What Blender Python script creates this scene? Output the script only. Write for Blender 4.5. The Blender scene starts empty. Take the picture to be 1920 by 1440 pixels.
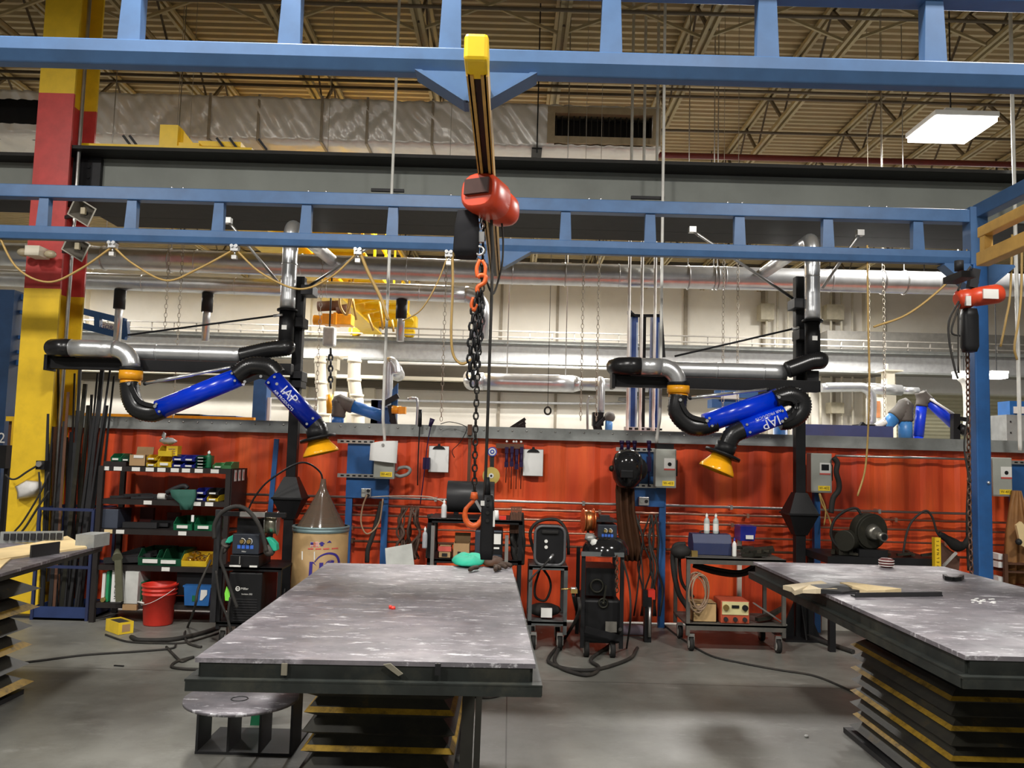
import bpy, math, random
from mathutils import Vector as V, Matrix
random.seed(7)
C = bpy.context.scene
COL = C.collection
# ---------------------------------------------------------------- camera
FPX = 1555.0; CAM = V((0, 0, 1.6))
PITCH = math.radians(4.63); ROLL = 0.0270; YAW = math.radians(0.0)
X0 = V((math.cos(YAW), math.sin(YAW), 0)); Y0 = V((-math.sin(YAW), math.cos(YAW), 0)); Z0 = V((0, 0, 1))
FW = Y0*math.cos(PITCH) + Z0*math.sin(PITCH)
U0 = -Y0*math.sin(PITCH) + Z0*math.cos(PITCH)
RT = X0*math.cos(ROLL) + U0*math.sin(ROLL)
UP = -X0*math.sin(ROLL) + U0*math.cos(ROLL)
cam = bpy.data.cameras.new('camera'); camo = bpy.data.objects.new('camera', cam); COL.objects.link(camo)
cam.sensor_width = 36; cam.lens = FPX/1920*36; cam.clip_end = 200
m3 = Matrix((RT, UP, -FW)).transposed()
camo.matrix_world = Matrix.Translation(CAM) @ m3.to_4x4()
C.camera = camo
C.view_settings.view_transform = 'Standard'; C.view_settings.look = 'None'
C.view_settings.gamma = 1; C.view_settings.use_curve_mapping = False
C.view_settings.exposure = 0.0
# ---------------------------------------------------------------- world and lamps
w = bpy.data.worlds.new('hall_light'); C.world = w; w.use_nodes = True
w.node_tree.nodes['Background'].inputs[0].default_value = (1.0, 0.95, 0.86, 1)
w.node_tree.nodes['Background'].inputs[1].default_value = 0.16
def area(name, loc, sx, sy, power, col=(1, .97, .92), rot=(0, 0, 0)):
    l = bpy.data.lights.new(name, 'AREA'); l.shape = 'RECTANGLE'; l.size = sx; l.size_y = sy
    l.energy = power; l.color = col
    o = bpy.data.objects.new(name, l); COL.objects.link(o); o.location = loc; o.rotation_euler = rot
    return o
LAMPS = [(4.72, 8.8, 5.25), (-1.2, 2.4, 5.8), (3.6, 2.4, 5.8), (-5.6, 2.4, 5.8), (1.6, -2.2, 5.8), (-3.6, -2.2, 5.8),
         (-1.4, 14.2, 6.15), (3.4, 14.2, 6.15), (8.4, 14.2, 6.15), (-8.0, 14.2, 6.15),  # far rows: added unseen lamps, placed to brighten the back bays
         (-5.0, 19.2, 5.85), (1.2, 19.2, 5.85), (7.4, 19.2, 5.85), (-11, 19.2, 5.85)]
for lx, ly, lz in LAMPS:
    area('lamp_light', (lx, ly, lz - .07), .62, .62, 430 if ly > 12 else 290)
# ---------------------------------------------------------------- pixel helpers (1920 x 1440)
def ray(px, py): return FW*FPX + RT*(px - 960) + UP*(720 - py)
def at(px, py, Y):
    d = ray(px, py); return CAM + d*(Y/d.y)
def atz(px, py, z):
    d = ray(px, py); return CAM + d*((z - CAM.z)/d.z)
def atx(px, py, x):
    d = ray(px, py); return CAM + d*(x/d.x)
def RC(a, b, c, d, Y):
    mx, my = (a + c)/2, (b + d)/2
    return at(a, my, Y).x, at(c, my, Y).x, at(mx, d, Y).z, at(mx, b, Y).z
# ---------------------------------------------------------------- mesh builder
class MB:
    def __init__(s): s.v = []; s.f = []; s.m = []; s.s = []; s.mi = 0
    def add(s, vs, fs, smooth=False):
        b = len(s.v); s.v += [V(v) for v in vs]
        for i, f in enumerate(fs):
            s.f.append([b + k for k in f]); s.m.append(s.mi)
            s.s.append(smooth if isinstance(smooth, bool) else smooth[i])
        return s
    def mat(s, i): s.mi = i; return s
    def obox(s, c, a, b, d):
        c = V(c); a = V(a); b = V(b); d = V(d)
        vs = [c - a - b - d, c + a - b - d, c + a + b - d, c - a + b - d, c - a - b + d, c + a - b + d, c + a + b + d, c - a + b + d]
        return s.add(vs, [(0, 3, 2, 1), (4, 5, 6, 7), (0, 1, 5, 4), (1, 2, 6, 5), (2, 3, 7, 6), (3, 0, 4, 7)])
    def box(s, x0, x1, y0, y1, z0, z1):
        return s.obox(((x0+x1)/2, (y0+y1)/2, (z0+z1)/2), (abs(x1-x0)/2, 0, 0), (0, abs(y1-y0)/2, 0), (0, 0, abs(z1-z0)/2))
    def bar(s, a, b, w, h, up=(0, 0, 1)):
        a = V(a); b = V(b); d = b - a; L = d.length; d = d/L
        u = V(up)
        if abs(d.dot(u)) > .98: u = V((0, 1, 0))
        r = d.cross(u).normalized(); u = r.cross(d).normalized()
        return s.obox((a+b)/2, d*L/2, r*w/2, u*h/2)
    def frame(s, d):
        d = d.normalized(); u = V((0, 0, 1)) if abs(d.z) < .9 else V((0, 1, 0))
        r = d.cross(u).normalized(); return r, r.cross(d).normalized()
    def cyl(s, a, b, r, r2=None, n=16, caps=True, smooth=True):
        a = V(a); b = V(b); r2 = r if r2 is None else r2; p, q = s.frame(b - a)
        vs = []
        for c, rr in ((a, r), (b, r2)):
            for i in range(n):
                t = 2*math.pi*i/n; vs.append(c + p*rr*math.cos(t) + q*rr*math.sin(t))
        fs = [(i, (i+1) % n, n + (i+1) % n, n + i) for i in range(n)]; sm = [smooth]*n
        if caps: fs += [tuple(range(n-1, -1, -1)), tuple(range(n, 2*n))]; sm += [False, False]
        return s.add(vs, fs, sm)
    def tube(s, pts, r, n=8, closed=False, caps=True, rib=0, smooth=True):
        pts = [V(p) for p in pts]; k = len(pts)
        if isinstance(r, (int, float)): r = [r]*k
        p = None; vs = []
        for i in range(k):
            if closed: t = pts[(i+1) % k] - pts[i-1]
            else: t = pts[min(i+1, k-1)] - pts[max(i-1, 0)]
            t = t.normalized()
            if p is None: p, _ = s.frame(t)
            p = (p - t*p.dot(t)).normalized(); q = t.cross(p)
            rr = r[i]*(1 + (rib if i % 2 else 0))
            for j in range(n):
                a = 2*math.pi*j/n; vs.append(pts[i] + p*rr*math.cos(a) + q*rr*math.sin(a))
        fs = []
        for i in range(k if closed else k-1):
            A = i*n; B = ((i+1) % k)*n
            fs += [(A+j, A+(j+1) % n, B+(j+1) % n, B+j) for j in range(n)]
        sm = [smooth]*len(fs)
        if caps and not closed:
            fs += [tuple(range(n-1, -1, -1)), tuple((k-1)*n + j for j in range(n))]; sm += [False, False]
        return s.add(vs, fs, sm)
    def lathe(s, prof, c, ax=(0, 0, 1), n=24, smooth=True, sx=1.0):
        c = V(c); ax = V(ax).normalized(); p, q = s.frame(ax); vs = []
        for r, t in prof:
            for j in range(n):
                a = 2*math.pi*j/n; vs.append(c + ax*t + p*r*math.cos(a)*sx + q*r*math.sin(a))
        fs = []
        for i in range(len(prof)-1):
            fs += [(i*n+j, i*n+(j+1) % n, (i+1)*n+(j+1) % n, (i+1)*n+j) for j in range(n)]
        return s.add(vs, fs, smooth)
    def prism(s, poly, ext):
        poly = [V(p) for p in poly]; ext = V(ext); n = len(poly)
        fs = [tuple(range(n)), tuple(range(2*n-1, n-1, -1))] + [(i, n+i, n+(i+1) % n, (i+1) % n) for i in range(n)]
        return s.add(poly + [p + ext for p in poly], fs)
    def ball(s, c, r, n=12, sc=(1, 1, 1)):
        c = V(c); vs = []; m = n//2
        for i in range(m+1):
            t = math.pi*i/m
            for j in range(n):
                a = 2*math.pi*j/n
                vs.append(c + V((r*sc[0]*math.sin(t)*math.cos(a), r*sc[1]*math.sin(t)*math.sin(a), r*sc[2]*math.cos(t))))
        fs = [(i*n+j, (i+1)*n+j, (i+1)*n+(j+1) % n, i*n+(j+1) % n) for i in range(m) for j in range(n)]
        return s.add(vs, fs, True)
    def torus(s, c, R, r, ax=(0, 1, 0), n=20, k=8, st=1.0, dirv=None):
        c = V(c); p, q = s.frame(V(ax))
        if dirv is not None: q = V(dirv).normalized(); p = q.cross(V(ax)).normalized()
        pts = [c + p*R*math.cos(2*math.pi*i/n) + q*R*st*math.sin(2*math.pi*i/n) for i in range(n)]
        return s.tube(pts, r, k, closed=True)
    def chain(s, pts, L=.03, wr=.004, wd=.36):
        P = spline(pts, 24); acc = 0; out = [P[0]]
        for a, b in zip(P, P[1:]):
            acc += (b-a).length
            while acc >= L:
                acc -= L; out.append(b - (b-a).normalized()*acc)
        for i, (a, b) in enumerate(zip(out, out[1:])):
            d = (b-a).normalized(); e = V((1, .25, 0)) if i % 2 else V((-.25, 1, 0)); e = d.cross(e).normalized()
            s.torus((a+b)/2, L*wd, wr, ax=e, n=8, k=4, st=1.75, dirv=d)
        return s
    def text(s, txt, o, xd, yd, size, ext=.0008, center=True):
        cu = bpy.data.curves.new('t', 'FONT'); cu.body = txt; cu.size = 1; cu.extrude = 0; cu.resolution_u = 2
        if center: cu.align_x = 'CENTER'; cu.align_y = 'CENTER'
        ob = bpy.data.objects.new('t', cu); COL.objects.link(ob)
        dg = bpy.context.evaluated_depsgraph_get(); me = bpy.data.meshes.new_from_object(ob.evaluated_get(dg))
        o = V(o); xd = V(xd).normalized(); yd = V(yd).normalized(); nn = xd.cross(yd)
        s.add([o + xd*v.co.x*size + yd*v.co.y*size + nn*ext for v in me.vertices], [tuple(p.vertices) for p in me.polygons])
        bpy.data.objects.remove(ob); bpy.data.curves.remove(cu); bpy.data.meshes.remove(me)
        return s
    def build(s, name, mats, parent=None, org=(0, 0, 0), bevel=0):
        if parent is not None:
            p = parent
            while p.parent: p = p.parent
            org = p.location
        org = V(org)
        me = bpy.data.meshes.new(name); me.from_pydata([v - org for v in s.v], [], s.f)
        for mt in (mats if isinstance(mats, (list, tuple)) else [mats]): me.materials.append(mt)
        me.polygons.foreach_set('material_index', s.m); me.polygons.foreach_set('use_smooth', s.s); me.update()
        import bmesh
        bm = bmesh.new(); bm.from_mesh(me); bmesh.ops.recalc_face_normals(bm, faces=bm.faces); bm.to_mesh(me); bm.free()
        o = bpy.data.objects.new(name, me); COL.objects.link(o)
        if parent is not None: o.parent = parent
        else: o.location = org
        if bevel:
            b = o.modifiers.new('bevel', 'BEVEL'); b.width = bevel; b.segments = 2; b.limit_method = 'ANGLE'; b.angle_limit = 0.7
        return o
def spline(pts, n=8):
    pts = [V(p) for p in pts]
    if len(pts) < 3: return [pts[0].lerp(pts[-1], i/n) for i in range(n+1)]
    P = [2*pts[0]-pts[1]] + pts + [2*pts[-1]-pts[-2]]; out = []
    for i in range(1, len(P)-2):
        for k in range(n):
            t = k/n; a, b, c, d = P[i-1:i+3]
            out.append(.5*((2*b) + (c-a)*t + (2*a-5*b+4*c-d)*t*t + (3*b-a-3*c+d)*t**3))
    return out + [pts[-1]]
def T(name, label, cat, loc=(0, 0, 0), group=None):
    o = bpy.data.objects.new(name, None); COL.objects.link(o); o.location = loc; o.empty_display_size = .1
    return tag(o, label, cat, group)
def tag(o, label, cat, group=None, kind=None):
    o['label'] = label; o['category'] = cat
    if group: o['group'] = group
    if kind: o['kind'] = kind
    return o
def solo(name, mb, mats, label, cat, group=None, bevel=0, kind=None):
    xs = [v.x for v in mb.v]; ys = [v.y for v in mb.v]; zs = [v.z for v in mb.v]
    org = ((min(xs)+max(xs))/2, (min(ys)+max(ys))/2, min(zs))
    return tag(mb.build(name, mats, None, org, bevel), label, cat, group, kind)
def solo_split(name, mb, mats, label, cat, group):
    par = list(range(len(mb.v)))
    def find(i):
        while par[i] != i: par[i] = par[par[i]]; i = par[i]
        return i
    for f in mb.f:
        for k in f[1:]: par[find(f[0])] = find(k)
    isl = {}
    for fi, f in enumerate(mb.f): isl.setdefault(find(f[0]), []).append(fi)
    for fl in isl.values():
        b = MB(); mp = {}
        for fi in fl:
            for k in mb.f[fi]:
                if k not in mp: mp[k] = len(b.v); b.v.append(mb.v[k])
            b.f.append([mp[k] for k in mb.f[fi]]); b.m.append(mb.m[fi]); b.s.append(mb.s[fi])
        solo(name, b, mats, label, cat, group)
def struct(name, mb, mats, parent=None, **k):
    o = mb.build(name, mats, parent, **k)
    if parent is None: o['kind'] = 'structure'
    return o
def clone(o, loc, label, group=None, rz=None):
    r = o.copy(); COL.objects.link(r); r.location = loc
    if rz is not None: r.rotation_euler = (0, 0, rz)
    r['label'] = label
    if group: r['group'] = group
    for ch in list(o.children):
        c = ch.copy(); COL.objects.link(c); c.parent = r
        for g in list(ch.children):
            d = g.copy(); COL.objects.link(d); d.parent = c
    return r
ORD = ['first', 'second', 'third', 'fourth', 'fifth', 'sixth', 'seventh', 'eighth', 'ninth', 'tenth', 'eleventh', 'twelfth', 'thirteenth', 'fourteenth', 'fifteenth', 'sixteenth']
# ---------------------------------------------------------------- materials
def nodes(name):
    m = bpy.data.materials.new(name); m.use_nodes = True; nt = m.node_tree
    return m, nt, nt.nodes['Principled BSDF']
def N(nt, typ, **k):
    n = nt.nodes.new(typ)
    for a, b in k.items(): setattr(n, a, b)
    return n
def noise(nt, scale, vec=None, detail=4, rough=.55, sc=None):
    tc = N(nt, 'ShaderNodeTexCoord'); src = tc.outputs['Object']
    if sc:
        mp = N(nt, 'ShaderNodeMapping'); mp.inputs['Scale'].default_value = sc; nt.links.new(src, mp.inputs[0]); src = mp.outputs[0]
    n = N(nt, 'ShaderNodeTexNoise'); n.inputs['Scale'].default_value = scale; n.inputs['Detail'].default_value = detail
    n.inputs['Roughness'].default_value = rough; nt.links.new(src, n.inputs['Vector'])
    return n.outputs['Fac']
def ramp(nt, fac, stops):
    r = N(nt, 'ShaderNodeValToRGB'); e = r.color_ramp.elements
    while len(e) > 1: e.remove(e[-1])
    e[0].position = stops[0][0]; e[0].color = (*stops[0][1], 1)
    for p, c in stops[1:]:
        q = e.new(p); q.color = (*c, 1)
    nt.links.new(fac, r.inputs[0]); return r.outputs[0]
def mixc(nt, fac, a, b, mode='MIX'):
    x = N(nt, 'ShaderNodeMix', data_type='RGBA', blend_type=mode)
    for s, i in ((fac, 0), (a, 6), (b, 7)):
        if isinstance(s, (int, float)): x.inputs[i].default_value = s
        elif isinstance(s, tuple): x.inputs[i].default_value = (*s, 1)
        else: nt.links.new(s, x.inputs[i])
    return x.outputs[2]
def bump(nt, bs, h, strength=.3, dist=.01):
    b = N(nt, 'ShaderNodeBump'); b.inputs['Strength'].default_value = strength; b.inputs['Distance'].default_value = dist
    nt.links.new(h, b.inputs['Height']); nt.links.new(b.outputs[0], bs.inputs['Normal'])
def M(name, col, rough=.5, metal=0.0, var=.12, sc=9, dirt=0.0, dcol=(.04, .03, .025), bmp=0.0, emit=0, spec=None):
    m, nt, bs = nodes(name)
    c = tuple(col)
    hi = tuple(min(1, x*(1+var)) for x in c); lo = tuple(x*(1-var) for x in c)
    out = ramp(nt, noise(nt, sc), [(.3, lo), (.7, hi)])
    if dirt: out = mixc(nt, ramp(nt, noise(nt, sc*.45, detail=8, rough=.7), [(.5, (0, 0, 0)), (.72, (dirt,)*3)]), out, dcol)
    nt.links.new(out, bs.inputs['Base Color'])
    bs.inputs['Roughness'].default_value = rough; bs.inputs['Metallic'].default_value = metal
    if bmp: bump(nt, bs, noise(nt, sc*6), bmp, .004)
    if spec is None and max(c) < .07 and rough > .3: spec = .22
    if spec is not None: bs.inputs['Specular IOR Level'].default_value = spec
    if emit: bs.inputs['Emission Color'].default_value = (*c, 1); bs.inputs['Emission Strength'].default_value = emit
    return m
BLACK = M('black_paint', (.012, .012, .013), .45, bmp=.05)
DARK = M('dark_steel', (.030, .030, .032), .5, .2, dirt=.3)
HOSE = M('glossy_hose', (.012, .012, .013), .28, spec=.5)
RUBBER = M('black_rubber', (.022, .021, .02), .7)
CABLE = M('cable_jacket', (.032, .030, .028), .65, dirt=.4, dcol=(.1, .08, .06))
BLUE = M('blue_beam_paint', (.052, .125, .27), .42, var=.1, dirt=.15)
BLUE2 = M('blue_frame_paint', (.018, .095, .28), .45, dirt=.2)
ARMB = M('blue_arm_paint', (.0, .035, .62), .22, var=.05)
ARMN = M('navy_arm_paint', (.0, .015, .30), .25, var=.05)
YEL = M('yellow_paint', (.80, .52, .02), .45, var=.06, dirt=.22, dcol=(.25, .15, .02))
CYEL = M('crane_yellow', (.92, .60, .01), .4, var=.06, dirt=.15, dcol=(.4, .22, .02))
HOOD = M('hood_yellow', (.95, .43, .01), .12, var=.03)
ORNG = M('fitting_orange', (.85, .36, .01), .35)
RED = M('column_red', (.55, .055, .05), .4, dirt=.15)
HRED = M('hoist_red', (.62, .06, .02), .35, dirt=.2)
HKOR = M('hook_orange', (.72, .12, .02), .38, dirt=.3)
BUCK = M('bucket_red', (.66, .035, .02), .4)
TAN = M('track_tan', (.56, .33, .08), .45, dirt=.2)
RGRAY = M('rail_gray', (.25, .26, .25), .5, dirt=.3)
BGRAY = M('beam_gray', (.24, .255, .23), .6, var=.1, sc=2, dirt=.15)
FGRAY = M('far_beam_gray', (.34, .34, .34), .6)
PGRAY = M('panel_box_gray', (.36, .37, .33), .42, var=.05)
GALV = M('galvanised', (.70, .71, .72), .30, .78, var=.12, sc=7, bmp=.06)
STEEL = M('bare_steel', (.55, .54, .52), .35, .9)
CHROME = M('zinc_rod', (.75, .76, .77), .25, .85)
WHITE = M('white_sheet', (.82, .82, .80), .6, var=.03)
WPIPE = M('white_pipe', (.78, .77, .72), .4)
LABEL = M('label_white', (.75, .74, .70), .6, var=.05)
LYEL = M('label_yellow', (.85, .6, .03), .5)
CREAM = M('cream_paint', (.80, .74, .60), .7, var=.06, sc=1.5, dirt=.3, dcol=(.35, .29, .2))
JOIST = M('joist_paint', (.40, .32, .17), .55, var=.1)
JDARK = M('joist_web_paint', (.12, .09, .055), .6)
PIPER = M('sprinkler_red', (.16, .02, .012), .5)
SHELF = M('shelf_steel', (.028, .024, .023), .5, .1, dirt=.3)
GREEN = M('bin_green', (.01, .14, .06), .4)
BLUEB = M('bin_blue', (.02, .03, .30), .4)
YELB = M('bin_yellow', (.80, .55, .03), .42)
CARD = M('cardboard', (.40, .25, .12), .75, dirt=.15)
DRUM = M('drum_board', (.36, .23, .10), .6, var=.1, dirt=.2)
INK = M('purple_ink', (.04, .025, .22), .5)
TEAL = M('teal_cloth', (.02, .42, .27), .7, bmp=.2)
LEATH = M('brown_leather', (.055, .022, .009), .7, dirt=.4, bmp=.2)
WOOD = M('pale_plywood', (.78, .60, .32), .55, var=.12, sc=4)
RAG = M('white_rag', (.72, .70, .67), .85, bmp=.2)
COPPER = M('copper_wire', (.75, .28, .10), .3, .9)
CUPIPE = M('copper_pipe', (.50, .28, .2), .35, .8)
LIME = M('lime_tag', (.25, .85, .08), .5)
PURP = M('purple_clip', (.022, .012, .05), .45)
RUST = M('rusty_steel', (.13, .06, .035), .7, .3, dirt=.5)
BRASS = M('brass', (.6, .42, .15), .35, .9)
CYAN = M('machine_blue', (.02, .12, .36), .4)
DBLUE2 = M('machine_dark_blue', (.015, .05, .13), .5)
DOOR = M('shutter_green', (.50, .48, .34), .6, var=.04)
WHEEL = M('caster_tread', (.42, .40, .36), .6)
DBLUE = M('dark_blue_paint', (.02, .03, .09), .5, dirt=.3)
PINK = M('red_print', (.6, .1, .08), .5)
BLGRN = M('dusty_green_cloth', (.03, .12, .09), .8, bmp=.2)
OILY = M('oily_motor', (.032, .031, .024), .5, .4, dirt=.4, dcol=(.14, .1, .06))
def lampmat():
    m, nt, bs = nodes('lamp_lens'); bs.inputs['Emission Color'].default_value = (1, .97, .93, 1); bs.inputs['Emission Strength'].default_value = 14
    return m
LENS = lampmat()
# ---------------------------------------------------------------- special materials
def redwall():
    m, nt, bs = nodes('red_wall_paint')
    base = ramp(nt, noise(nt, 1.3, sc=(2.2, 1, .35), detail=6), [(.3, (.55, .045, .014)), (.52, (.76, .085, .02)), (.72, (.90, .14, .028))])
    st = ramp(nt, noise(nt, 3.2, sc=(2.5, 1, .18), detail=8, rough=.7), [(.46, (0, 0, 0)), (.8, (.5, .5, .5))])
    c = mixc(nt, st, base, (.16, .02, .012))
    fl = ramp(nt, noise(nt, 30, detail=5, rough=.7), [(.62, (0, 0, 0)), (.8, (.4, .4, .4))])
    c = mixc(nt, fl, c, (.25, .06, .03))
    nt.links.new(c, bs.inputs['Base Color']); bs.inputs['Roughness'].default_value = .42
    bump(nt, bs, noise(nt, 12), .15, .004); return m
def floorm():
    m, nt, bs = nodes('polished_concrete')
    a = ramp(nt, noise(nt, .55, detail=8, rough=.62), [(.3, (.13, .128, .112)), (.5, (.185, .183, .163)), (.7, (.25, .247, .222))])
    b = ramp(nt, noise(nt, 3.5, detail=9, rough=.75), [(.45, (0, 0, 0)), (.75, (.55, .55, .55))])
    c = mixc(nt, b, a, (.085, .08, .068))
    d = ramp(nt, noise(nt, 1.6, sc=(1, 2.5, 1), detail=9, rough=.8), [(.56, (0, 0, 0)), (.70, (.6, .6, .6))])
    c = mixc(nt, d, c, (.36, .355, .33))
    tc = N(nt, 'ShaderNodeTexCoord'); sp = N(nt, 'ShaderNodeSeparateXYZ'); nt.links.new(tc.outputs['Object'], sp.inputs[0])
    for ax, pos in ((0, JX), (1, JY)):   # saw cuts
        s1 = N(nt, 'ShaderNodeMath', operation='SUBTRACT'); nt.links.new(sp.outputs[ax], s1.inputs[0]); s1.inputs[1].default_value = pos - 2.3
        s0 = N(nt, 'ShaderNodeMath', operation='WRAP'); nt.links.new(s1.outputs[0], s0.inputs[0]); s0.inputs[1].default_value = 4.6; s0.inputs[2].default_value = 0
        s2 = N(nt, 'ShaderNodeMath', operation='SUBTRACT'); nt.links.new(s0.outputs[0], s2.inputs[0]); s2.inputs[1].default_value = 2.3
        s3 = N(nt, 'ShaderNodeMath', operation='ABSOLUTE'); nt.links.new(s2.outputs[0], s3.inputs[0])
        s4 = N(nt, 'ShaderNodeMath', operation='LESS_THAN'); nt.links.new(s3.outputs[0], s4.inputs[0]); s4.inputs[1].default_value = .004
        c = mixc(nt, s4.outputs[0], c, (.05, .045, .04))
    nt.links.new(c, bs.inputs['Base Color'])
    r = ramp(nt, noise(nt, 2.0, detail=7), [(.3, (.32,)*3), (.7, (.55,)*3)]); nt.links.new(r, bs.inputs['Roughness'])
    bump(nt, bs, noise(nt, 9, detail=8), .06, .006); return m
def tablem():
    m, nt, bs = nodes('table_steel')
    a = ramp(nt, noise(nt, 1.8, sc=(1, 1.7, 1), detail=9, rough=.7), [(.32, (.085, .082, .092)), (.5, (.15, .14, .155)), (.68, (.25, .225, .245))])
    b = ramp(nt, noise(nt, 3.2, sc=(1, 2.2, 1), detail=10, rough=.72), [(.57, (0, 0, 0)), (.70, (.7, .7, .7))])
    c = mixc(nt, b, a, (.50, .47, .52))
    d = ramp(nt, noise(nt, 5, sc=(1, 1.4, 1), detail=10, rough=.8), [(.56, (0, 0, 0)), (.70, (.8, .8, .8))])
    c = mixc(nt, d, c, (.10, .085, .10))
    e = ramp(nt, noise(nt, 7, sc=(1, 3.2, 1), detail=12, rough=.75), [(.565, (0, 0, 0)), (.63, (.9, .9, .9))])
    c = mixc(nt, e, c, (.62, .61, .64))
    nt.links.new(c, bs.inputs['Base Color']); bs.inputs['Metallic'].default_value = .3
    r = ramp(nt, noise(nt, 6, detail=8), [(.3, (.36,)*3), (.7, (.62,)*3)]); nt.links.new(r, bs.inputs['Roughness'])
    bump(nt, bs, noise(nt, 14, detail=8), .12, .004); return m
def foilm():
    m, nt, bs = nodes('foil_wrap'); bs.inputs['Metallic'].default_value = .22; bs.inputs['Roughness'].default_value = .30
    nt.links.new(ramp(nt, noise(nt, 2, detail=5), [(.3, (.88, .85, .78)), (.7, (.97, .94, .88))]), bs.inputs['Base Color'])
    n = N(nt, 'ShaderNodeTexCoord'); mp = N(nt, 'ShaderNodeMapping'); mp.inputs['Scale'].default_value = (3, 3, 3)
    nt.links.new(n.outputs['Object'], mp.inputs[0]); v = N(nt, 'ShaderNodeTexVoronoi'); v.inputs['Scale'].default_value = 2.2; nt.links.new(mp.outputs[0], v.inputs[0])
    bump(nt, bs, v.outputs['Distance'], .35, .02); return m

def bellowm():
    m, nt, bs = nodes('bellow_fabric')
    c = ramp(nt, noise(nt, 5, detail=8, rough=.7), [(.35, (.022, .022, .02)), (.6, (.045, .042, .03)), (.78, (.16, .10, .02))])
    nt.links.new(c, bs.inputs['Base Color']); bs.inputs['Roughness'].default_value = .55; return m
def bstripem():
    m, nt, bs = nodes('bellow_stripe')
    c = ramp(nt, noise(nt, 14, detail=8, rough=.75), [(.32, (.12, .075, .01)), (.5, (.42, .25, .02)), (.75, (.60, .37, .03))])
    nt.links.new(c, bs.inputs['Base Color']); bs.inputs['Roughness'].default_value = .6; return m
JX = atz(950, 1330, 0).x; JY = atz(60, 1250, 0).y
REDW = redwall(); FLOORM = floorm(); TABLE = tablem(); FOIL = foilm(); BELL = bellowm(); BSTR = bstripem()
FLG = M('flange_dark', (.028, .027, .025), .6)
CEIL = M('ceiling_deck_paint', (.44, .35, .195), .6, var=.08, sc=1.5)
WALLM = M('block_wall_paint', (.80, .76, .68), .75, var=.05, sc=.8, dirt=.3, dcol=(.42, .36, .26))
GIRT = M('wall_band_paint', (.085, .072, .052), .7, var=.15, sc=1.0)
# ---------------------------------------------------------------- setting
WY = 8.0; BY = 23.0; CZ = 6.95
struct('floor', MB().box(-16, 16, -4, BY + .4, -.12, 0), FLOORM)
b = MB(); ys = []; y = -4.0
while y < BY + .3:
    ys += [(y, 0), (y + .055, 0), (y + .075, .04), (y + .132, .04)]; y += .152
vs = []; fs = []
for y, dz in ys: vs += [(-16, y, CZ + dz), (16, y, CZ + dz)]
n = len(ys)
for i in range(n - 1): fs.append((2*i, 2*i+1, 2*i+3, 2*i+2))
b.add(vs, fs); b.box(-16, 16, -4, BY+.4, CZ+.05, CZ+.2); struct('ceiling', b, CEIL)
struct('wall_back', MB().box(-16, 16, BY, BY + .3, 0, CZ), WALLM)
# bands, ledges and pipes along the back wall
zt = lambda y: at(1000, y, BY).z
for i, (ya, yb, d, mt) in enumerate([(672, 716, .5, GIRT), (717, 723, .9, CREAM), (724, 737, .5, GIRT), (486, 506, .3, GIRT)]):
    struct('trim_%d' % (i+1), MB().box(-16, 7.2 if i < 3 else 16, BY - d, BY, zt(yb), zt(ya)), mt)
x0, x1, z0, z1 = RC(1655, 742, 1990, 840, BY - .3)
b = MB(); z = .02
while z < z1: b.prism([(x0, BY-.30, z), (x0, BY-.34, z+.05), (x0, BY-.30, z+.1)], (x1-x0, 0, 0)); z += .1
b.box(x0, x1, BY-.3, BY, 0, z1)
struct('door_1', b, DOOR)
struct('trim_5', MB().box(x0-.3, x1+.3, BY-.9, BY, z1, z1+.42), WHITE)
struct('trim_6', MB().box(x0-2, x1+2, BY-1.6, BY, z1+.42, z1+1.5), M('soffit_gray', (.2, .19, .17), .7))
# pilasters on the back wall
for i, (px, wd) in enumerate(((1633, .5), (1560, .12), (1430, .1), (1045, .07), (1285, .1), (700, .3), (575, .3), (940, .07), (150, .5))):
    x = at(px, 600, BY).x
    struct('trim_%d' % (7+i), MB().box(x-wd/2, x+wd/2, BY-.25 if wd > .2 else BY-.08, BY, 0, zt(500)), CREAM if wd > .2 else M('downpipe', (.3, .26, .2), .6))
# ---------------------------------------------------------------- red partition
b = MB(); xa = at(118, 950, WY).x; xb = 6.6; x = xa; k = 0; pts = []
while x < xb:
    pts += [(x, 0), (x+.12, 0), (x+.175, .018), (x+.285, .018)]; x += .33
WTOP = at(960, 821, WY-.05).z
vs = []; fs = []
for (px, d) in pts: vs += [(px, WY+d, .02), (px, WY+d, WTOP)]
for i in range(len(pts)-1): fs.append((2*i, 2*i+2, 2*i+3, 2*i+1))
b.add(vs, fs); b.box(xa, xb, WY+.04, WY+.06, .02, WTOP)
wall = struct('wall_partition', b, REDW)
b = MB(); ZR0 = WTOP; ZR1 = at(960, 801, WY-.05).z
b.box(xa, xb, WY-.05, WY+.09, ZR0, ZR1); b.box(xa, xb, WY-.07, WY+.10, ZR0-.012, ZR0+.012)
b.mat(1); x = xa+.3
while x < 2.7: b.ball((x, WY-.05, ZR1-.035), .010, 8); x += .137
b.build('top_rail', [RGRAY, STEEL], wall)
b = MB()
b.box(at(1540, 1150, WY-.03).x, at(1612, 1150, WY-.03).x, WY-.04, WY-.005, 0.0, at(1560, 1155, WY).z)
struct('baseboard_partition', b, M('baseboard_paint', (.55, .52, .46), .7))
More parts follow.
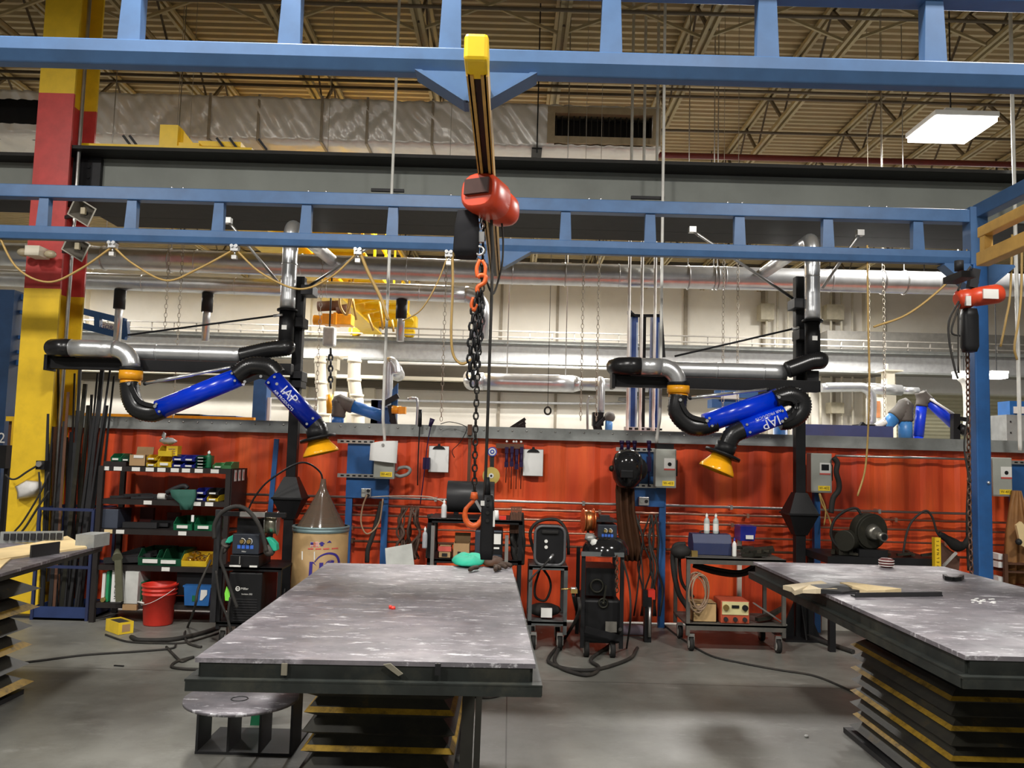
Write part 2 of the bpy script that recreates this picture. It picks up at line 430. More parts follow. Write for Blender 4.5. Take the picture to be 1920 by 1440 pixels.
# ---------------------------------------------------------------- painted building column
x0, x1, _, _ = RC(46, 500, 110, 560, 7.62); zr0 = at(85, 541, 7.62).z; zr1 = at(125, 175, 7.62).z
x1 = x0 + .335
def hcol(z0, z1):
    b = MB(); b.box(x0, x1, 7.62, 7.645, z0, z1); b.box(x0, x1, 8.04, 8.065, z0, z1)
    b.box((x0+x1)/2-.008, (x0+x1)/2+.008, 7.645, 8.04, z0, z1); return b
b = hcol(0, zr0)
n0 = len(b.f); b2 = hcol(zr0, zr1); b3 = hcol(zr1, CZ)
for q, mi in ((b2, 1), (b3, 0)):
    b.mi = mi; b.add(q.v, q.f)
col = T('building_column', 'tall yellow steel H column with a red band, at the left end of the red wall', 'column', ((x0+x1)/2, 7.85, 0))
b.build('column_section', [YEL, RED], col)
b = MB(); b.box(x0-.08, x1+.08, 7.55, 8.14, 0, .025); b.build('base_plate', DARK, col)
b = MB(); b.tube([(x1+.03, 7.72, .3), (x1+.03, 7.72, CZ)], .018, 8); b.build('conduit', STEEL, col)
CX0, CX1 = x0, x1
# ---------------------------------------------------------------- runway beams
def ibeam(b, xa, xb, yc, z0, z1, fw=.28, tf=.02, tw=.012):
    b.mat(1).box(xa, xb, yc-fw/2, yc+fw/2, z0, z0+tf); b.box(xa, xb, yc-fw/2, yc+fw/2, z1-tf*1.6, z1)
    b.mat(0).box(xa, xb, yc-tw/2, yc+tw/2, z0+tf, z1-tf*1.6); return b
NBY = 7.93; NZ0 = at(960, 397, NBY-.28).z; NZ1 = at(960, 301, NBY-.18).z
ca = T('crane_runway_beam', 'big grey steel runway beam spanning overhead just behind the blue trusses', 'beam', (CX1+3, NBY, NZ0)); ca['kind'] = 'thing'
ibeam(MB(), CX1-.13, 9.5, NBY, NZ0, NZ1, .56).build('beam_section', [BGRAY, FLG], ca)
b = MB(); b.box(CX1+.02, 9.5, NBY+.285, NBY+.66, NZ0-.0, NZ0+.16); b.build('side_channel', FLG, ca)
b = MB(); b.box(CX1+.02, 9.5, NBY-.03, NBY+.03, NZ1, NZ1+.05); b.build('crane_rail', DARK, ca)
b = MB(); b.box(CX1-.10, CX1+.17, NBY-.06, NBY-.01, NZ0+.03, NZ1-.04)
for k in range(4): b.cyl((CX1+.06, NBY-.06, NZ0+.09+k*.1), (CX1+.06, NBY-.075, NZ0+.09+k*.1), .014, n=6)
b.build('splice_plate', DARK, ca)
cb = T('crane_runway_beam', 'grey steel runway beam continuing left of the painted column', 'beam', (CX0-3, NBY, NZ0)); cb['kind'] = 'thing'
ibeam(MB(), -12, CX0-.02, NBY, NZ0, NZ1-.06, .42).build('beam_section', [BGRAY, FLG], cb)
FZ0 = at(960, 683, 20.6).z; FZ1 = at(960, 640, 20.6).z
cc = T('crane_runway_beam', 'long pale grey runway beam in front of the far cream wall', 'beam', (0, 20.6, FZ0)); cc['kind'] = 'thing'
ibeam(MB(), -15, 15, 20.6, FZ0, FZ1, .4, .05).build('beam_section', [FGRAY, RGRAY], cc)
b = MB(); b.box(-15, 15, 20.30, 20.36, FZ1+.05, FZ1+.08); b.box(-15, 15, 20.30, 20.36, FZ1+.20, FZ1+.23)
x = -15
while x < 15: b.box(x, x+.02, 20.32, 20.36, FZ1, FZ1+.23); x += .55
b.build('conductor_rail', M('conductor_rail_gray', (.3, .28, .25), .5), cc)
for i, px in enumerate((612, 1662)):
    x = at(px, 740, 21.1).x; b = MB(); b.box(x-.18, x+.18, 20.95, 20.98, 0, FZ0); b.box(x-.18, x+.18, 21.3, 21.33, 0, FZ0); b.box(x-.01, x+.01, 20.98, 21.3, 0, FZ0)
    solo('runway_column', b, CREAM, ['cream building column under the far runway beam, below the yellow crane', 'cream building column under the far runway beam, left of the roller shutter'][i], 'column', kind='thing')
# ---------------------------------------------------------------- roof joists
JX0 = atz(1045, 150, 6.25).x
JN = ['far left, mostly behind the yellow column', 'left of the hanging blue truss posts', 'second from the left column', 'just left of the orange hoist track', 'over the foil-wrapped duct',
      'over the grille of the duct', 'over the white hanging pipes', 'left of the bright lamp', 'behind the bright lamp', 'at the right edge', 'beyond the right edge']
for k in range(-5, 6):
    x = JX0 + k*1.6; zb = 6.25; ztp = CZ - .02
    t = T('roof_joist', 'open-web roof joist, %s joist from the left under the tan deck' % ORD[k+5], 'roof joist', (x, 11, zb), 'open-web joists under the roof deck')
    for nm, z in (('bottom_chord', zb), ('top_chord', ztp - .07)):
        b = MB(); b.box(x-.06, x-.02, 1.5, BY, z, z+.06); b.box(x+.02, x+.06, 1.5, BY, z, z+.06); b.box(x-.06, x+.06, 1.5, BY, z+.05, z+.058); b.build(nm, JOIST, t)
    b = MB(); y = 1.6
    while y < BY-.7:
        b.bar((x, y, zb+.05), (x, y+.6, ztp-.05), .035, .035); b.bar((x, y+.6, ztp-.05), (x, y+1.2, zb+.05), .022, .022); y += 1.2
    b.build('web', JDARK, t)
for k in range(-5, 5):
    for j, yy in enumerate((8.9,)):
        x = JX0 + k*1.6
        b = MB(); b.bar((x+.06, yy, 6.28), (x+1.54, yy, 6.88), .03, .03); b.bar((x+.06, yy+.04, 6.88), (x+1.54, yy+.04, 6.28), .03, .03)
        solo('cross_brace', b, JOIST, 'crossed steel braces between roof joists, %s bay from the left' % ORD[k+5], 'cross brace', 'crossed braces between joists')
for i, (py, z, r, nm) in enumerate(((137, 6.1, .045, 'upper'), (287, 6.1, .045, 'lower'))):
    y = atz(1100, py, z).y
    solo('sprinkler_pipe', MB().cyl((-12, y, z), (12, y, z), r, n=10), PIPER, 'dark red sprinkler pipe crossing under the roof deck, %s in view' % nm, 'pipe')
for i, (py, z) in enumerate(((163, 6.2), (176, 6.2), (240, 6.15), (20, 6.2))):
    y = atz(1100, py, z).y
    solo('roof_conduit', MB().cyl((-12, y, z), (12, y, z), .02, n=8), JDARK, 'thin dark conduit crossing under the roof deck, %s in view' % ['second from the top', 'third from the top', 'lowest', 'topmost'][i], 'conduit')
# ---------------------------------------------------------------- foil wrapped duct
DY = 9.6; ztop = at(500, 183, DY).z; zbot = at(500, 262, DY).z; dx0 = at(172, 220, DY).x; dx1 = at(1238, 240, DY).x
ox0, ox1, oz0, oz1 = RC(1037, 216, 1226, 262, DY)
def duct(b, xa, xb, hole=None):
    random.seed(3); nx = max(4, int((xb-xa)/.035)); prof = []; NF = 14
    for i in range(NF+1): prof.append((DY, ztop-(ztop-zbot)*i/NF))
    for i in range(1, 6): prof.append((DY+.95*i/5, zbot))
    for i in range(1, 4): prof.append((DY+.95, zbot+(ztop-zbot)*i/3))
    for i in range(1, 6): prof.append((DY+.95*(1-i/5), ztop))
    prof = prof[:-1]; vs = []; fs = []; K = len(prof)
    for i in range(nx+1):
        x = xa+(xb-xa)*i/nx; ph = (x*.93+.3) % 1.0; pan = math.floor(x*.93+.3); sg = [1, -1, .4, -1.3, 1.4][int(pan) % 5]
        for j, (y, z) in enumerate(prof):
            v = (z-zbot)/(ztop-zbot); s1 = abs(math.sin(7*(ph+sg*v*.55)+pan)); s2 = abs(math.sin(19*(ph+sg*v*.3)+pan*2+1.5*v)); env = min(1, 6*ph, 6*(1-ph))
            a = .045*(s1**.5)*env*(.3+.7*v)+.016*s2*env+.010*math.sin(x*43+z*31)
            vs.append((x, y-a+random.uniform(-.003, .003), z-.012*s1*env))
    for i in range(nx):
        x = xa+(xb-xa)*(i+.5)/nx
        for j in range(K):
            z = (prof[j][1]+prof[(j+1) % K][1])/2
            if hole and j < NF and hole[0] < x < hole[1] and hole[2] < z < hole[3]: continue
            fs.append((i*K+j, i*K+(j+1) % K, (i+1)*K+(j+1) % K, (i+1)*K+j))
    b.add(vs, fs, True); b.prism([vs[j] for j in range(K)], (0.005, 0, 0)); b.prism([vs[nx*K+j] for j in range(K)], (.005, 0, 0))
t = T('insulated_duct', 'wide air duct wrapped in wrinkled silver foil above the grey runway beam', 'air duct', (0, DY+.5, zbot))
b = MB(); duct(b, dx0, dx1, (ox0+.02, ox1-.02, oz0-.06, oz1+.06)); b.build('foil_wrap', FOIL, t)
b = MB()
for a in ((ox0-.07, ox1+.07, oz1-.01, oz1+.07), (ox0-.07, ox1+.07, oz0-.07, oz0+.01), (ox0-.07, ox0+.02, oz0+.0101, oz1-.0101), (ox1-.02, ox1+.07, oz0+.0101, oz1-.0101)): b.box(a[0], a[1], DY-.06, DY+.1, a[2], a[3])
b.build('outlet_frame', M('outlet_frame_tan', (.45, .36, .22), .5), t)
b = MB(); b.box(ox0, ox1, DY+.2, DY+.22, oz0, oz1); x = ox0+.04
while x < ox1: b.bar((x, DY+.05, oz0), (x, DY+.05, oz1), .012, .05, (0, 1, 0)); x += .07
b.build('outlet_grille', M('outlet_shadow', (.03, .025, .02), .6), t)
for px in (395, 487, 605, 690, 812):
    x = at(px, 220, DY).x; b = MB(); b.box(x-.015, x+.015, DY-.045, DY+.97, zbot-.03, zbot-.015); b.box(x-.015, x+.015, DY-.05, DY-.035, zbot-.03, ztop+.02); b.build('strap', M('foil_tape', (.42, .36, .27), .5, .3), t)
x = at(1008, 220, DY).x; b = MB(); b.bar((x, DY-.07, zbot-.1), (x, DY-.07, CZ), .015, .015); b.box(x-.06, x+.06, DY-.09, DY+.3, zbot-.06, zbot-.04); b.build('hanger_rod', DARK, t)
t = T('insulated_duct', 'foil-wrapped duct with a dark slot opening, left of the painted column', 'air duct', (-6, DY+.5, zbot))
h0, h1, g0, g1 = RC(-60, 188, 82, 234, DY)
b = MB(); duct(b, -9, at(125, 220, DY).x, (h0, h1, g0, g1)); b.build('foil_wrap', FOIL, t)
b = MB(); b.box(h0-.2, h1+.05, DY+.2, DY+.22, g0-.1, g1+.1); b.build('outlet_grille', DARK, t)
# ---------------------------------------------------------------- round ducts
def spiral(b, pts, r, n=20, step=.12):
    P = [V(p) for p in pts]; out = []
    for a, c in zip(P, P[1:]):
        k = max(2, int((c-a).length/step)); out += [a.lerp(c, i/k) for i in range(k)]
    out.append(P[-1]); b.tube(out, r, n)
    for q, q2 in zip(out[::4], out[1::4]): b.cyl(q, q+(q2-q).normalized()*.012, r*1.035, n=n)
MDY = 9.5; zm = at(960, 509, MDY).z; rm = .132
t = T('ventilation_duct', 'large round silver duct running the full width behind the blue trusses', 'air duct', (0, MDY, zm-rm))
b = MB(); spiral(b, [at(-420, 461, MDY), at(960, 512, MDY), at(2250, 543, MDY)], rm, 24, .3); b.build('duct_run', GALV, t)
for px in (195, 320, 1060, 1290, 1338, 1345, 1654, 1695):
    x = at(px, 500, MDY).x; zm = at(px, 477+px*.0366 if px < 960 else 512+(px-960)*.0245, MDY).z; b = MB(); b.torus((x, MDY, zm), rm+.008, .007, (1, 0, 0), 20, 5); b.cyl((x, MDY, zm+rm), (x, MDY, 6.9), .006, n=6); b.build('duct_hanger', STEEL, t)
M2Y = 11.0; z2 = at(872, 552, M2Y).z; r2 = .112; xe = at(872, 553, M2Y).x
t = T('ventilation_duct', 'round silver duct ending in a downward elbow near the orange hoist chain', 'air duct', (-3, M2Y, z2-r2))
b = MB(); spiral(b, [at(-420, 506, M2Y), (xe, M2Y, z2)], r2, 24, .3); b.build('duct_run', GALV, t)
b = MB(); b.tube([(xe+.22*math.sin(a), M2Y, z2-.22+.22*math.cos(a)) for a in [i*math.pi/16 for i in range(9)]]+[(xe+.22, M2Y, z2-.6)], r2, 20); b.build('elbow', GALV, t)
for px in (222, 387, 752):
    x = at(px, 600, M2Y).x; z2 = at(px, 521+px*.0355, M2Y).z; b = MB(); b.cyl((x, M2Y, z2-r2), (x, M2Y, at(px, 640, M2Y).z), .05, n=12); b.mat(1).cyl((x, M2Y, z2-r2), (x, M2Y, z2-r2-.25), .075, n=12); b.build('drop_duct', [GALV, DARK], t)
LY = 13.0; zl = at(1010, 718, LY).z; xa_ = at(905, 715, LY).x; xb_ = at(1215, 720, LY).x
t = T('ventilation_duct', 'short bright silver duct low behind the red wall, centre of the photo', 'air duct', ((xa_+xb_)/2, LY, zl-.14))
b = MB(); spiral(b, [(xa_, LY, zl), (at(1075, 718, LY).x, LY, zl)], .135, 20, .3); b.cyl((at(1075, 718, LY).x, LY, zl), (at(1090, 718, LY).x, LY, zl), .135, .1, 20); b.cyl((at(1090, 718, LY).x, LY, zl), (xb_, LY, zl), .1, n=20); b.build('duct_run', GALV, t)
xd = at(1123, 720, LY).x; b = MB(); b.tube(spline([(xd, LY+.1, zl+.02), (xd, LY-.25, zl+.04), (xd, LY-.32, zl-.15), (xd, LY-.32, at(1123, 775, LY-.3).z)], 6), .062, 14); b.build('drop_duct', GALV, t)
x = at(905, 718, LY).x; b = MB(); b.tube([(x, LY, zl), (x-.1, LY, zl), (x-.17, LY+.1, zl), (x-.2, LY+.5, zl+.1)], .14, 16); b.build('elbow', GALV, t)
for px in (950, 1060): x = at(px, 718, LY).x; b = MB(); b.cyl((x, LY, zl+.1), (x, LY, CZ), .008, n=6); b.build('duct_hanger', STEEL, t)
# right-hand low duct with bends
RY = 15.0; zq = at(1600, 728, RY).z
t = T('ventilation_duct', 'bent silver duct low on the right that turns down behind the red wall', 'air duct', (at(1600, 728, RY).x, RY, 1.9))
b = MB(); b.tube(spline([at(1540, 727, RY), at(1600, 726, RY), at(1622, 728, RY), at(1634, 745, RY), at(1633, 800, RY)], 6), .085, 14); b.build('duct_run', GALV, t)
b = MB(); b.cyl(at(1625, 728, RY+.3), at(1690, 732, RY+.3), .1, n=16); b.cyl(at(1690, 732, RY+.3), at(1722, 733, RY+.3), .065, n=16); b.build('branch', GALV, t)
b = MB(); b.tube(spline([at(1800, 706, RY), at(1812, 722, RY), at(1815, 770, RY), at(1814, 800, RY)], 5), .075, 12)
q = at(1800, 706, RY); b.cyl(q, (q.x, RY, CZ), .01, n=6); solo('vent_pipe', b, WPIPE, 'white vertical pipe beside the blue gantry column, behind the red wall', 'pipe')
# ---------------------------------------------------------------- blue overhead gantry
FT = 6.6; NT = 3.45
def truss(name, label, Y, zb, xa, xb, webpx, wpy, gap, bolts=()):
    h1 = .105; h2 = .105; top = zb + h1 + gap + h2 + .04
    t = T(name, label, 'overhead truss', ((xa+xb)/2, Y, zb), 'blue overhead crane trusses')
    b = MB(); b.prism([(xa, Y-.05, zb+h1), (xa, Y+.05, zb+h1), (xa, Y+.05, zb+.05), (xa, Y+.030, zb), (xa, Y-.030, zb), (xa, Y-.05, zb+.05)], (xb-xa, 0, 0))
    b.build('bottom_chord', BLUE, t, bevel=.006)
    b = MB(); b.box(xa, xb, Y-.05, Y+.05, top-h2, top); tc = b.build('top_chord', BLUE, t, bevel=.006)
    for px in webpx:
        x = at(px, wpy, Y).x
        b = MB(); b.box(x-.038, x+.038, Y-.032, Y+.032, zb+h1, top-h2)
        b.prism([(x-.048, Y-.04, zb+h1), (x+.048, Y-.04, zb+h1), (x+.038, Y-.034, top-h2), (x-.038, Y-.034, top-h2)], (0, .01, 0))
        b.build('web_post', BLUE, t)
    for px in bolts:
        x = at(px, wpy-55, Y).x; b = MB(); b.cyl((x, Y-.02, top), (x, Y-.02, top+.02), .009, n=8); b.build('bolt', CHROME, tc)
    return t, top
fzb = at(960, 471, FT-.05).z
far, ftop = truss('gantry_truss', 'rear blue ladder truss crossing the photo behind the orange hoist', FT, fzb, -4.9, at(1838, 440, FT).x, (83, 248, 411, 575, 737, 895, 1060, 1218, 1385, 1550, 1718), 425, .195,
                  (323, 344, 579, 612, 846, 1104, 1126, 1363, 1390, 1628, 1660, 1839))
nzb = fzb
near, ntop = truss('gantry_truss', 'front blue ladder truss crossing the top of the photo', NT, nzb, -3.3, 4.2, (-45, 252, 549, 847, 1145, 1435, 1745), 30, .235)
# V brackets under the chords where the crane track is clamped
def vbracket(Y, px, parent, w=.23, hh=.13, flip=1):
    x = at(px, 160 if Y < 5 else 475, Y).x; b = MB()
    b.prism([(x-w, Y-.05, nzb), (x-.04, Y-.05, nzb-hh), (x+.04, Y-.05, nzb-hh), (x+w, Y-.05, nzb)], (0, .012, 0))
    b.prism([(x-w, Y-.06, nzb), (x-.03, Y-.06, nzb-hh), (x-.05, Y-.06, nzb-hh), (x-w-.03, Y-.06, nzb)], (0, .12, 0))
    b.prism([(x+w, Y-.06, nzb), (x+.03, Y-.06, nzb-hh), (x+.05, Y-.06, nzb-hh), (x+w+.03, Y-.06, nzb)], (0, .12, 0))
    b.build('track_bracket', BLUE, parent); return x
vbracket(NT, 893, near); vbracket(FT, 935, far)
# bridge track with end cap, running away from the camera under both trusses
za = nzb - .075
pa = at(893, 95, 2.95); tx = pa.x; tz = pa.z
tb = at(930, 476, FT+.1)
t = T('hoist_track', 'yellow-capped tan crane track hung under the blue trusses, running away in the middle', 'crane track', (tx, 4.8, tz-.05))
A = V((tx, 3.05, tz)); B_ = V((tb.x, FT+.15, tz)); d = (B_-A); r = V((1, 0, 0))
b = MB()
for s in (-1, 1):
    b.obox((A+B_)/2+V((s*.034, 0, 0)), d/2, V((.007, 0, 0)), V((0, 0, .052)))
    b.obox((A+B_)/2+V((s*.024, 0, -.046)), d/2, V((.010, 0, 0)), V((0, 0, .006)))
b.obox((A+B_)/2+V((0, 0, .05)), d/2, V((.04, 0, 0)), V((0, 0, .006)))
b.build('track_rail', TAN, t)
b = MB(); b.obox((A+B_)/2+V((0, 0, -.02)), d/2, V((.012, 0, 0)), V((0, 0, .012))); b.build('track_slot', BLACK, t)
b = MB(); b.box(tx-.045, tx+.045, 2.93, 3.10, tz-.045, tz+.06); b.build('end_cap', CYEL, t, bevel=.015)
# ---------------------------------------------------------------- gantry post and right-hand beams
gx0, gx1, _, _ = RC(1830, 700, 1857, 800, FT-.07)
t = T('gantry_post', 'blue square post behind the cardboard-strewn lift table, holding up the rear truss', 'post', ((gx0+gx1)/2, FT, 0))
b = MB(); b.box(gx0, gx1, FT-.07, FT+.04, 0, nzb); b.build('post', BLUE2, t, bevel=.008)
b = MB(); b.box(gx0-.08, gx1+.08, FT-.15, FT+.16, 0, .02); b.build('base_plate', BLUE2, t)
x = (gx0+gx1)/2; b = MB(); b.box(x-.07, x+.07, FT-.06, FT+.06, fzb-.01, ftop+.02); b.build('post_head', BLUE, t)
b = MB()
for s in (-1, 1):
    b.prism([(x+s*.28, FT-.05, nzb), (x+s*.06, FT-.05, nzb-.20), (x+s*.06, FT-.05, nzb)], (0, .012, 0)); b.bar((x+s*.28, FT, nzb-.01), (x+s*.06, FT, nzb-.2), .12, .02)
b.build('knee_bracket', BLUE, t)
b = MB(); b.ball((gx1-.03, FT-.075, at(1853, 905, FT-.07).z), .014, 8); b.build('dome_bolt', CHROME, t)
t = T('gantry_side_beam', 'blue top beam coming toward the camera at the upper right corner', 'beam', (x+.1, 5, ftop-.1)); t['kind'] = 'thing'
b = MB(); b.bar((x+.03, FT, ftop-.01), (x+.06, 3.2, ftop-.01), .1, .11); b.build('beam_section', BLUE, t, bevel=.006)
# second bridge: orange-tan ladder girder
p1 = at(1842, 437, 5.4); p2 = at(1842, 487, 5.4)
t = T('bridge_girder', 'orange-tan ladder girder end sticking in at the right edge', 'crane girder', (p1.x+.2, 4.5, p2.z))
dd = V((-.06, -1.6, 0)); b = MB(); b.bar(p1, p1+dd, .07, .07); b.build('top_chord', TAN, t, bevel=.006)
b = MB(); b.bar(p2, p2+dd, .085, .09); b.build('bottom_chord', TAN, t, bevel=.006)
b = MB(); b.bar(p1+dd*.03, p2+dd*.03, .055, .055); b.build('end_post', TAN, t)
b = MB(); b.bar(p1+dd*.7, p2+dd*.7, .055, .055); b.build('end_post', TAN, t)
b = MB(); q = p2+V((-.02, .25, 0)); b.box(q.x-.05, q.x+.05, q.y-.12, q.y+.12, q.z-.09, q.z-.045); b.cyl((q.x, q.y, q.z-.02), (q.x, q.y, q.z+.05), .03, n=10); b.build('trolley_hanger', DARK, t)
# ---------------------------------------------------------------- main hoist
HY = 4.3
hc = at(903, 362, HY)
t = T('electric_chain_hoist', 'orange-red electric chain hoist hanging in the middle of the photo, end plate facing the camera', 'hoist', hc)
ax = V((.42, .9, -.08)).normalized(); rr = V((.9, -.42, 0)).normalized(); uu = rr.cross(ax).normalized()
def rrect(c, w, h, rad, r_=rr, u_=uu, n=5):
    out = []
    for sx, sy, a0 in ((1, 1, 0), (-1, 1, 90), (-1, -1, 180), (1, -1, 270)):
        for i in range(n):
            a = math.radians(a0+90*i/(n-1)); out.append(c + r_*(sx*(w-rad)+rad*math.cos(a)) + u_*(sy*(h-rad)+rad*math.sin(a)))
    return out
def loft(b, rings, smooth=True):
    n = len(rings[0]); vs = [p for r in rings for p in r]; fs = []; sm = []
    for i in range(len(rings)-1):
        for j in range(n): fs.append((i*n+j, i*n+(j+1) % n, (i+1)*n+(j+1) % n, (i+1)*n+j)); sm.append(smooth)
    fs += [tuple(range(n-1, -1, -1)), tuple((len(rings)-1)*n+j for j in range(n))]; sm += [False, False]
    b.add(vs, fs, sm); return b
c0 = at(898, 358, HY-.12)
b = MB(); loft(b, [rrect(c0+ax*s, .105*k, .10*k, .075*k) for s, k in ((-.02, .82), (0, .97), (.03, 1), (.16, 1), (.17, .9))])
mh = b.build('motor_housing', HRED, t)
b = MB(); loft(b, [rrect(c0+ax*s, .095*k, .09*k, .07*k) for s, k in ((.17, .85), (.19, .98), (.30, .95), (.34, .8), (.355, .6))]); b.build('gear_housing', HRED, t)
b = MB(); b.obox(c0-ax*.028+uu*.015, rr*.068, uu*.040, ax*.010); b.build('end_plate', M('hoist_plate', (.06, .03, .025), .4), mh)
b = MB(); q = c0+ax*.12; b.box(q.x-.045, q.x+.045, q.y-.08, q.y+.08, q.z+.09, tz-.06)
for s in (-.05, .05): b.cyl((q.x-.05, q.y+s, tz-.07), (q.x+.05, q.y+s, tz-.07), .022, n=12)
b.build('trolley', DARK, t)
bg = [at(x, y, HY) for x, y in ((856, 398), (898, 398), (899, 470), (892, 484), (856, 484), (849, 472))]
b = MB(); y0, y1 = HY-.05, HY+.07
c1 = [V(((bg[0].x+bg[1].x)/2, HY, bg[0].z)), V(((bg[2].x+bg[5].x)/2, HY, bg[2].z)), V(((bg[3].x+bg[4].x)/2, HY, bg[3].z))]
def ell(c, a, bb, n=16): return [c+V((a*math.copysign(abs(math.cos(q))**.6, math.cos(q)), bb*math.copysign(abs(math.sin(q))**.6, math.sin(q)), 0)) for q in [2*math.pi*i/n for i in range(n)]]
loft(b, [ell(c1[0], .055, .05), ell(c1[0].lerp(c1[1], .4), .066, .06), ell(c1[1], .070, .065), ell(c1[2], .055, .05)]); b.build('chain_bag', M('bag_fabric', (.012, .012, .014), .85), t)
b = MB(); b.chain([at(903, 405, HY), at(900, 440, HY)], .035, .0045); b.chain([at(869, 392, HY), at(868, 402, HY)], .03, .004)
b.box(*[v for p in [(at(896, 440, HY), at(908, 452, HY))] for v in (p[0].x, p[1].x)], HY-.02, HY+.02, at(900, 455, HY).z, at(900, 436, HY).z); b.build('chain_stop', CHROME, t)
b = MB(); b.chain([at(907, 405, HY+.05), at(903, 560, HY+.05), at(893, 760, HY+.05), at(889, 938, HY+.05)], .034, .0048); b.build('load_chain', M('chain_steel', (.05, .046, .042), .4, .7), t)
def hook(b, c, R, th, gap=.9, ax_=V((0, 1, 0))):
    pts = []; rs = []
    for i in range(15):
        a = math.radians(75 - i*(300/14)); pts.append(c+V((R*.9*math.cos(a), 0, R*math.sin(a)-(0)))); rs.append(th*(1-.55*abs(i/14-.55)))
    pts = [c+V((0, 0, R*2.1)), c+V((-.0*R, 0, R*1.5))] + [c+V((-R*.9*math.cos(math.radians(u)), 0, R*1.15*math.sin(math.radians(u)))) for u in (62, 30, 0, -30, -60, -90, -120, -150, -172)] + [c+V((R*.98, 0, R*.5))]
    rs = [th*.8, th*.8, th*.8, th*.95, th*1.1, th*1.2, th*1.25, th*1.25, th*1.15, th*.95, th*.7, th*.35]
    P = spline(pts, 4); k = len(P); RS = [rs[min(len(rs)-1, int(i*(len(rs)-1)/(k-1)))] for i in range(k)]
    b.tube(P, RS, 8); return b
hk = at(888, 965, HY)
b = MB(); hook(b, hk, .050, .013); b.cyl(hk+V((0, 0, .08)), hk+V((0, 0, .115)), .022, .016, 10); lh = b.build('load_hook', HKOR, t)
b = MB(); b.bar(hk+V((.008, 0, .072)), hk+V((.042, 0, .018)), .012, .014); b.build('safety_latch', CHROME, lh)
b = MB(); P = [at(921, 400, HY+.02), at(923, 500, HY+.02), at(917, 700, HY+.02), at(911, 880, HY), at(908, 935, HY)]; b.tube(spline(P, 8), .008, 8)
b.tube(spline([at(925, 395, HY+.1), at(941, 420, HY+.1), at(942, 490, HY+.1), at(928, 545, HY+.1), at(920, 546, HY+.05), at(910, 520, HY)], 8), .006, 6); b.build('control_cable', CABLE, t)
x0, x1, z0, z1 = RC(898, 928, 932, 1050, HY-.02)
b = MB(); loft(b, [rrect(V(((x0+x1)/2-.004, HY, z)), w_, .022, .014, V((1, 0, 0)), V((0, 1, 0))) for z, w_ in ((z0, .030), (z0+.05, .036), (z1-.08, .034), (z1, .026))]); 
b.cyl(((x0+x1)/2-.01, HY, z1), ((x0+x1)/2-.01, HY, z1+.09), .018, .011, 10); b.mat(1)
for k, zz in enumerate((z1-.02, z1-.05, z1-.09, z1-.13)): b.cyl(((x0+x1)/2-.004, HY-.022, zz), ((x0+x1)/2-.004, HY-.032, zz), .009, n=10)
b.mat(2).box(x0+.005, x0+.025, HY-.0245, HY-.02, z1-.055, z1-.03); b.box(x1-.022, x1-.012, HY-.0245, HY-.02, z1-.16, z1-.08)
b.build('control_pendant', [BLACK, RUBBER, LABEL], t)
# chain sling hooked up on the hoist
t = T('chain_sling', 'dark multi-leg chain sling with two orange hooks, bundled beside the load chain', 'chain sling', at(898, 600, HY-.03))
b = MB(); c = at(899, 470, HY-.03); b.torus(c, .022, .006, (0, 1, 0)); b.build('master_link', CHROME, t)
b = MB(); q = [at(x, y, HY-.03) for x, y in ((900, 487), (894, 502), (895, 520), (908, 520), (910, 500))]
b.tube(spline([q[0], q[1], q[2]], 4), .010, 8); b.tube(spline([at(904, 488, HY-.03), q[4], at(909, 518, HY-.03)], 4), .009, 8)
b.tube(spline([q[2], at(901, 516, HY-.03), at(910, 518, HY-.03), at(908, 530, HY-.03), at(896, 538, HY-.03), at(895, 548, HY-.03)], 5), .012, 8)
b.build('grab_hook', HKOR, t)
b = MB(); b.tube(spline([at(888, 558, HY-.04), at(884, 572, HY-.04), at(889, 582, HY-.04), at(893, 570, HY-.04)], 5), .010, 8); b.build('grab_hook', HKOR, t)
for k, (dx, y0_, y1_) in enumerate(((-10, 560, 720), (-3, 545, 738), (4, 540, 700), (9, 550, 660))):
    b = MB(); b.chain([at(897+dx*.7, y0_, HY-.04+.012*k), at(893+dx*1.1, (y0_+y1_)/2, HY-.04+.012*k), at(889+dx*.9, y1_, HY-.04+.012*k)], .042, .0062, .34); b.build('chain_leg', M('sling_chain_steel', (.04, .04, .042), .42, .7), t)
# ---------------------------------------------------------------- second hoist
H2 = 6.0
t = T('electric_chain_hoist', 'red electric chain hoist seen side-on in front of the blue post at right', 'hoist', at(1838, 555, H2))
pts = [(1793, 563, .055), (1797, 562, .085), (1815, 560, .09), (1822, 558, .075), (1828, 557, .085), (1868, 551, .088), (1876, 550, .075), (1880, 549, .04)]
b = MB(); b.tube([at(x, y, H2) for x, y, r in pts], [r*.82 for x, y, r in pts], 16); b.build('motor_housing', HRED, t)
b = MB(); p = at(1858, 551, H2-.08); b.box(p.x-.055, p.x+.055, H2-.082, H2-.07, p.z-.035, p.z+.035); b.build('rating_plate', LABEL, t); b = MB(); p = at(1816, 560, H2-.08); b.box(p.x-.018, p.x+.018, H2-.082, H2-.06, p.z-.05, p.z+.02); b.build('clamp_band', LABEL, t)
b = MB(); p = at(1822, 540, H2); b.bar(p, at(1828, 505, H2), .06, .05); b.torus(at(1826, 528, H2), .03, .008, (0, 1, 0)); b.build('suspension_hook', DARK, t)
x0, x1, z0, z1 = RC(1803, 580, 1832, 660, H2)
b = MB(); cxx = (x0+x1)/2; loft(b, [ell(V((cxx, H2, z)), a, .05) for z, a in ((z1, .045), (z1-.05, .058), (z0+.04, .058), (z0, .04))]); b.build('chain_bag', BLACK, t)
b = MB()
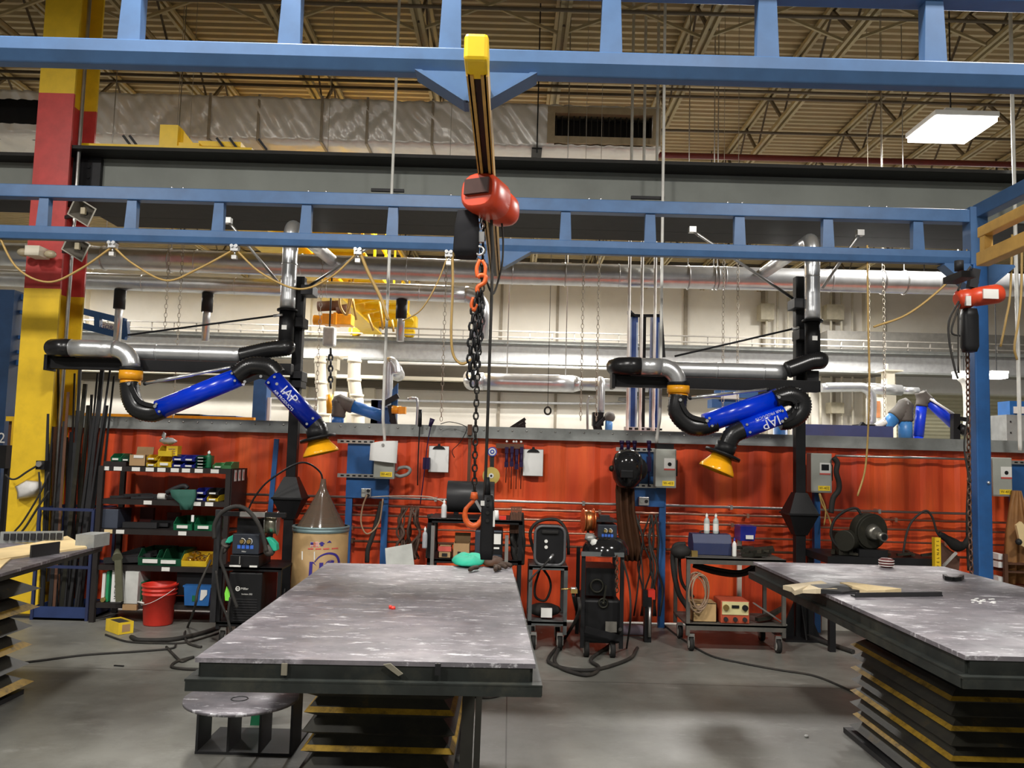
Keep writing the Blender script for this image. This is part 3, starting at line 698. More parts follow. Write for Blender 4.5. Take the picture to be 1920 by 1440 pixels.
for P in ([(1798, 565), (1780, 600), (1780, 640), (1790, 690), (1796, 710)], [(1800, 570), (1784, 620), (1800, 630)], [(1797, 580), (1797, 700)], [(1796, 545), (1806, 520), (1820, 500)]):
    b.tube(spline([at(x, y, H2-.03) for x, y in P], 8), .008, 6)
b.build('control_cable', CABLE, t)
b = MB(); b.chain([at(1814, 660, H2+.05), at(1816, 800, H2+.05), at(1818, 960, H2+.05), at(1822, 1085, H2+.05)], .04, .006); b.build('load_chain', M('chain_rusty', (.12, .06, .04), .6, .5), t)
b = MB(); b.tube(spline([at(1815, 780, H2), at(1808, 830, H2), at(1812, 870, H2), at(1819, 905, H2)], 8), .007, 6); b.build('pendant_cable', CABLE, t)
# ---------------------------------------------------------------- yellow overhead crane
gxl = at(702, 580, 19.8).x; 
t = T('overhead_crane', 'bright yellow overhead bridge crane with walkway running to the far wall', 'bridge crane', (gxl, 14, FZ1))
gz0 = FZ1+.08; gz1 = gz0+.80; GY0 = 10.6
b = MB(); b.box(gxl-.25, gxl+.05, GY0, 20.3, gz0, gz1); b.box(gxl-.32, gxl+.12, GY0, 20.3, gz0-.04, gz0); b.box(gxl-.32, gxl+.12, GY0, 20.3, gz1, gz1+.04); b.box(gxl-.2, gxl+.0, NBY+.1, GY0, gz0+.04, gz0+.10)
b.build('girder', CYEL, t)
b = MB(); b.box(gxl+.12, gxl+.9, GY0, 20.3, gz0+.30, gz0+.36); y = GY0+.2
while y < 20.3: b.bar((gxl+.05, y, gz0+.1), (gxl+.85, y, gz0+.28), .05, .05); b.bar((gxl+.1, y, gz0+.25), (gxl+.95, y, gz0+.25), .08, .1); y += 1.2
b.build('walkway', CYEL, t)
b = MB()
for z in (.85, 1.35): b.bar((gxl+.9, GY0, gz0+z), (gxl+.9, 20.3, gz0+z), .04, .04)
y = GY0+.05
while y < 20.3: b.bar((gxl+.9, y, gz0+.3), (gxl+.9, y, gz0+1.37), .04, .04); y += 1.22
b.build('handrail', CYEL, t)
b = MB(); b.box(gxl-.8, gxl+.95, 20.45, 20.8, FZ1+.26, FZ1+.55)
for s in (-.6, .75): b.cyl((gxl+s, 20.50, FZ1+.16), (gxl+s, 20.75, FZ1+.16), .15, n=16)
b.build('far_end_truck', CYEL, t, bevel=.02)
x0, x1, _, _ = RC(165, 270, 480, 280, NBY); z = NZ1+.05
b = MB(); b.box(x0, x1, NBY-.12, NBY+.12, z, z+.03); b.build('near_end_rail', CYEL, t)
x0, x1, _, _ = RC(299, 240, 333, 270, NBY-.12)
b = MB(); b.box(x0, x1, NBY-.12, NBY+.05, z+.03, z+.235); xx1 = at(372, 265, NBY).x; b.prism([(x1, NBY-.05, z+.235), (xx1, NBY-.05, z+.05), (x1, NBY-.05, z+.05)], (0, .02, 0)); b.box(x1, xx1+.05, NBY-.1, NBY+.1, z+.03, z+.07)
b.box(at(376, 265, NBY).x, at(455, 265, NBY).x, NBY-.05, NBY+.15, z+.06, z+.11); b.build('near_end_truck', CYEL, t)
for px in (238, 250, 412, 436, 490): p = at(px, 262, NBY); b = MB(); b.bar((p.x, NBY-.08, z+.13), (p.x+.08, NBY-.08, z+.03), .022, .022); b.build('festoon_arm', DARK, t)
b = MB(); x = gxl-.12; yy = 14.6; p = at(628, 601, yy)
b.box(p.x-.2, p.x+.32, yy-.15, yy+.15, p.z-.09, p.z+.10); b.cyl((p.x-.38, yy, p.z), (p.x-.15, yy, p.z), .09, n=16); b.box(p.x+.0, p.x+.06, yy-.17, yy+.15, p.z-.1, p.z+.12); b.build('trolley_hoist', M('hoist_orange', (.85, .33, .01), .4), t, bevel=.01)
b = MB(); q = at(612, 575, yy); b.cyl(q+V((-.15, 0, 0)), q+V((.25, 0, .03)), .09, n=14); b.cyl(at(632, 583, yy), at(655, 580, yy), .1, n=12); b.build('drum', RUST, t)
for (a, c_) in (((663, 520), (650, 590)), ((655, 525), (668, 600)), ((690, 590), (700, 620)), ((712, 565), (718, 618)), ((735, 600), (738, 622))):
    b = MB(); b.cyl(at(*a, yy-.5), at(*c_, yy-.5), .02, n=6); b.build('festoon_cable', TAN, t)
b = MB(); b.tube(spline([at(640, 530, 13), at(637, 570, 13), at(650, 590, 13), at(660, 560, 13)], 6), .02, 6); b.build('festoon_cable', TAN, t)
# hanging grey pendant box with dark chain
t = T('crane_pendant', 'grey control box hanging on a dark chain below the yellow crane', 'control box', at(615, 700, 13.5))
x0, x1, z0, z1 = RC(607, 614, 629, 650, 13.5); b = MB(); b.box(x0, x1, 13.4, 13.6, z0, z1); b.build('box', M('pendant_gray', (.45, .45, .44), .5), t, bevel=.03)
q = at(618, 614, 13.5); b = MB(); b.cyl((q.x, 13.5, q.z), (q.x, 13.5, gz0), .015, n=6); b.build('hanger', DARK, t); b = MB(); b.chain([at(620, 655, 13.5), at(620, 735, 13.5)], .09, .018); b.build('chain', DARK, t)
b = MB(); b.cyl(at(618, 740, 13.5), at(618, 775, 13.5), .06, .05, 8); b.build('hook_block', ORNG, t)
# ---------------------------------------------------------------- light-duty items hanging from above
def vp(name, pxt, px, pyb, Y, r, mt, label, cat='conduit', group=None, ztop_=CZ):
    p = at(px, pyb, Y); b = MB(); b.tube([(p.x, Y+(.16 if Y < 8 and px < 1900 else 0), p.z), (p.x, Y+(.15 if Y < 8 and px < 1900 else 0), p.z+.05), (p.x, Y+(.02 if px < 1900 else 0), p.z+.2), (p.x, Y, p.z+.28), (p.x, Y, ztop_)], r, 10); return solo(name, b, mt, label, cat, group)
vp('conduit_drop', 0, 716, 830, 7.60, .014, WPIPE, 'white conduit rod dropping from the roof to the left grey switch box')
vp('conduit_drop', 0, 1237, 830, 7.60, .014, WPIPE, 'white conduit rod dropping to the grey switch box above the welding helmet')
vp('conduit_drop', 0, 1913, 845, 7.60, .017, WPIPE, 'white conduit rod at the right edge of the photo')
for i, px in enumerate((1176, 1200, 1225)):
    vp('drop_pipe', 0, px, 812, 9.3, .017, WPIPE, 'white drop pipe beside the blue lift columns, %s of three' % ['leftmost', 'middle', 'rightmost'][i], 'pipe', 'white drop pipes at the blue lift columns')
HC = [(318, 9.0), (343, 9.0), (606, 9.2), (838, 9.0), (1095, 9.0), (1124, 9.0), (1357, 9.1), (1384, 9.1), (1628, 9.1), (1656, 9.1)]
for i, (px, Y) in enumerate(HC):
    p = at(px, 470, Y); zb_ = at(px, 795 if i != 0 else 625, Y).z; b = MB(); r_ = 0
    b.chain([(p.x, Y, 4.4), (p.x, Y, 3.2), (p.x, Y, zb_)], .048, .0036, .33); b.cyl((p.x, Y, 4.38), (p.x, Y, CZ), .003, n=5)
    solo('hanging_chain', b, M('chain_dull', (.38, .34, .27), .6, .2) if i == 0 else bpy.data.materials['chain_dull'], 'thin pale chain hanging behind the rear blue truss, %s from the left' % ORD[i], 'chain', 'thin chains hanging from the roof')
# festoon trolleys and cable loops under the rear truss
TR = [(212, 456), (441, 461), (672, 466), (842, 470)]
for i, (px, py) in enumerate(TR):
    p = at(px, py, FT); x = p.x
    t = T('festoon_trolley', 'small silver cable trolley under the rear blue truss, %s from the left' % ORD[i], 'cable trolley', (x, FT, fzb-.12), 'cable trolleys under the rear truss')
    b = MB(); b.box(x-.03, x+.03, FT-.025, FT+.025, fzb-.05, fzb-.005); b.cyl((x-.018, FT-.04, fzb-.012), (x-.018, FT+.04, fzb-.012), .014, n=10); b.cyl((x+.018, FT-.04, fzb-.012), (x+.018, FT+.04, fzb-.012), .014, n=10); b.build('wheel_block', CHROME, t)
    b = MB(); b.cyl((x, FT, fzb-.05), (x, FT, fzb-.085), .008, n=8); b.box(x-.02, x+.02, FT-.02, FT+.02, fzb-.115, fzb-.085); b.build('saddle', STEEL, t)
loops = [[(-12, 420), (30, 500), (90, 529), (150, 505), (212, 462)], [(212, 462), (250, 495), (312, 526), (370, 505), (441, 467)], [(441, 467), (490, 512), (560, 542), (620, 520), (672, 472)]]
for i, L in enumerate(loops):
    b = MB(); b.tube(spline([at(x, y, FT) for x, y in L], 8), .009, 6)
    solo('festoon_cable', b, M('cable_tan', (.45, .29, .09), .5) if i == 0 else bpy.data.materials['cable_tan'], 'sagging yellow-brown cable loop under the rear blue truss, %s from the left' % ORD[i], 'cable', 'sagging cable loops')
CT = bpy.data.materials['cable_tan']
for i, (L, lab, r) in enumerate((([(674, 470), (690, 510), (712, 555), (728, 600)], 'yellow strap slanting down from the third cable trolley', .014), ([(848, 470), (849, 540), (846, 620), (850, 665), (866, 682), (888, 672)], 'yellow cable hanging down left of the orange hoist chain', .011),
        ([(842, 472), (820, 530), (790, 580), (755, 602)], 'thin brown cable slanting down left from the fourth cable trolley', .006), ([(1828, 430), (1800, 500), (1760, 545), (1700, 590), (1638, 613)], 'brown cable sweeping from the gantry post down to the left', .009),
        ([(1626, 460), (1628, 615), (1630, 700), (1628, 800), (1622, 880), (1608, 930)], 'brown hanging cable in front of the right electric panel area', .008), ([(1898, 440), (1894, 550), (1886, 600), (1876, 650)], 'tan cable loop hanging right of the red hoist', .010), ([(1916, 440), (1915, 540), (1910, 600), (1902, 650), (1907, 675)], 'tan cable hanging at the right edge', .010))):
    b = MB(); b.tube(spline([at(x, y, FT) for x, y in L], 8), r, 6); solo('drop_cable', b, CT, lab, 'cable')
# strut plates above rear truss
for i, (a, c_) in enumerate(((695, 757), (1184, 1247))):
    p = at(a, 354 if i == 0 else 368, 7.6); q = at(c_, 356 if i == 0 else 370, 7.6)
    b = MB(); b.box(p.x, q.x, 7.615, 7.645, p.z-.015, p.z+.012); solo('strut_channel', b, DARK, ['short slotted strut on the left white conduit above the rear truss', 'short slotted strut on the right white conduit above the rear truss'][i], 'strut')
# flood lights on the column
for i, (px, py) in enumerate(((157, 396), (146, 462))):
    Y = 7.4; c = at(px, py, Y); t = T('flood_light', 'square floodlight with open reflector on the red column, %s of the pair' % ('upper' if i == 0 else 'lower'), 'floodlight', c)
    nn = V((-.05, -.93, -.35)).normalized(); r_ = V((.85, .1, -.52)).normalized(); r_ = (r_-nn*r_.dot(nn)).normalized(); u_ = r_.cross(nn).normalized()
    W, H = .105, .095
    def rc_(k, off): return [c+r_*sx*W*k+u_*sy*H*k+nn*off for sx, sy in ((-1, -1), (1, -1), (1, 1), (-1, 1))]
    b = MB(); o1, i1, i2, bk = rc_(1, .03), rc_(.88, .03), rc_(.45, -.06), rc_(.5, -.08); vs = o1+i1+i2+bk; fs = []
    for j in range(4):
        k = (j+1) % 4; fs += [(j, k, 4+k, 4+j), (4+j, 4+k, 8+k, 8+j), (j, 12+j, 12+k, k)]
    b.add(vs, fs+[(8, 9, 10, 11), (12, 15, 14, 13)]); b.build('reflector', [M('flood_gray', (.20, .18, .15), .4, .4), STEEL][0], t)
    b = MB(); vs = rc_(1.02, .032)+rc_(.9, .032); b.add(vs, [(j, (j+1) % 4, 4+(j+1) % 4, 4+j) for j in range(4)]); b.build('rim', M('flood_rim', (.5, .47, .4), .4), t)
    b = MB(); b.box(c.x-.02, c.x+.02, c.y-.02, c.y+.01, c.z-.03, c.z+.03); b.build('bulb', M('flood_bulb', (.45, .38, .25), .4), t)
    b = MB(); b.bar(c+V((0, .06, 0)), V((CX1, 7.63, c.z)), .03, .03); b.build('mount', DARK, t)
p = at(68, 474, 7.5); b = MB(); b.box(p.x-.06, p.x+.07, 7.42, 7.6, p.z-.04, p.z+.05); b.mat(1).ball((p.x-.12, 7.5, p.z), .055, 12, (1, .8, .7)); b.ball((p.x+.13, 7.5, p.z-.01), .055, 12, (1, .8, .7))
solo('emergency_light', b, [CREAM, M('lamp_glass', (.45, .38, .25), .15)], 'cream two-headed emergency light on the red column band', 'emergency light')
# ---------------------------------------------------------------- fume extraction arms
def extraction(o, label, poleC, P):
    """P: pixel points of one arm; poleC: depth of the pole"""
    Yp = poleC; base = at(P['base'][0], P['base'][1], Yp); px_ = base.x
    t = T('fume_extraction_arm', label, 'extraction arm', (px_, Yp, 0), 'pole-mounted fume arms')
    ztop_ = at(*P['top'], Yp).z
    b = MB(); b.box(px_-.044, px_+.044, Yp-.044, Yp+.044, 0, ztop_); b.build('pole', BLACK, t, bevel=.004)
    b = MB(); b.box(px_-.19, px_+.19, Yp-.19, Yp+.19, 0, .02)
    for s in (-1, 1):
        b.prism([(px_+s*.05, Yp-.006, .02), (px_+s*.18, Yp-.006, .02), (px_+s*.05, Yp-.006, .32)], (0, .012, 0)); b.prism([(px_-.006, Yp+s*.05, .02), (px_-.006, Yp+s*.18, .02), (px_-.006, Yp+s*.05, .32)], (.012, 0, 0))
    b.build('base_plate', BLACK, t)
    dz = at(*P['diamond'], Yp-.15).z; w_ = .14; b = MB()
    b.box(px_-w_, px_+w_, Yp-w_, Yp+w_, dz-.008, dz+.008)
    for s in (-1, 1):
        vs = [(px_-w_*.95, Yp-w_*.95, dz), (px_+w_*.95, Yp-w_*.95, dz), (px_+w_*.95, Yp+w_*.95, dz), (px_-w_*.95, Yp+w_*.95, dz)] + [(px_-.055, Yp-.055, dz+s*.19), (px_+.055, Yp-.055, dz+s*.19), (px_+.055, Yp+.055, dz+s*.19), (px_-.055, Yp+.055, dz+s*.19)]
        b.add(vs, [(0, 1, 5, 4), (1, 2, 6, 5), (2, 3, 7, 6), (3, 0, 4, 7)])
    b.build('splice_collar', BLACK, t)
    # mounting brackets on the pole
    for (x, y) in P['brk']: p = at(x, y, Yp-.08); b = MB(); b.box(p.x-.055, p.x+.055, Yp-.14, Yp+.06, p.z-.045, p.z+.045); b.build('pivot_bracket', DARK, t, bevel=.005)
    # vertical galvanised riser + black swivel tube
    Yd = Yp-.17; a0 = at(*P['rise0'], Yd); a1 = at(a0.x*0+P['rise1'][0], P['rise1'][1], Yd); xx = at(*P['rise1'], Yd).x
    zr0, zr1 = a0.z, at(*P['rise1'], Yd).z; xx = (a0.x+xx)/2
    b = MB(); spiral(b, [(xx, Yd, zr0), (xx, Yd, zr1)], P['rr'], 10 if P['oct'] else 20, .1); b.build('riser_duct', GALV, t)
    b = MB(); tp = V((xx, Yd, zr1)); q = [V(v) for v in ((xx, Yd, zr1), (xx, Yd, zr1+.05))]; dr = V(P['dirr']); r_ = P['rr']
    e1 = V((xx, Yd, zr1+.12)); tgt = V(P['join'](xx)); 
    b.tube(spline([V((xx, Yd, zr1)), V((xx, Yd, zr1+.08)), V((xx, Yd, zr1+.15))+(tgt-e1).normalized()*.06, V((xx, Yd, zr1+.15))+(tgt-e1).normalized()*.2], 5), r_, 16); b.tube([V((xx, Yd, zr1+.15))+(tgt-e1).normalized()*.19, tgt], r_*.98, 16); b.build('branch_duct', GALV, t)
    s0 = at(*P['sw1'], Yd); b = MB(); b.cyl((xx, Yd, zr0), (xx, Yd, s0.z), r_*1.0, n=20); b.cyl((xx, Yd, zr0-.005), (xx, Yd, zr0+.015), r_*1.35, n=20); b.mat(1).box(xx-.025, xx+.02, Yd-r_-.004, Yd-r_+.02, zr0-.18, zr0-.14); b.build('swivel_tube', [BLACK, LABEL], t)
    Yb = Yp-.20
    b = MB(); pts = [at(x, y, Yb-.02+.0*i) for i, (x, y) in enumerate(P['flex'])]; pts[0] = V((xx, Yd, s0.z)); b.tube(spline(pts, 12), r_*1.05, 20, rib=.09); b.build('flex_hose', HOSE, t)
    # boom
    b = MB(); p0 = at(*P['boom0'], Yb+.0); p1 = at(*P['boom1'], Yb); zz = (p0.z+p1.z)/2; bx0 = p0.x; bx1 = p1.x; hb = P.get('hb', .05)
    b.box(bx0, bx1, Yb-.05, Yb+.05, zz-hb, zz+hb); b.box(bx0, bx0+.03, Yb-.09, Yb+.07, zz-hb-.02, zz+hb+.02); b.build('boom', BLACK, t, bevel=.004)
    # rear duct on the boom, end cap, front duct with elbow
    zd = at(*P['rear'][0], Yb).z; b = MB(); xr0 = at(*P['rear'][0], Yb).x; xr1 = at(*P['rear'][1], Yb).x; dr_ = .076; zd = zz+hb+dr_
    xc = at(*P['cap'], Yb).x
    spiral(b, [(xc+.02, Yb+.08, zd), (xr1, Yb+.08, zd)], dr_, 20, .1); b.build('boom_duct', GALV, t)
    Yf = Yb-.14; b = MB(); b.tube([(xc+.16, Yf, zd), (xc+.06, Yf, zd), (xc-.02, Yf+.03, zd), (xc-.05, Yf+.1, zd), (xc-.02, Yb+.05, zd), (xc+.06, Yb+.08, zd), (xc+.1, Yb+.08, zd)], dr_*1.04, 20, rib=.02); b.build('end_loop', HOSE, t)
    xe_ = at(*P['elb'], Yf).x; b = MB(); spiral(b, [(xc+.15, Yf, zd), (xe_-.16, Yf, zd)], dr_, 20, .1)
    zc = at(*P['col'], Yf).z; b.tube([(xe_-.16, Yf, zd)]+[(xe_-.16+.16*math.sin(a), Yf, zd-.16+.16*math.cos(a)) for a in [k*math.pi/16 for k in range(1, 9)]]+[(xe_, Yf, zc)], dr_, 20); b.build('front_duct', GALV, t)
    b = MB(); b.cyl((xe_, Yf, zc), (xe_, Yf, zc-.03), dr_*1.25, n=24); b.build('collar', BLACK, t)
    zf = at(*P['fit'], Yf).z; b = MB(); b.cyl((xe_, Yf, zc-.03), (xe_, Yf, zc-.03-(zc-zf)*.5), .098, n=24); b.cyl((xe_, Yf, zc-.03-(zc-zf)*.5), (xe_, Yf, zf), .085, n=24); b.build('swivel_fitting', ORNG, t)
    # arm: lower elbow hose, first tube, top loop, second tube, wrist, hood
    Ya = Yf-.02
    def hs(nm, key, r, mt=HOSE, rib=.07, z0=None):
        pts = [at(x, y, Ya) for x, y in P[key]]
        if z0 is not None: pts[0] = z0
        b = MB(); b.tube(spline(pts, 13), r, 20, rib=rib); return b.build(nm, mt, t)
    hs('elbow_hose', 'hose1', .078, z0=V((xe_, Ya, zf+.02)))
    b = MB(); c_ = spline([at(x, y, Ya-.083) for x, y in P['link1']], 6)
    for a_, d_ in zip(c_, c_[1:]): b.bar(a_, d_, .012, .035)
    for q in (c_[0], c_[-1]): b.mat(1).cyl(q+V((0, -.012, 0)), q+V((0, -.02, 0)), .014, n=10); b.mat(0)
    b.build('link_bar', [BLACK, CHROME], t)
    a_, c_ = [at(x, y, Ya) for x, y in P['tube1']]; b = MB(); b.cyl(a_, c_, .086, n=28); tb1 = b.build('arm_tube', ARMB, t)
    d_ = (c_-a_).normalized(); b = MB()
    for q in (a_+d_*.03, c_-d_*.03):
        for s in (-.035, .035): e = q+V((0, -.083, 0))+d_.cross(V((0, 1, 0))).normalized()*s; b = MB(); b.cyl(e, e+V((0, -.012, 0)), .011, n=10); b.build('tube_bolt', CHROME, tb1)
    b = MB(); b.tube(spline([at(x, y, Ya-.03) for x, y in P['hoop']], 14), .080, 20, rib=.1); b.build('loop_hose', HOSE, t)
    b = MB(); c2 = spline([at(x, y, Ya-.125) for x, y in P['hooplink']], 10)
    for u, v in zip(c2, c2[1:]): b.bar(u, v, .014, .04)
    for q in (c2[0], c2[len(c2)//2], c2[-1]): b.mat(1).cyl(q+V((0, -.006, 0)), q+V((0, -.018, 0)), .013, n=10); b.mat(0)
    b.build('loop_link', [BLACK, CHROME], t)
    a2, c2 = [at(x, y, Ya-.06) for x, y in P['tube2']]; d2 = (c2-a2).normalized(); b = MB(); b.cyl(a2, c2, .082, n=28); n2 = d2.cross(V((0, 1, 0))).normalized()
    td = d2*P['tdir']; md = a2.lerp(c2, P.get('tpos', .42)); nn = V((0, -1, 0)); up_ = nn.cross(td) if td.cross(nn).length else n2
    up_ = V((0, -1, 0)).cross(td).normalized()
    b.mat(1).text('IAP', md+V((0, -.084, 0))+up_*.02, td, up_, .115); b.text('AIR PRODUCTS', md+V((0, -.082, 0))-up_*.045, td, up_, .034)
    tb2 = b.build('arm_tube', [P['t2m'], M('arm_lettering', (.6, .62, .75), .4) if 'arm_lettering' not in bpy.data.materials else bpy.data.materials['arm_lettering']], t)
    for q in (a2+d2*.03, c2-d2*.03):
        for s in (-.035, .035): e = q+V((0, -.080, 0))+n2*s; b = MB(); b.cyl(e, e+V((0, -.012, 0)), .011, n=10); b.build('tube_bolt', CHROME, tb2)
    b = MB(); b.tube(spline([at(x, y, Ya-.06) for x, y in P['wrist']], 9), .076, 20, rib=.08); b.build('wrist_hose', HOSE, t)
    f0 = at(*P['fl'], Ya-.06); f1 = at(*P['hood'], Ya-.06); hd = (f1-f0).normalized(); b = MB(); b.cyl(f0-hd*.012, f0+hd*.012, .155, n=32); b.cyl(f0-hd*.1, f0, .088, n=24); b.build('hood_flange', BLACK, t)
    b = MB(); L = (f1-f0).length; R_ = P['hr']
    b.lathe([(.075, .012), (.088, .02), (.10, L*.35), (R_*.96, L*.86), (R_, L), (R_*.985, L+.006), (R_*.94, L*.86), (.09, L*.35), (.078, .02)], f0, hd, 40); b.build('hood', HOOD, t)
    g0, g1 = [at(x, y, Ya-.06) for x, y in P['spr']]; b = MB(); b.cyl(g0, g1, .013, n=10); b.cyl(g0, g0.lerp(g1, .55), .016, n=10); b.mat(1).ball(g0, .02, 8); b.ball(g1, .02, 8); b.build('spring_strut', [CHROME, BLACK], t)
    r0, r1 = [at(x, y, Yb-.05) for x, y in P['rod']]; b = MB(); b.cyl(r0, r1, .009, n=8); b.mat(1).cyl(r0, r0.lerp(r1, .06), .013, n=8); b.build('tie_rod', [BLACK, CHROME], t)
    for (u, v) in P['struts']: b = MB(); b.cyl(at(*u, Yp), at(*v, Yp-.35), .014, n=8); b.box(*sum([[at(*v, Yp-.35)[0]-.03, at(*v, Yp-.35)[0]+.03]], []), Yp-.38, Yp-.32, at(*v, Yp-.35).z-.02, at(*v, Yp-.35).z+.03); b.build('brace_strut', STEEL, t)
    return t
extraction('L', 'fume extraction arm whose yellow hood hangs above the NS wire drum', 7.6, dict(
    base=(536, 1120), top=(562, 520), diamond=(537, 935), brk=((578, 545), (560, 605), (558, 706), (556, 718)), rise0=(541, 583), rise1=(543, 455), rr=.068, oct=False, dirr=(1, 1, 0), join=lambda x: at(622, 488, MDY-.1),
    sw1=(538, 648), flex=[(538, 650), (535, 652), (505, 656), (478, 662), (452, 668)], boom0=(92, 681), boom1=(548, 693), rear=((268, 655), (455, 667)), cap=(117, 648), elb=(247, 680), col=(250, 689), fit=(249, 722),
    hose1=[(248, 718), (246, 745), (258, 766), (285, 774), (306, 767)], link1=[(243, 720), (262, 752), (292, 762)], tube1=[(298, 768), (450, 706)], hoop=[(445, 705), (470, 688), (503, 690), (520, 706)], hooplink=[(460, 716), (490, 706), (520, 720)],
    tube2=[(510, 709), (590, 795)], tdir=1, t2m=ARMN, wrist=[(586, 790), (598, 808), (598, 825)], fl=(596, 822), hood=(602, 850), hr=.155, spr=[(272, 719), (436, 688)], rod=[(530, 590), (240, 628)],
    struts=[((526, 535), (428, 415)), ((577, 538), (706, 455))]))
extraction('R', 'fume extraction arm with parallel folded blue tubes, yellow hood above the tool cart', 7.6, dict(
    base=(1499, 1185), top=(1504, 520), diamond=(1499, 965), brk=((1497, 570), (1506, 628), (1520, 722), (1520, 705)), rise0=(1523, 603), rise1=(1523, 480), rr=.068, oct=False, dirr=(-1, 1, 0), join=lambda x: at(1432, 512, MDY-.1),
    sw1=(1528, 672), flex=[(1526, 674), (1538, 676), (1520, 678), (1498, 686), (1476, 694)], boom0=(1145, 720), boom1=(1535, 720), rear=((1290, 690), (1478, 697)), cap=(1163, 688), elb=(1272, 710), col=(1270, 717), fit=(1268, 745),
    hose1=[(1268, 745), (1270, 772), (1290, 795), (1315, 800), (1342, 792)], link1=[(1275, 750), (1292, 778), (1325, 789)], tube1=[(1322, 794), (1460, 746)], hoop=[(1452, 750), (1480, 742), (1501, 752), (1500, 772), (1482, 786), (1462, 788)], hooplink=[(1460, 745), (1490, 752), (1488, 778), (1466, 790)],
    tube2=[(1470, 776), (1392, 806)], tdir=1, t2m=ARMB, tpos=.4, wrist=[(1396, 804), (1374, 815), (1364, 834), (1361, 846)], fl=(1355, 852), hood=(1343, 882), hr=.155, spr=[(1294, 746), (1440, 730)], rod=[(1498, 614), (1265, 668)],
    struts=[((1487, 560), (1298, 432)), ((1542, 540), (1612, 438))]))
# ---------------------------------------------------------------- lift tables
def bellows(b, x0, x1, y0, y1, z0, z1, n, amp=.06):
    rings = []; mats = []; h = (z1-z0)/n
    for k in range(n):
        zb = z1 - k*h
        jit = amp*random.uniform(.85, 1.1)
        rings += [(0, zb), (jit*.62, zb-h*.42), (jit, zb-h*.66)]; mats += [0, 1 if k % 2 == 0 else 0, 0]
    rings.append((0, z0)); mats.append(0)
    vs = []
    for o, z in rings: vs += [(x0-o, y0-o, z), (x1+o, y0-o, z), (x1+o, y1+o, z), (x0-o, y1+o, z)]
    for i in range(len(rings)-1):
        b.mi = mats[i]; 
        fs = [(4*i+j, 4*i+(j+1) % 4, 4*i+4+(j+1) % 4, 4*i+4+j) for j in range(4)]
        base = len(b.v); b.add([vs[k] for k in range(4*i, 4*i+8)], [(j, (j+1) % 4, 4+(j+1) % 4, 4+j) for j in range(4)])
    b.mi = 0; return b
def lift_table(label, c, dirx, W, L, z, bel, sub=None, bz=None, thin=False):
    """c = front-left top corner; dirx = unit vector along the front edge"""
    X = V(dirx).normalized(); Y = V((-X.y, X.x, 0)); c = V((c.x, c.y, 0)); ctr = c + X*W/2 + Y*L/2
    t = T('lift_table', label, 'lift table', (ctr.x, ctr.y, 0), 'steel scissor lift tables')
    b = MB(); b.obox(ctr+V((0, 0, z-.008)), X*W/2, Y*L/2, V((0, 0, .008))); b.build('table_top', TABLE, t)
    b = MB(); zz = z-.016; q = ctr
    for s in (() if thin else (-1, 1)):
        b.obox(q+Y*s*(L/2-.012)+V((0, 0, zz-.026)), X*(W/2-.018), Y*.006, V((0, 0, .026))); b.obox(q+X*s*(W/2-.014)+V((0, 0, zz-.026)), X*.006, Y*(L/2-.02), V((0, 0, .026)))
        b.obox(q+Y*s*(L/2+.0)+V((0, 0, zz-.055)), X*(W/2+.025), Y*.025, V((0, 0, .004))); b.obox(q+X*s*(W/2+.0)+V((0, 0, zz-.055)), X*.025, Y*(L/2-.022), V((0, 0, .004)))
        b.obox(q+Y*s*(L/2+.020)+V((0, 0, zz-.074)), X*(W/2+.022), Y*.005, V((0, 0, .018))); b.obox(q+X*s*(W/2+.020)+V((0, 0, zz-.074)), X*.005, Y*(L/2+.012), V((0, 0, .018)))
    b.obox(q+V((0, 0, zz-(.012 if thin else .08))), X*(W/2-(.006 if thin else .02)), Y*(L/2-(.006 if thin else .02)), V((0, 0, .012 if thin else .005)));
    if thin: b.obox(q+V((0, 0, zz-.052)), X*(W/2-.25), Y*(L/2-.15), V((0, 0, .03)))
    b.build('skirt_frame', M('skirt_steel', (.020, .023, .021), .5, .1, var=.25, dirt=.5, dcol=(.075, .07, .05)) if 'skirt_steel' not in bpy.data.materials else bpy.data.materials['skirt_steel'], t)
    bx0, bx1, by0, by1 = bel; zb1 = bz or z-.10
    b = MB(); bellows(b, bx0, bx1, by0, by1, .03, zb1, 7 if thin else 8, .12 if thin else .06); b.build('bellows', [BELL, BSTR], t)
    b = MB(); b.box(bx0-.09, bx1+.09, by0-.09, by1+.09, 0, .03); b.build('base_frame', DARK, t)
    if zb1 < z-.18:
        b = MB(); b.box(bx0+.02, bx1-.02, by0+.02, by1-.02, zb1-.01, z-.11)
        for s in (.1, .9): b.box(bx0-.12, bx1+.1, by0+(by1-by0)*s-.02, by0+(by1-by0)*s+.02, z-.2, z-.11)
        b.build('sub_frame', DARK, t)
    return t, X, Y
ZA = .85
fl, fr, bl = atz(366, 1233, ZA), atz(1004, 1245, ZA), atz(645, 1056, ZA)
W = (fr-fl).length; L = (bl-fl).length
t1, TX1, TY1 = lift_table('scuffed grey steel lift table with a teal welding glove and red cap on top', fl, fr-fl, W, L, ZA, (-.90, -.29, 4.15, 5.05), bz=.74)
WT = M('worn_tan', (.17, .155, .115), .6); yk = fl.y+.002
b = MB(); p = at(533, 1256, yk); b.box(p.x-.010, p.x+.010, p.y-.004, p.y+.004, p.z-.018, p.z+.022); b.build('worn_patch', WT, t1)
b = MB(); p = at(737, 1256, yk); b.prism([(p.x-.035, p.y-.004, p.z+.018), (p.x-.01, p.y-.004, p.z+.022), (p.x+.035, p.y-.004, p.z-.012), (p.x+.02, p.y-.004, p.z-.02), (p.x-.01, p.y-.004, p.z+.0)], (0, .008, 0))
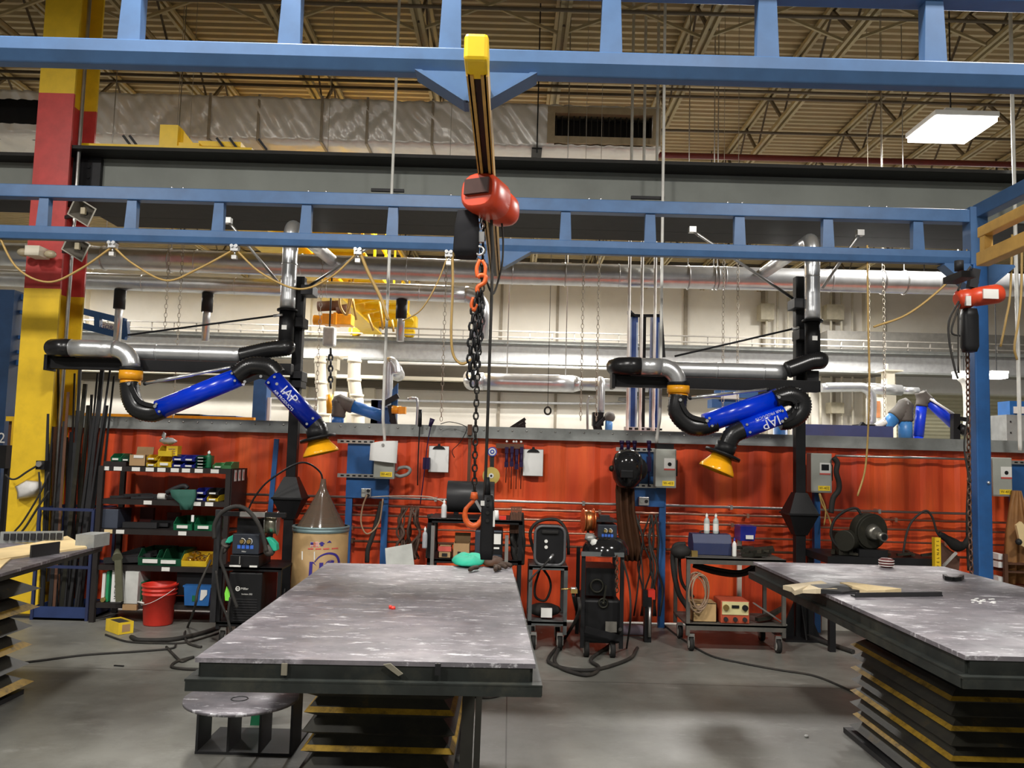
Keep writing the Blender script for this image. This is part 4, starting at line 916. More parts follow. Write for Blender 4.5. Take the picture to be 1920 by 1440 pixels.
b.build('worn_patch', WT, t1)
b = MB(); p = at(821, 1256, yk); b.box(p.x-.010, p.x+.010, p.y-.004, p.y+.004, p.z-.018, p.z+.022); b.build('slot', BLACK, t1)
b = MB(); b.bar((-.17, 4.0, .02), (-.17, 4.3, .72), .06, .02); b.bar((-.12, 4.02, .02), (-.12, 4.32, .72), .03, .03); b.build('guard_strap', M('guard_gray', (.045, .043, .036), .5), t1)
ZB = .93
fl2, bl2 = atz(1810, 1229, ZB), atz(1412, 1053, ZB); Y2 = (bl2-fl2).normalized(); X2 = V((Y2.y, -Y2.x, 0))
t2, TX2, TY2 = lift_table('grey steel lift table with torn cardboard and an angle bar on top', fl2, X2, 1.24, (bl2-fl2).length, ZB, (2.10, 2.85, 3.95, 4.95), bz=.56)
cl3 = atz(195, 1021, ZB)
pl = atz(0, 1076, ZB); Y3 = (cl3-pl).normalized(); Y3 = V((Y3.x, Y3.y, 0)); X3 = V((Y3.y, -Y3.x, 0)); c3 = cl3 - Y3*2.4 - X3*1.3
t3, TX3, TY3 = lift_table('grey steel lift table with pale plywood sheets and a notched bar on top', c3, X3, 1.3, 2.4, ZB, (-3.95, -3.10, 4.2, 5.26), bz=.84, thin=True)
# ---------------------------------------------------------------- on the left table
def onz(px, py, z): p = atz(px, py, z); p.z = z; return p
def slab(poly, z, h): b = MB(); b.prism([onz(x, y, z) for x, y in poly], (0, 0, h)); return b
solo('plywood_sheet', slab([(-60, 1062), (-60, 1042), (60, 1022), (126, 1008), (163, 1029), (60, 1043)], ZB, .012), WOOD, 'pale plywood sheet lying on the left lift table, the upper one', 'plywood', 'plywood sheets')
solo('plywood_sheet', slab([(-60, 1075), (-40, 1050), (22, 1048), (10, 1058), (0, 1068)], ZB, .008), WOOD, 'pale plywood offcut at the left edge of the left lift table, the lower one', 'plywood', 'plywood sheets')
p = onz(0, 1018, ZB); q = onz(118, 1016, ZB); b = MB(); d = (q-p); b.bar(p+V((0, 0, .035)), q+V((0, 0, .035)), .03, .07); b.mat(1)
for k in range(9): m_ = p.lerp(q, .08+k*.105); b.bar(m_+V((0, -.017, .04)), m_+V((.03, -.017, .04)), .01, .04)
solo('notched_bar', b, [RGRAY, DARK], 'grey notched steel bar standing at the back of the left lift table', 'steel bar')
p = onz(57, 1046, ZB); q = onz(110, 1038, ZB); b = MB(); b.bar(p+V((0, 0, .035)), q+V((0, 0, .035)), .012, .07); solo('steel_plate', b, DARK, 'small dark steel plate standing in front of the plywood on the left table', 'steel plate')
p = onz(158, 1027, ZB); q = onz(188, 1021, ZB); b = MB(); b.bar(p+V((0, 0, .04)), q+V((0, 0, .04)), .12, .08); solo('steel_block', b, RGRAY, 'grey steel block at the right corner of the left lift table', 'steel block')
# ---------------------------------------------------------------- on the middle table
def cloth_blob(pts, z, h, seed, n=2.2):
    random.seed(seed); b = MB(); P = [onz(x, y, z) for x, y in pts]; c = sum(P, V((0, 0, 0)))/len(P); rings = []
    out = []
    for i in range(len(P)):
        out += [P[i], P[i].lerp(P[(i+1) % len(P)], .5)]
    N_ = len(out); prof = [(1.0, 0), (1.02, .35), (.9, .72), (.66, .95), (.35, 1.0), (.05, .94)]
    vs = []
    for k, hh in prof:
        for j, p in enumerate(out):
            q = c.lerp(p, k); q.z = z+.001+h*hh*(1+.28*math.sin(j*n+k*5)+random.uniform(-.1, .1)); vs.append(q)
    fs = [(i*N_+j, i*N_+(j+1) % N_, (i+1)*N_+(j+1) % N_, (i+1)*N_+j) for i in range(len(prof)-1) for j in range(N_)] + [tuple((len(prof)-1)*N_+j for j in range(N_)), tuple(range(N_-1, -1, -1))]
    b.add(vs, fs, True); o = b; return o
GD = M('glove_dark', (.06, .04, .03), .7)
t = T('welding_glove', 'teal-cuffed welding glove with brown leather hand, near the back edge of the middle table', 'glove', onz(885, 1062, ZA))
o = cloth_blob([(845, 1055), (852, 1063), (880, 1067), (905, 1063), (912, 1056), (904, 1050), (880, 1049), (855, 1048)], ZA, .058, 5).build('cuff', TEAL, t); s = o.modifiers.new('s', 'SUBSURF'); s.levels = 1; s.render_levels = 1
o = cloth_blob([(905, 1052), (905, 1062), (922, 1066), (940, 1063), (946, 1056), (935, 1051), (920, 1050)], ZA, .042, 9).build('hand', LEATH, t); s = o.modifiers.new('s', 'SUBSURF'); s.levels = 1; s.render_levels = 1
for k, (a_, c_) in enumerate((((928, 1062), (938, 1067)), ((935, 1060), (950, 1064)), ((938, 1057), (960, 1061)), ((930, 1064), (929, 1069)), ((895, 1064), (880, 1069)))):
    b = MB(); p, q = onz(*a_, ZA+.018), onz(*c_, ZA+.013); b.tube(spline([p, p.lerp(q, .5)+V((0, 0, .006)), q], 4), [.014]*8+[.010], 8); b.build('finger', GD, t)
b = MB(); p = onz(737, 1142, ZA); b.cyl(p, p+V((0, 0, .012)), .012, .009, 10); b.cyl(p+V((-.014, .004, 0)), p+V((-.014, .004, .016)), .007, n=8); solo('plastic_plug', b, BUCK, 'tiny red cap lying on the middle table top', 'cap')
# ---------------------------------------------------------------- on the right table
p = onz(1662, 1064, ZB); b = MB(); b.lathe([(.03, 0), (.044, .01), (.046, .035), (.044, .05), (.03, .058), (0, .06)], p, n=20); b.mat(1)
for z in (.012, .028, .044): b.torus(p+V((0, 0, z)), .0455, .0025, (0, 0, 1), 20, 4)
b.mat(0).add([p+V((.03*math.cos(a), .03*math.sin(a), 0)) for a in [k*.5236 for k in range(12)]], [tuple(range(12))]); solo('tape_roll', b, [M('tape_maroon', (.10, .02, .02), .5), LABEL], 'small round maroon and white roll near the back of the right table', 'roll')
b = MB(); P = [onz(x, y, ZB+.018) for x, y in ((1771, 1078), (1775, 1082), (1788, 1084), (1799, 1083), (1804, 1079))]
for a_, c_ in zip(P, P[1:]): b.bar(a_+V((0, 0, -.006)), c_+V((0, 0, -.006)), .02, .022)
solo('steel_bracket', b, BLACK, 'black curved steel bracket near the back right of the right table', 'bracket')
p, q = onz(1600, 1119, ZB), onz(1762, 1117, ZB); b = MB(); b.bar(p+V((0, 0, .004)), q+V((0, 0, .004)), .045, .006); b.bar(p+V((0, -.02, .012)), q+V((0, -.02, .012)), .006, .022); solo('angle_bar', b, DARK, 'dark steel angle bar lying across the right lift table', 'steel bar')
p, q = onz(1478, 1108, ZB), onz(1606, 1114, ZB); b = MB(); b.bar(p+V((0, 0, .004)), q+V((0, 0, .004)), .02, .008); solo('flat_bar', b, DARK, 'thin dark flat bar under the torn cardboard on the right table', 'steel bar')
random.seed(11)
for i, (poly, mt, lab) in enumerate((([(1468, 1101), (1500, 1098), (1540, 1096), (1560, 1102), (1570, 1108), (1530, 1109), (1505, 1108), (1490, 1112), (1484, 1106)], M('torn_paper', (.62, .52, .36), .8), 'torn pale brown paper hanging over the left edge of the right table'),
        ([(1575, 1098), (1592, 1092), (1620, 1097), (1655, 1101), (1690, 1110), (1660, 1112), (1625, 1108), (1598, 1107)], M('torn_card', (.66, .52, .30), .8), 'torn tan cardboard strip lying beside the angle bar on the right table'),
        ([(1520, 1104), (1560, 1099), (1600, 1101), (1618, 1107), (1580, 1110), (1540, 1109)], DARK, 'dark crumpled strip among the torn cardboard on the right table'))):
    b = MB(); P = [onz(x, y, ZB+.012) for x, y in poly]; c = sum(P, V((0, 0, 0)))/len(P)
    top = [p+V((0, 0, random.uniform(.0, .022))) for p in P]; bot = [V((p.x, p.y, ZB+.001)) for p in P]; n = len(P)
    b.add(top+bot+[c+V((0, 0, .02)), V((c.x, c.y, ZB+.001))], [(j, (j+1) % n, 2*n) for j in range(n)]+[(n+(j+1) % n, n+j, 2*n+1) for j in range(n)]+[(j, n+j, n+(j+1) % n, (j+1) % n) for j in range(n)])
    solo('torn_sheet', b, mt, lab, 'torn sheet')
b = MB(); random.seed(4)
for k in range(16):
    p = onz(1822+random.uniform(0, 45), 1126+random.uniform(-4, 5)+k*.2, ZB); b.obox(p+V((0, 0, .002)), V((random.uniform(.003, .010), .003, 0)), V((-.002, random.uniform(.002, .005), 0)), V((0, 0, .002)))
solo('paper_scraps', b, WHITE, 'scattered tiny white scraps on the right table top', 'scraps', kind='stuff')
# ---------------------------------------------------------------- half-round steel stand under the middle table
sx, sy = -1.335, 4.44
t = T('steel_stand', 'low steel stand with a round plate on four upright fins, half under the middle table', 'stand', (sx, sy, 0))
b = MB(); b.lathe([(0, .318), (.28, .318), (.28, .333), (0, .333)], (sx+.02, sy-.15, 0), n=48); b.mat(1).torus((sx+.02, sy-.19, .333), .04, .004, (0, 0, 1), 20, 5); b.build('round_plate', [TABLE, DARK], t)
b = MB(); b.box(sx-.25, sx+.25, sy-.02, sy+.36, 0, .014); b.build('base_plate', DARK, t)
for dx in (-.243, -.082, .082, .243):
    b = MB(); b.box(sx+dx-.006, sx+dx+.006, sy-.02, sy+.18, .014, .318); b.build('fin', DARK, t)
p = at(493, 1372, 4.9); b = MB(); b.prism([(p.x-.07, 4.88, 0), (p.x+.02, 4.88, 0), (p.x+.07, 4.88, .28), (p.x-.05, 4.88, .28)], (0, .10, 0)); solo('green_can', b, GREEN, 'green container standing behind the round-plate stand', 'container')
# ---------------------------------------------------------------- floor clutter
def fl_(px, py, z=0): return atz(px, py, z)
b = MB(); p = fl_(862, 1436); b.ball(p+V((0, 0, .03)), .035, 8, (1.1, 1, .8)); b.mat(1).ball(p+V((.022, -.018, .036)), .022, 6); solo('crushed_can', b, [STEEL, BUCK], 'crushed silver and red can at the foot of the middle table', 'can')
b = MB(); p = fl_(1512, 1382); b.ball(p+V((0, 0, .006)), .014, 8, (1, 1, .5)); solo('paper_scrap', b, WHITE, 'small crumpled white paper on the floor left of the right table', 'paper')
b = MB(); p, q = fl_(214, 1249), fl_(232, 1250); b.bar(p+V((0, 0, .004)), q+V((0, 0, .004)), .012, .008); solo('metal_offcut', b, BLACK, 'tiny black offcut lying on the floor at lower left', 'offcut')
def cable(L, lab, r=.011, nm='floor_cable', mt=None, cat='cable', z=None):
    P = []
    for e in L:
        if len(e) == 2: q = fl_(*e, r); q.z = r; P.append(q)
        elif len(e) == 3: P.append(at(e[0], e[1], e[2]))
    b = MB(); b.tube(spline(P, 10), r, 8); return solo(nm, b, mt or CABLE, lab, cat)
cable([(246, 1194), (262, 1200), (310, 1200), (345, 1195), (385, 1185), (420, 1172)], 'thick dark welding cable sweeping right from the yellow floor box', .018)
cable([(198, 1190), (240, 1203), (300, 1206), (345, 1205), (385, 1195), (418, 1184)], 'thin cable looping around the yellow floor box', .008)
cable([(20, 1245), (80, 1238), (160, 1228), (250, 1222), (320, 1216), (330, 1208)], 'thin dark cable crossing the floor at lower left', .008)
cable([(312, 1213), (326, 1228), (340, 1240), (352, 1236), (362, 1232), (332, 1240), (322, 1250), (345, 1254), (380, 1255)], 'dark cable end curled beside the left corner of the middle table', .010)
cable([(395, 1050, 6.6), (373, 1100, 6.5), (365, 1140, 6.5), (352, 1175), (346, 1190), (352, 1205), (370, 1212), (378, 1213)], 'grey hose hanging from the left shelf down to the floor', .010)
cable([(1085, 1120, 6.3), (1085, 1150, 6.3), (1060, 1195), (1030, 1232), (1035, 1245), (1070, 1255), (1120, 1255), (1180, 1235), (1195, 1215)], 'grey welding hose looping on the floor between the two carts, outer loop', .014)
cable([(1075, 1115, 6.3), (1082, 1170), (1045, 1222), (1045, 1248), (1090, 1265), (1115, 1262), (1122, 1250), (1108, 1236), (1140, 1212), (1158, 1195), (1163, 1180, 6.4)], 'grey welding hose looping on the floor between the two carts, inner loop', .014)
cable([(1168, 1050, 6.5), (1180, 1100, 6.5), (1182, 1160, 6.5), (1175, 1215)], 'thin hose hanging down the right side of the second welder cart', .008)
cable([(1240, 1168), (1275, 1195), (1330, 1228), (1390, 1243), (1460, 1256), (1530, 1268), (1602, 1298)], 'thin dark cable running across the floor to the right lift table', .008)
cable([(1475, 1165), (1500, 1185), (1535, 1200), (1570, 1212), (1600, 1222)], 'black hose on the floor at the foot of the right extraction pole', .02)
cable([(870, 1303), (905, 1299), (930, 1297), (941, 1302), (915, 1308), (880, 1306), (875, 1312)], 'black cable loop on the floor right of the middle table bellows', .009)
# ---------------------------------------------------------------- bar rack at the column
RY_ = 7.50
x0, x1, _, _ = RC(84, 1145, 163, 1155, RY_); x0 = CX1+.025; zt_ = at(120, 955, RY_).z; zm_ = at(120, 1063, RY_).z; zb_ = at(120, 1138, RY_).z
t = T('bar_rack', 'dark blue steel rack bin holding long bars next to the painted column', 'rack', ((x0+x1)/2, RY_+.2, 0))
b = MB(); b.box(x0, x1, RY_, RY_+.42, 0, .02); b.box(x0, x1, RY_, RY_+.01, 0, zb_); b.box(x0, x1, RY_+.41, RY_+.42, 0, zb_); b.box(x0, x0+.01, RY_, RY_+.42, 0, zb_); b.box(x1-.01, x1, RY_, RY_+.42, 0, zb_); b.build('tray', M('tray_navy', (.02, .04, .13), .5), t)
b = MB()
for (xx, yy) in ((x0, RY_), (x1, RY_), (x0, RY_+.42), (x1, RY_+.42)): b.bar((xx, yy, 0), (xx, yy, zt_), .025, .025)
for z in (zt_, zm_):
    for yy in (RY_, RY_+.42): b.bar((x0, yy, z), (x1, yy, z), .018, .025)
    for xx in (x0, x1): b.bar((xx, RY_, z), (xx, RY_+.42, z), .018, .025)
b.build('frame', DBLUE, t)
random.seed(21)
tops = [(97, 620), (109, 685), (115, 800), (128, 735), (140, 700), (152, 655), (160, 720), (172, 740), (183, 700), (196, 655), (207, 690), (214, 705), (104, 800), (122, 790), (146, 770), (166, 760), (178, 780), (190, 730), (200, 760), (134, 810), (96, 800), (101, 830), (108, 815), (117, 835), (126, 820), (133, 845), (142, 830), (150, 850)]
for i, (px, py) in enumerate(tops):
    f = (px-95)/125; yb = RY_+.06+.3*((i*7) % 10)/10; xb_ = x0+.05+(x1-x0-.1)*min(1, max(0, f*.8+random.uniform(-.05, .15)))
    tp = at(px, py, yb+.1); r_ = random.choice([.008, .010, .012]); b = MB()
    b.bar((xb_, yb, .02), tp, random.choice([.018, .025, .035]), random.choice([.006, .02]))
    solo('steel_bar', b, [DARK, RUST, OILY][0 if i % 3 else (i//3) % 3], 'long steel bar leaning in the blue rack by the column, %s of twenty by build order' % 'x' if False else 'long dark steel bar standing in the blue rack beside the yellow column', 'steel bar', 'long steel bars in the blue rack')
# ---------------------------------------------------------------- stuff on the column
t = T('wall_rag', 'crumpled white rag tucked on the yellow column', 'rag', at(54, 930, 7.55)); t.name = 'white_rag'
random.seed(5); P = [(28, 912), (50, 900), (78, 903), (80, 915), (72, 930), (50, 934), (32, 936), (32, 924)]
b = MB(); F = [at(x, y, 7.60) for x, y in P]; c = at(55, 918, 7.5); n = len(F); mid = [f.lerp(c, .45)+V((0, -.05+random.uniform(-.02, .02), random.uniform(-.02, .02))) for f in F]
b.add(F+mid+[c], [(j, (j+1) % n, n+(j+1) % n, n+j) for j in range(n)]+[(n+j, n+(j+1) % n, 2*n) for j in range(n)]+[tuple(range(n))], True); b.build('cloth', RAG, t)
p = at(79, 872, 7.58); b = MB(); b.box(p.x-.035, p.x+.04, 7.54, 7.62, p.z-.04, p.z+.04); b.mat(1).cyl((p.x+.01, 7.54, p.z+.01), (p.x+.01, 7.50, p.z+.01), .025, n=12)
solo('power_socket', b, [DARK, STEEL], 'small dark power socket on the yellow column above the rag', 'socket')
for L, lab in (([(70, 873), (50, 885), (32, 897), (20, 898), (10, 890)], 'black cord running left from the socket on the column'), ([(73, 885), (75, 920), (74, 960), (75, 1000)], 'black cord hanging straight down from the column socket'), ([(92, 885), (75, 925), (45, 975), (26, 998)], 'black cord slanting down across the yellow column, upper one'), ([(92, 920), (72, 950), (50, 985), (38, 1000)], 'black cord slanting down across the yellow column, lower one')):
    b = MB(); b.tube(spline([at(x, y, 7.52) for x, y in L], 6), .009, 6); solo('extension_lead', b, CABLE, lab, 'cord')
# left-edge machines
x0, x1, z0, z1 = RC(-70, 545, 17, 1090, 9.2); t = T('blue_frame_post', 'broad blue machine post at the left edge of the photo', 'machine post', (x0, 9.2, 0))
b = MB(); b.box(x0, x1, 9.1, 9.35, 0, z1); b.build('post', DBLUE2, t)
b = MB(); p = [at(x, y, 9.25) for x, y in ((28, 552), (56, 562), (54, 680), (25, 680))]
for a_, c_ in zip(p, p[1:]): b.bar(a_, c_, .05, .06)
for y in (585, 632, 660): b.bar(at(28, y, 9.25), at(54, y+1, 9.25), .05, .04)
b.build('ladder_bracket', BLUE2, t)
b = MB(); p = at(4, 822, 9.09); b.text('2', (p.x, 9.085, p.z), (1, 0, 0), (0, 0, 1), .16); b.build('number_mark', LABEL, t)
x0, x1, z0, z1 = RC(12, 790, 46, 920, 8.9); b = MB(); b.box(x0, x1, 8.9, 8.95, 0, z1); b.mat(1).box(at(25, 800, 8.85).x, at(37, 800, 8.85).x, 8.82, 8.88, 0, z1+.02); b.box(x0, x1, 8.84, 8.88, z1, z1+.05)
solo('safety_screen', b, [RUST, YEL], 'rust red guard panel with yellow post left of the painted column', 'guard panel')
b = MB(); x0, x1, z0, z1 = RC(8, 835, 22, 878, 8.7); b.box(x0, x1, 8.6, 8.8, z0, z1); b.bar(((x0+x1)/2, 8.7, 0), ((x0+x1)/2, 8.7, z0), .04, .04); solo('control_station', b, BLACK, 'black control station on a post at the left edge', 'control box')
# orange barrier and blue frame behind the red wall (left)
x0, x1, z0, z1 = RC(128, 778, 472, 790, 10.2); b = MB(); b.box(x0, x1, 10.2, 10.26, z1-.06, z1); b.box(x0, x1, 10.2, 10.26, z1-.6, z1-.54); x = x0
while x <= x1: b.box(x-.03, x+.03, 10.19, 10.27, 0, z1); x += (x1-x0)/3-.001
solo('guard_fence', b, ORNG, 'orange guard rail just visible over the red wall at left', 'guard rail')
x0, x1, z0, z1 = RC(327, 776, 374, 792, 10.8); b = MB(); b.box(x0, x1, 10.8, 11.1, 0, z1); solo('dark_bin', b, BLACK, 'black box edge showing over the red wall beside the orange rail', 'box')
x0, x1, z0, z1 = RC(376, 779, 442, 794, 10.9); b = MB(); b.box(x0, x1, 10.9, 11.3, 0, z1); solo('blue_bin', b, CYAN, 'bright blue box edge showing over the red wall beside the orange rail', 'box')
t = T('sign_frame', 'blue angled frame carrying a white lettered sign behind the column', 'sign', at(190, 600, 12)); b = MB(); p = [at(x, y, 12) for x, y in ((140, 580), (235, 603), (237, 632), (140, 607))]
for a_, c_ in ((p[0], p[1]), (p[1], p[2]), (p[2], p[3]), (at(184, 592, 12), at(184, 620, 12))): b.bar(a_, c_, .08, .09)
b.bar(p[0], at(75, 556, 12), .08, .09); q = at(75, 556, 12); b.bar((q.x, 12, 0), (q.x, 12, q.z+.05), .12, .12); b.build('frame', BLUE2, t); b = MB(); q = [at(x, y, 11.97) for x, y in ((192, 603), (228, 610), (228, 628), (192, 617))]; b.prism(q, (0, .02, 0)); 
xd_ = (q[1]-q[0]).normalized(); b.mat(1).text('GORBEL', q[0].lerp(q[2], .5)+V((0, -.02, 0)), xd_, V((0, -1, 0)).cross(xd_)*-1 if False else V((-xd_.z, 0, xd_.x)), .09); b.build('sign_plate', [LABEL, INK], t)
# ---------------------------------------------------------------- shelf unit
SY = 7.46; sx0, sx1, _, _ = RC(183, 1000, 423, 1010, SY); SD = .42
t = T('storage_shelf', 'black steel shelf unit with labelled shelf edges against the red wall', 'shelf unit', ((sx0+sx1)/2, SY+SD/2, 0))
lev = [at(300, y, SY).z for y in (876, 938, 994, 1062, 1133)]; BD = []
for i, z in enumerate(lev):
    b = MB(); b.box(sx0, sx1, SY+.012, SY+SD, z-.012, z); b.box(sx0, sx1, SY, SY+.012, z-.045, z); BD.append(b.build('shelf_board', SHELF, t))
for xx in (sx0, sx1):
    for yy in (SY, SY+SD):
        b = MB(); b.box(xx-.022, xx+.022, yy-.02, yy+.02, 0, lev[0] if yy == SY else lev[0]+.0); b.build('upright', SHELF, t)
b = MB(); b.box(sx1+.022, sx1+.03, SY, SY+SD, lev[1]-.05, lev[0]); SP = b.build('side_panel', SHELF, t)
labs = [(0, 197, 0), (0, 221, 0), (0, 255, 0), (0, 281, 0), (0, 303, 0), (0, 328, 0), (0, 349, 0), (0, 373, 0), (0, 403, 0), (1, 281, 0), (1, 373, 0), (1, 396, 0), (2, 211, 1), (2, 233, 0), (2, 349, 0), (3, 322, 0)]
for lv, px, k in labs:
    x = at(px, 880, SY).x; b = MB(); b.box(x-.036, x+.036, SY-.004, SY, lev[lv]-.04, lev[lv]-.006); b.build('shelf_label', LABEL if not k else WOOD, BD[lv])
for k, px in enumerate((424, 433, 440)):
    x = sx1+.031; yy = SY+.06+k*.11; b = MB(); b.box(x, x+.004, yy, yy+.05, lev[0]-.11, lev[0]-.01); b.mat(1).box(x, x+.006, yy+.015, yy+.03, lev[0]-.09, lev[0]-.03); b.build('bottle_tag', [LABEL, PINK], SP)
def bin_(px, zb, w, h, mt, lab, Y=SY+.03, d=.22, grp='small storage bins on the black shelf', tagc=True, cat='bin', ds=0):
    x = at(px, 900, Y).x; t_ = T('storage_bin', lab, cat, (x, Y+d/2, zb), grp); zb += .001
    def sh(b, w, h, tk=.004):
        y0, y1 = Y, Y+d
        b.box(x-w/2, x+w/2, y0+.01, y1, zb, zb+tk); b.box(x-w/2, x+w/2, y1-tk, y1, zb, zb+h)
        for s in (-1, 1): b.prism([(x+s*w/2-tk/2, y0+.01, zb), (x+s*w/2-tk/2, y1, zb), (x+s*w/2-tk/2, y1, zb+h), (x+s*w/2-tk/2, y0+.07, zb+h), (x+s*w/2-tk/2, y0, zb+h*.5)], (tk, 0, 0))
        b.prism([(x-w/2, y0+.01, zb), (x+w/2, y0+.01, zb), (x+w/2, y0-.004, zb+h*.5), (x-w/2, y0-.004, zb+h*.5)], (0, tk, 0))
        b.box(x-w/2-.003, x+w/2+.003, y1-.01, y1+.001, zb+h-.008, zb+h)
    b = MB(); sh(b, w, h); tub = b.build('tub', mt, t_)
    if tagc: b = MB(); b.box(x-w*.3, x+w*.3, Y-.007, Y-.001, zb+h*.16, zb+h*.40); b.build('card', LABEL, tub)
    return t_
def contents(px, zb, w, h, mt, lab, cat, Y=SY+.05, seed=1, d=.15, n=14):
    random.seed(seed); x = at(px, 900, Y).x; b = MB()
    for k in range(n): 
        p = V((x+random.uniform(-w/2, w/2)*.8, Y+.03+random.uniform(0, d)*.8, zb+random.uniform(.2, .8)*h)); a = random.uniform(0, 3); b.bar(p, p+V((math.cos(a)*.03, math.sin(a)*.02, random.uniform(-.01, .02))), .018, .014)
    return solo_split('pipe_fitting', b, mt, lab, cat, 'fittings in the yellow fourth-shelf bin')
L0 = lev[0]
bin_(214, L0+.04, .09, .07, GREEN, 'small green bin at the left end of the top shelf'); b = MB(); x = at(211, 900, SY).x; b.box(x-.10, x+.10, SY+.02, SY+.25, L0+.001, L0+.04); solo('grey_tray', b, SHELF, 'grey tray under the leftmost green bin on the top shelf', 'tray')
bin_(233, L0+.041, .07, .05, M('bin_darkgreen', (.03, .11, .07), .5), 'dark green bin beside a cardboard box on the top shelf')
def cbox(px0, px1, zb, h, Y, d, lab, mt=CARD, flap=True, cat='cardboard box', nm='cardboard_box', extra=None, py=900):
    x0 = at(px0, py, Y).x; x1 = at(px1, py, Y).x; t_ = T(nm, lab, cat, ((x0+x1)/2, Y+d/2, zb)); zb += .001
    b = MB(); k = .006
    b.box(x0, x1, Y, Y+k, zb, zb+h); b.box(x0, x1, Y+d-k, Y+d, zb, zb+h); b.box(x0, x0+k, Y, Y+d, zb, zb+h); b.box(x1-k, x1, Y, Y+d, zb, zb+h); b.box(x0, x1, Y, Y+d, zb, zb+k)
    if not flap: b.box(x0, x1, Y, Y+d, zb+h-k, zb+h)
    b.build('carton', mt, t_)
    if flap: b = MB(); b.prism([(x0, Y+d, zb+h), (x1, Y+d, zb+h), (x1, Y+d+.02, zb+h+.07), (x0, Y+d+.02, zb+h+.07)], (0, .005, 0)); b.build('flap', mt, t_)
    return t_, x0, x1, zb
t_, a_, c_, zb = cbox(239, 271, L0, .105, SY+.02, .14, 'brown open cardboard box on the top shelf'); b = MB(); b.box(a_+.045, c_-.02, SY+.014, SY+.02, zb+.075, zb+.10); b.build('tape', LABEL, t_)
bin_(281, L0, .085, .055, YELB, 'yellow bin, lower of the small stack beside the cardboard box'); bin_(281, L0+.057, .085, .05, YELB, 'yellow bin, upper of the small stack beside the cardboard box')
bin_(306, L0, .12, .095, YELB, 'larger yellow bin below the one with a plastic bag'); bin_(306, L0+.097, .12, .095, YELB, 'larger yellow bin on the top shelf with a plastic bag on it', tagc=False)
b = MB(); x = at(326, 838, SY+.1).x; b.box(x-.05, x+.05, SY+.06, SY+.07, L0+.105, L0+.19); b.mat(1)
for k in range(3): b.box(x-.03, x+.03, SY+.055, SY+.06, L0+.12+k*.02, L0+.128+k*.02)
b.mat(0).box(x-.05, x+.05, SY+.07, SY+.16, L0+.10, L0+.105); solo('yellow_carton', b, [YELB, CARD], 'yellow printed carton beside the plastic bag on the top shelf', 'carton')
b = MB(); random.seed(8); c = at(316, 824, SY+.14); b.ball(c+V((0, 0, -.015)), .07, 14, (1.1, .9, .42)); b.ball(c+V((-.045, 0, .03)), .022, 8, (1, .8, 1.5)); b.v = [v+V((random.uniform(-.006, .006), random.uniform(-.006, .006), random.uniform(-.008, .008))) for v in b.v]
solo('plastic_bag', b, M('clear_bag', (.72, .70, .66), .25), 'crumpled clear plastic bag on top of the yellow bins', 'bag')
for px, nm in ((331, 'left'), (352, 'right')):
    bin_(px, L0, .095, .055, BLUEB, 'dark blue bin, lower of the %s blue stack on the top shelf' % nm); bin_(px, L0+.057, .095, .055, BLUEB, 'dark blue bin, upper of the %s blue stack on the top shelf' % nm)
for k in range(4): bin_(374, L0+.028*k, .08, .027, GREEN, 'flat green tray on the top shelf, %s from the bottom of its stack' % ORD[k])
def bottle(p, h, r, mt, cap, lab, nm='spray_bottle', cat='bottle', lbl=None):
    t_ = T(nm, lab, cat, p); p = V(p)+V((0, 0, .001)); b = MB(); b.lathe([(0, 0), (r*.95, 0), (r, .01), (r, h*.62), (r*.85, h*.7), (r*.4, h*.78), (r*.4, h*.84)], p, n=20); b.build('body', mt, t_)
    b = MB(); b.lathe([(r*.45, h*.82), (r*.45, h*.92), (r*.2, h*.95), (r*.12, h), (0, h)], p, n=14); b.build('cap', cap, t_)
    if lbl: b = MB(); b.lathe([(r*1.02, h*.15), (r*1.02, h*.5)], p, n=20); b.build('sleeve', lbl, t_)
    return t_
bottle((at(391, 870, SY+.08).x, SY+.08, L0), .16, .028, GREEN, WHITE, 'green bottle with white cap on the top shelf')
bin_(407, L0, .09, .05, M('bin_palegreen', (.10, .32, .12), .5), 'pale green bin near the right end of the top shelf'); bin_(424, L0, .07, .06, M('bin_palegreen2', (.10, .30, .12), .5), 'pale green bin at the right end of the top shelf', tagc=False)
L1 = lev[1]
for k in range(2): bin_(377, L1+.056*k, .085, .055, BLUEB, 'navy bin on the second shelf, %s of the left stack' % ['lower', 'upper'][k]); bin_(400, L1+.056*k, .095, .055, [YELB, DARK][k], ['small yellow bin on the second shelf beside the navy bins', 'dark bin on top of the small yellow bin, second shelf'][k])
b = MB(); random.seed(13)
for k in range(10): x = at(206+k*14, 935, SY+.1).x; b.bar((x, SY+.05+random.uniform(0, .2), L1+.012+k % 3*.01), (x+random.uniform(.15, .3), SY+.1+random.uniform(0, .2), L1+.016+k % 3*.01), .03, .02)
solo_split('flat_bar', b, DARK, 'dark flat bar lying loose along the second shelf', 'steel bar', 'loose flat bars on the second shelf')
p = at(305, 920, SY+.06); b = MB(); b.cyl((p.x-.035, p.y, L1+.03), (p.x+.035, p.y, L1+.03), .029, n=16); solo('tape_roll', b, LABEL, 'pale roll on the second shelf', 'roll')
t_ = T('work_cloth', 'dark green rag hanging over the front of the second shelf', 'rag', (at(346, 930, SY).x, SY, L1)); b = MB(); random.seed(3)
P = [[at(x, y, SY-.02-.02*((i+j) % 2)) for i, x in enumerate(xs)] for j, (xs, y) in enumerate((((318, 332, 348, 360, 366), 918), ((322, 334, 348, 360, 366), 932), ((336, 342, 350, 358, 362), 944), ((338, 344, 350, 356, 359), 956)))]
vs = [p for r in P for p in r]; bk = [p+V((0, .035, 0)) for p in vs]; n = 5; m_ = 4
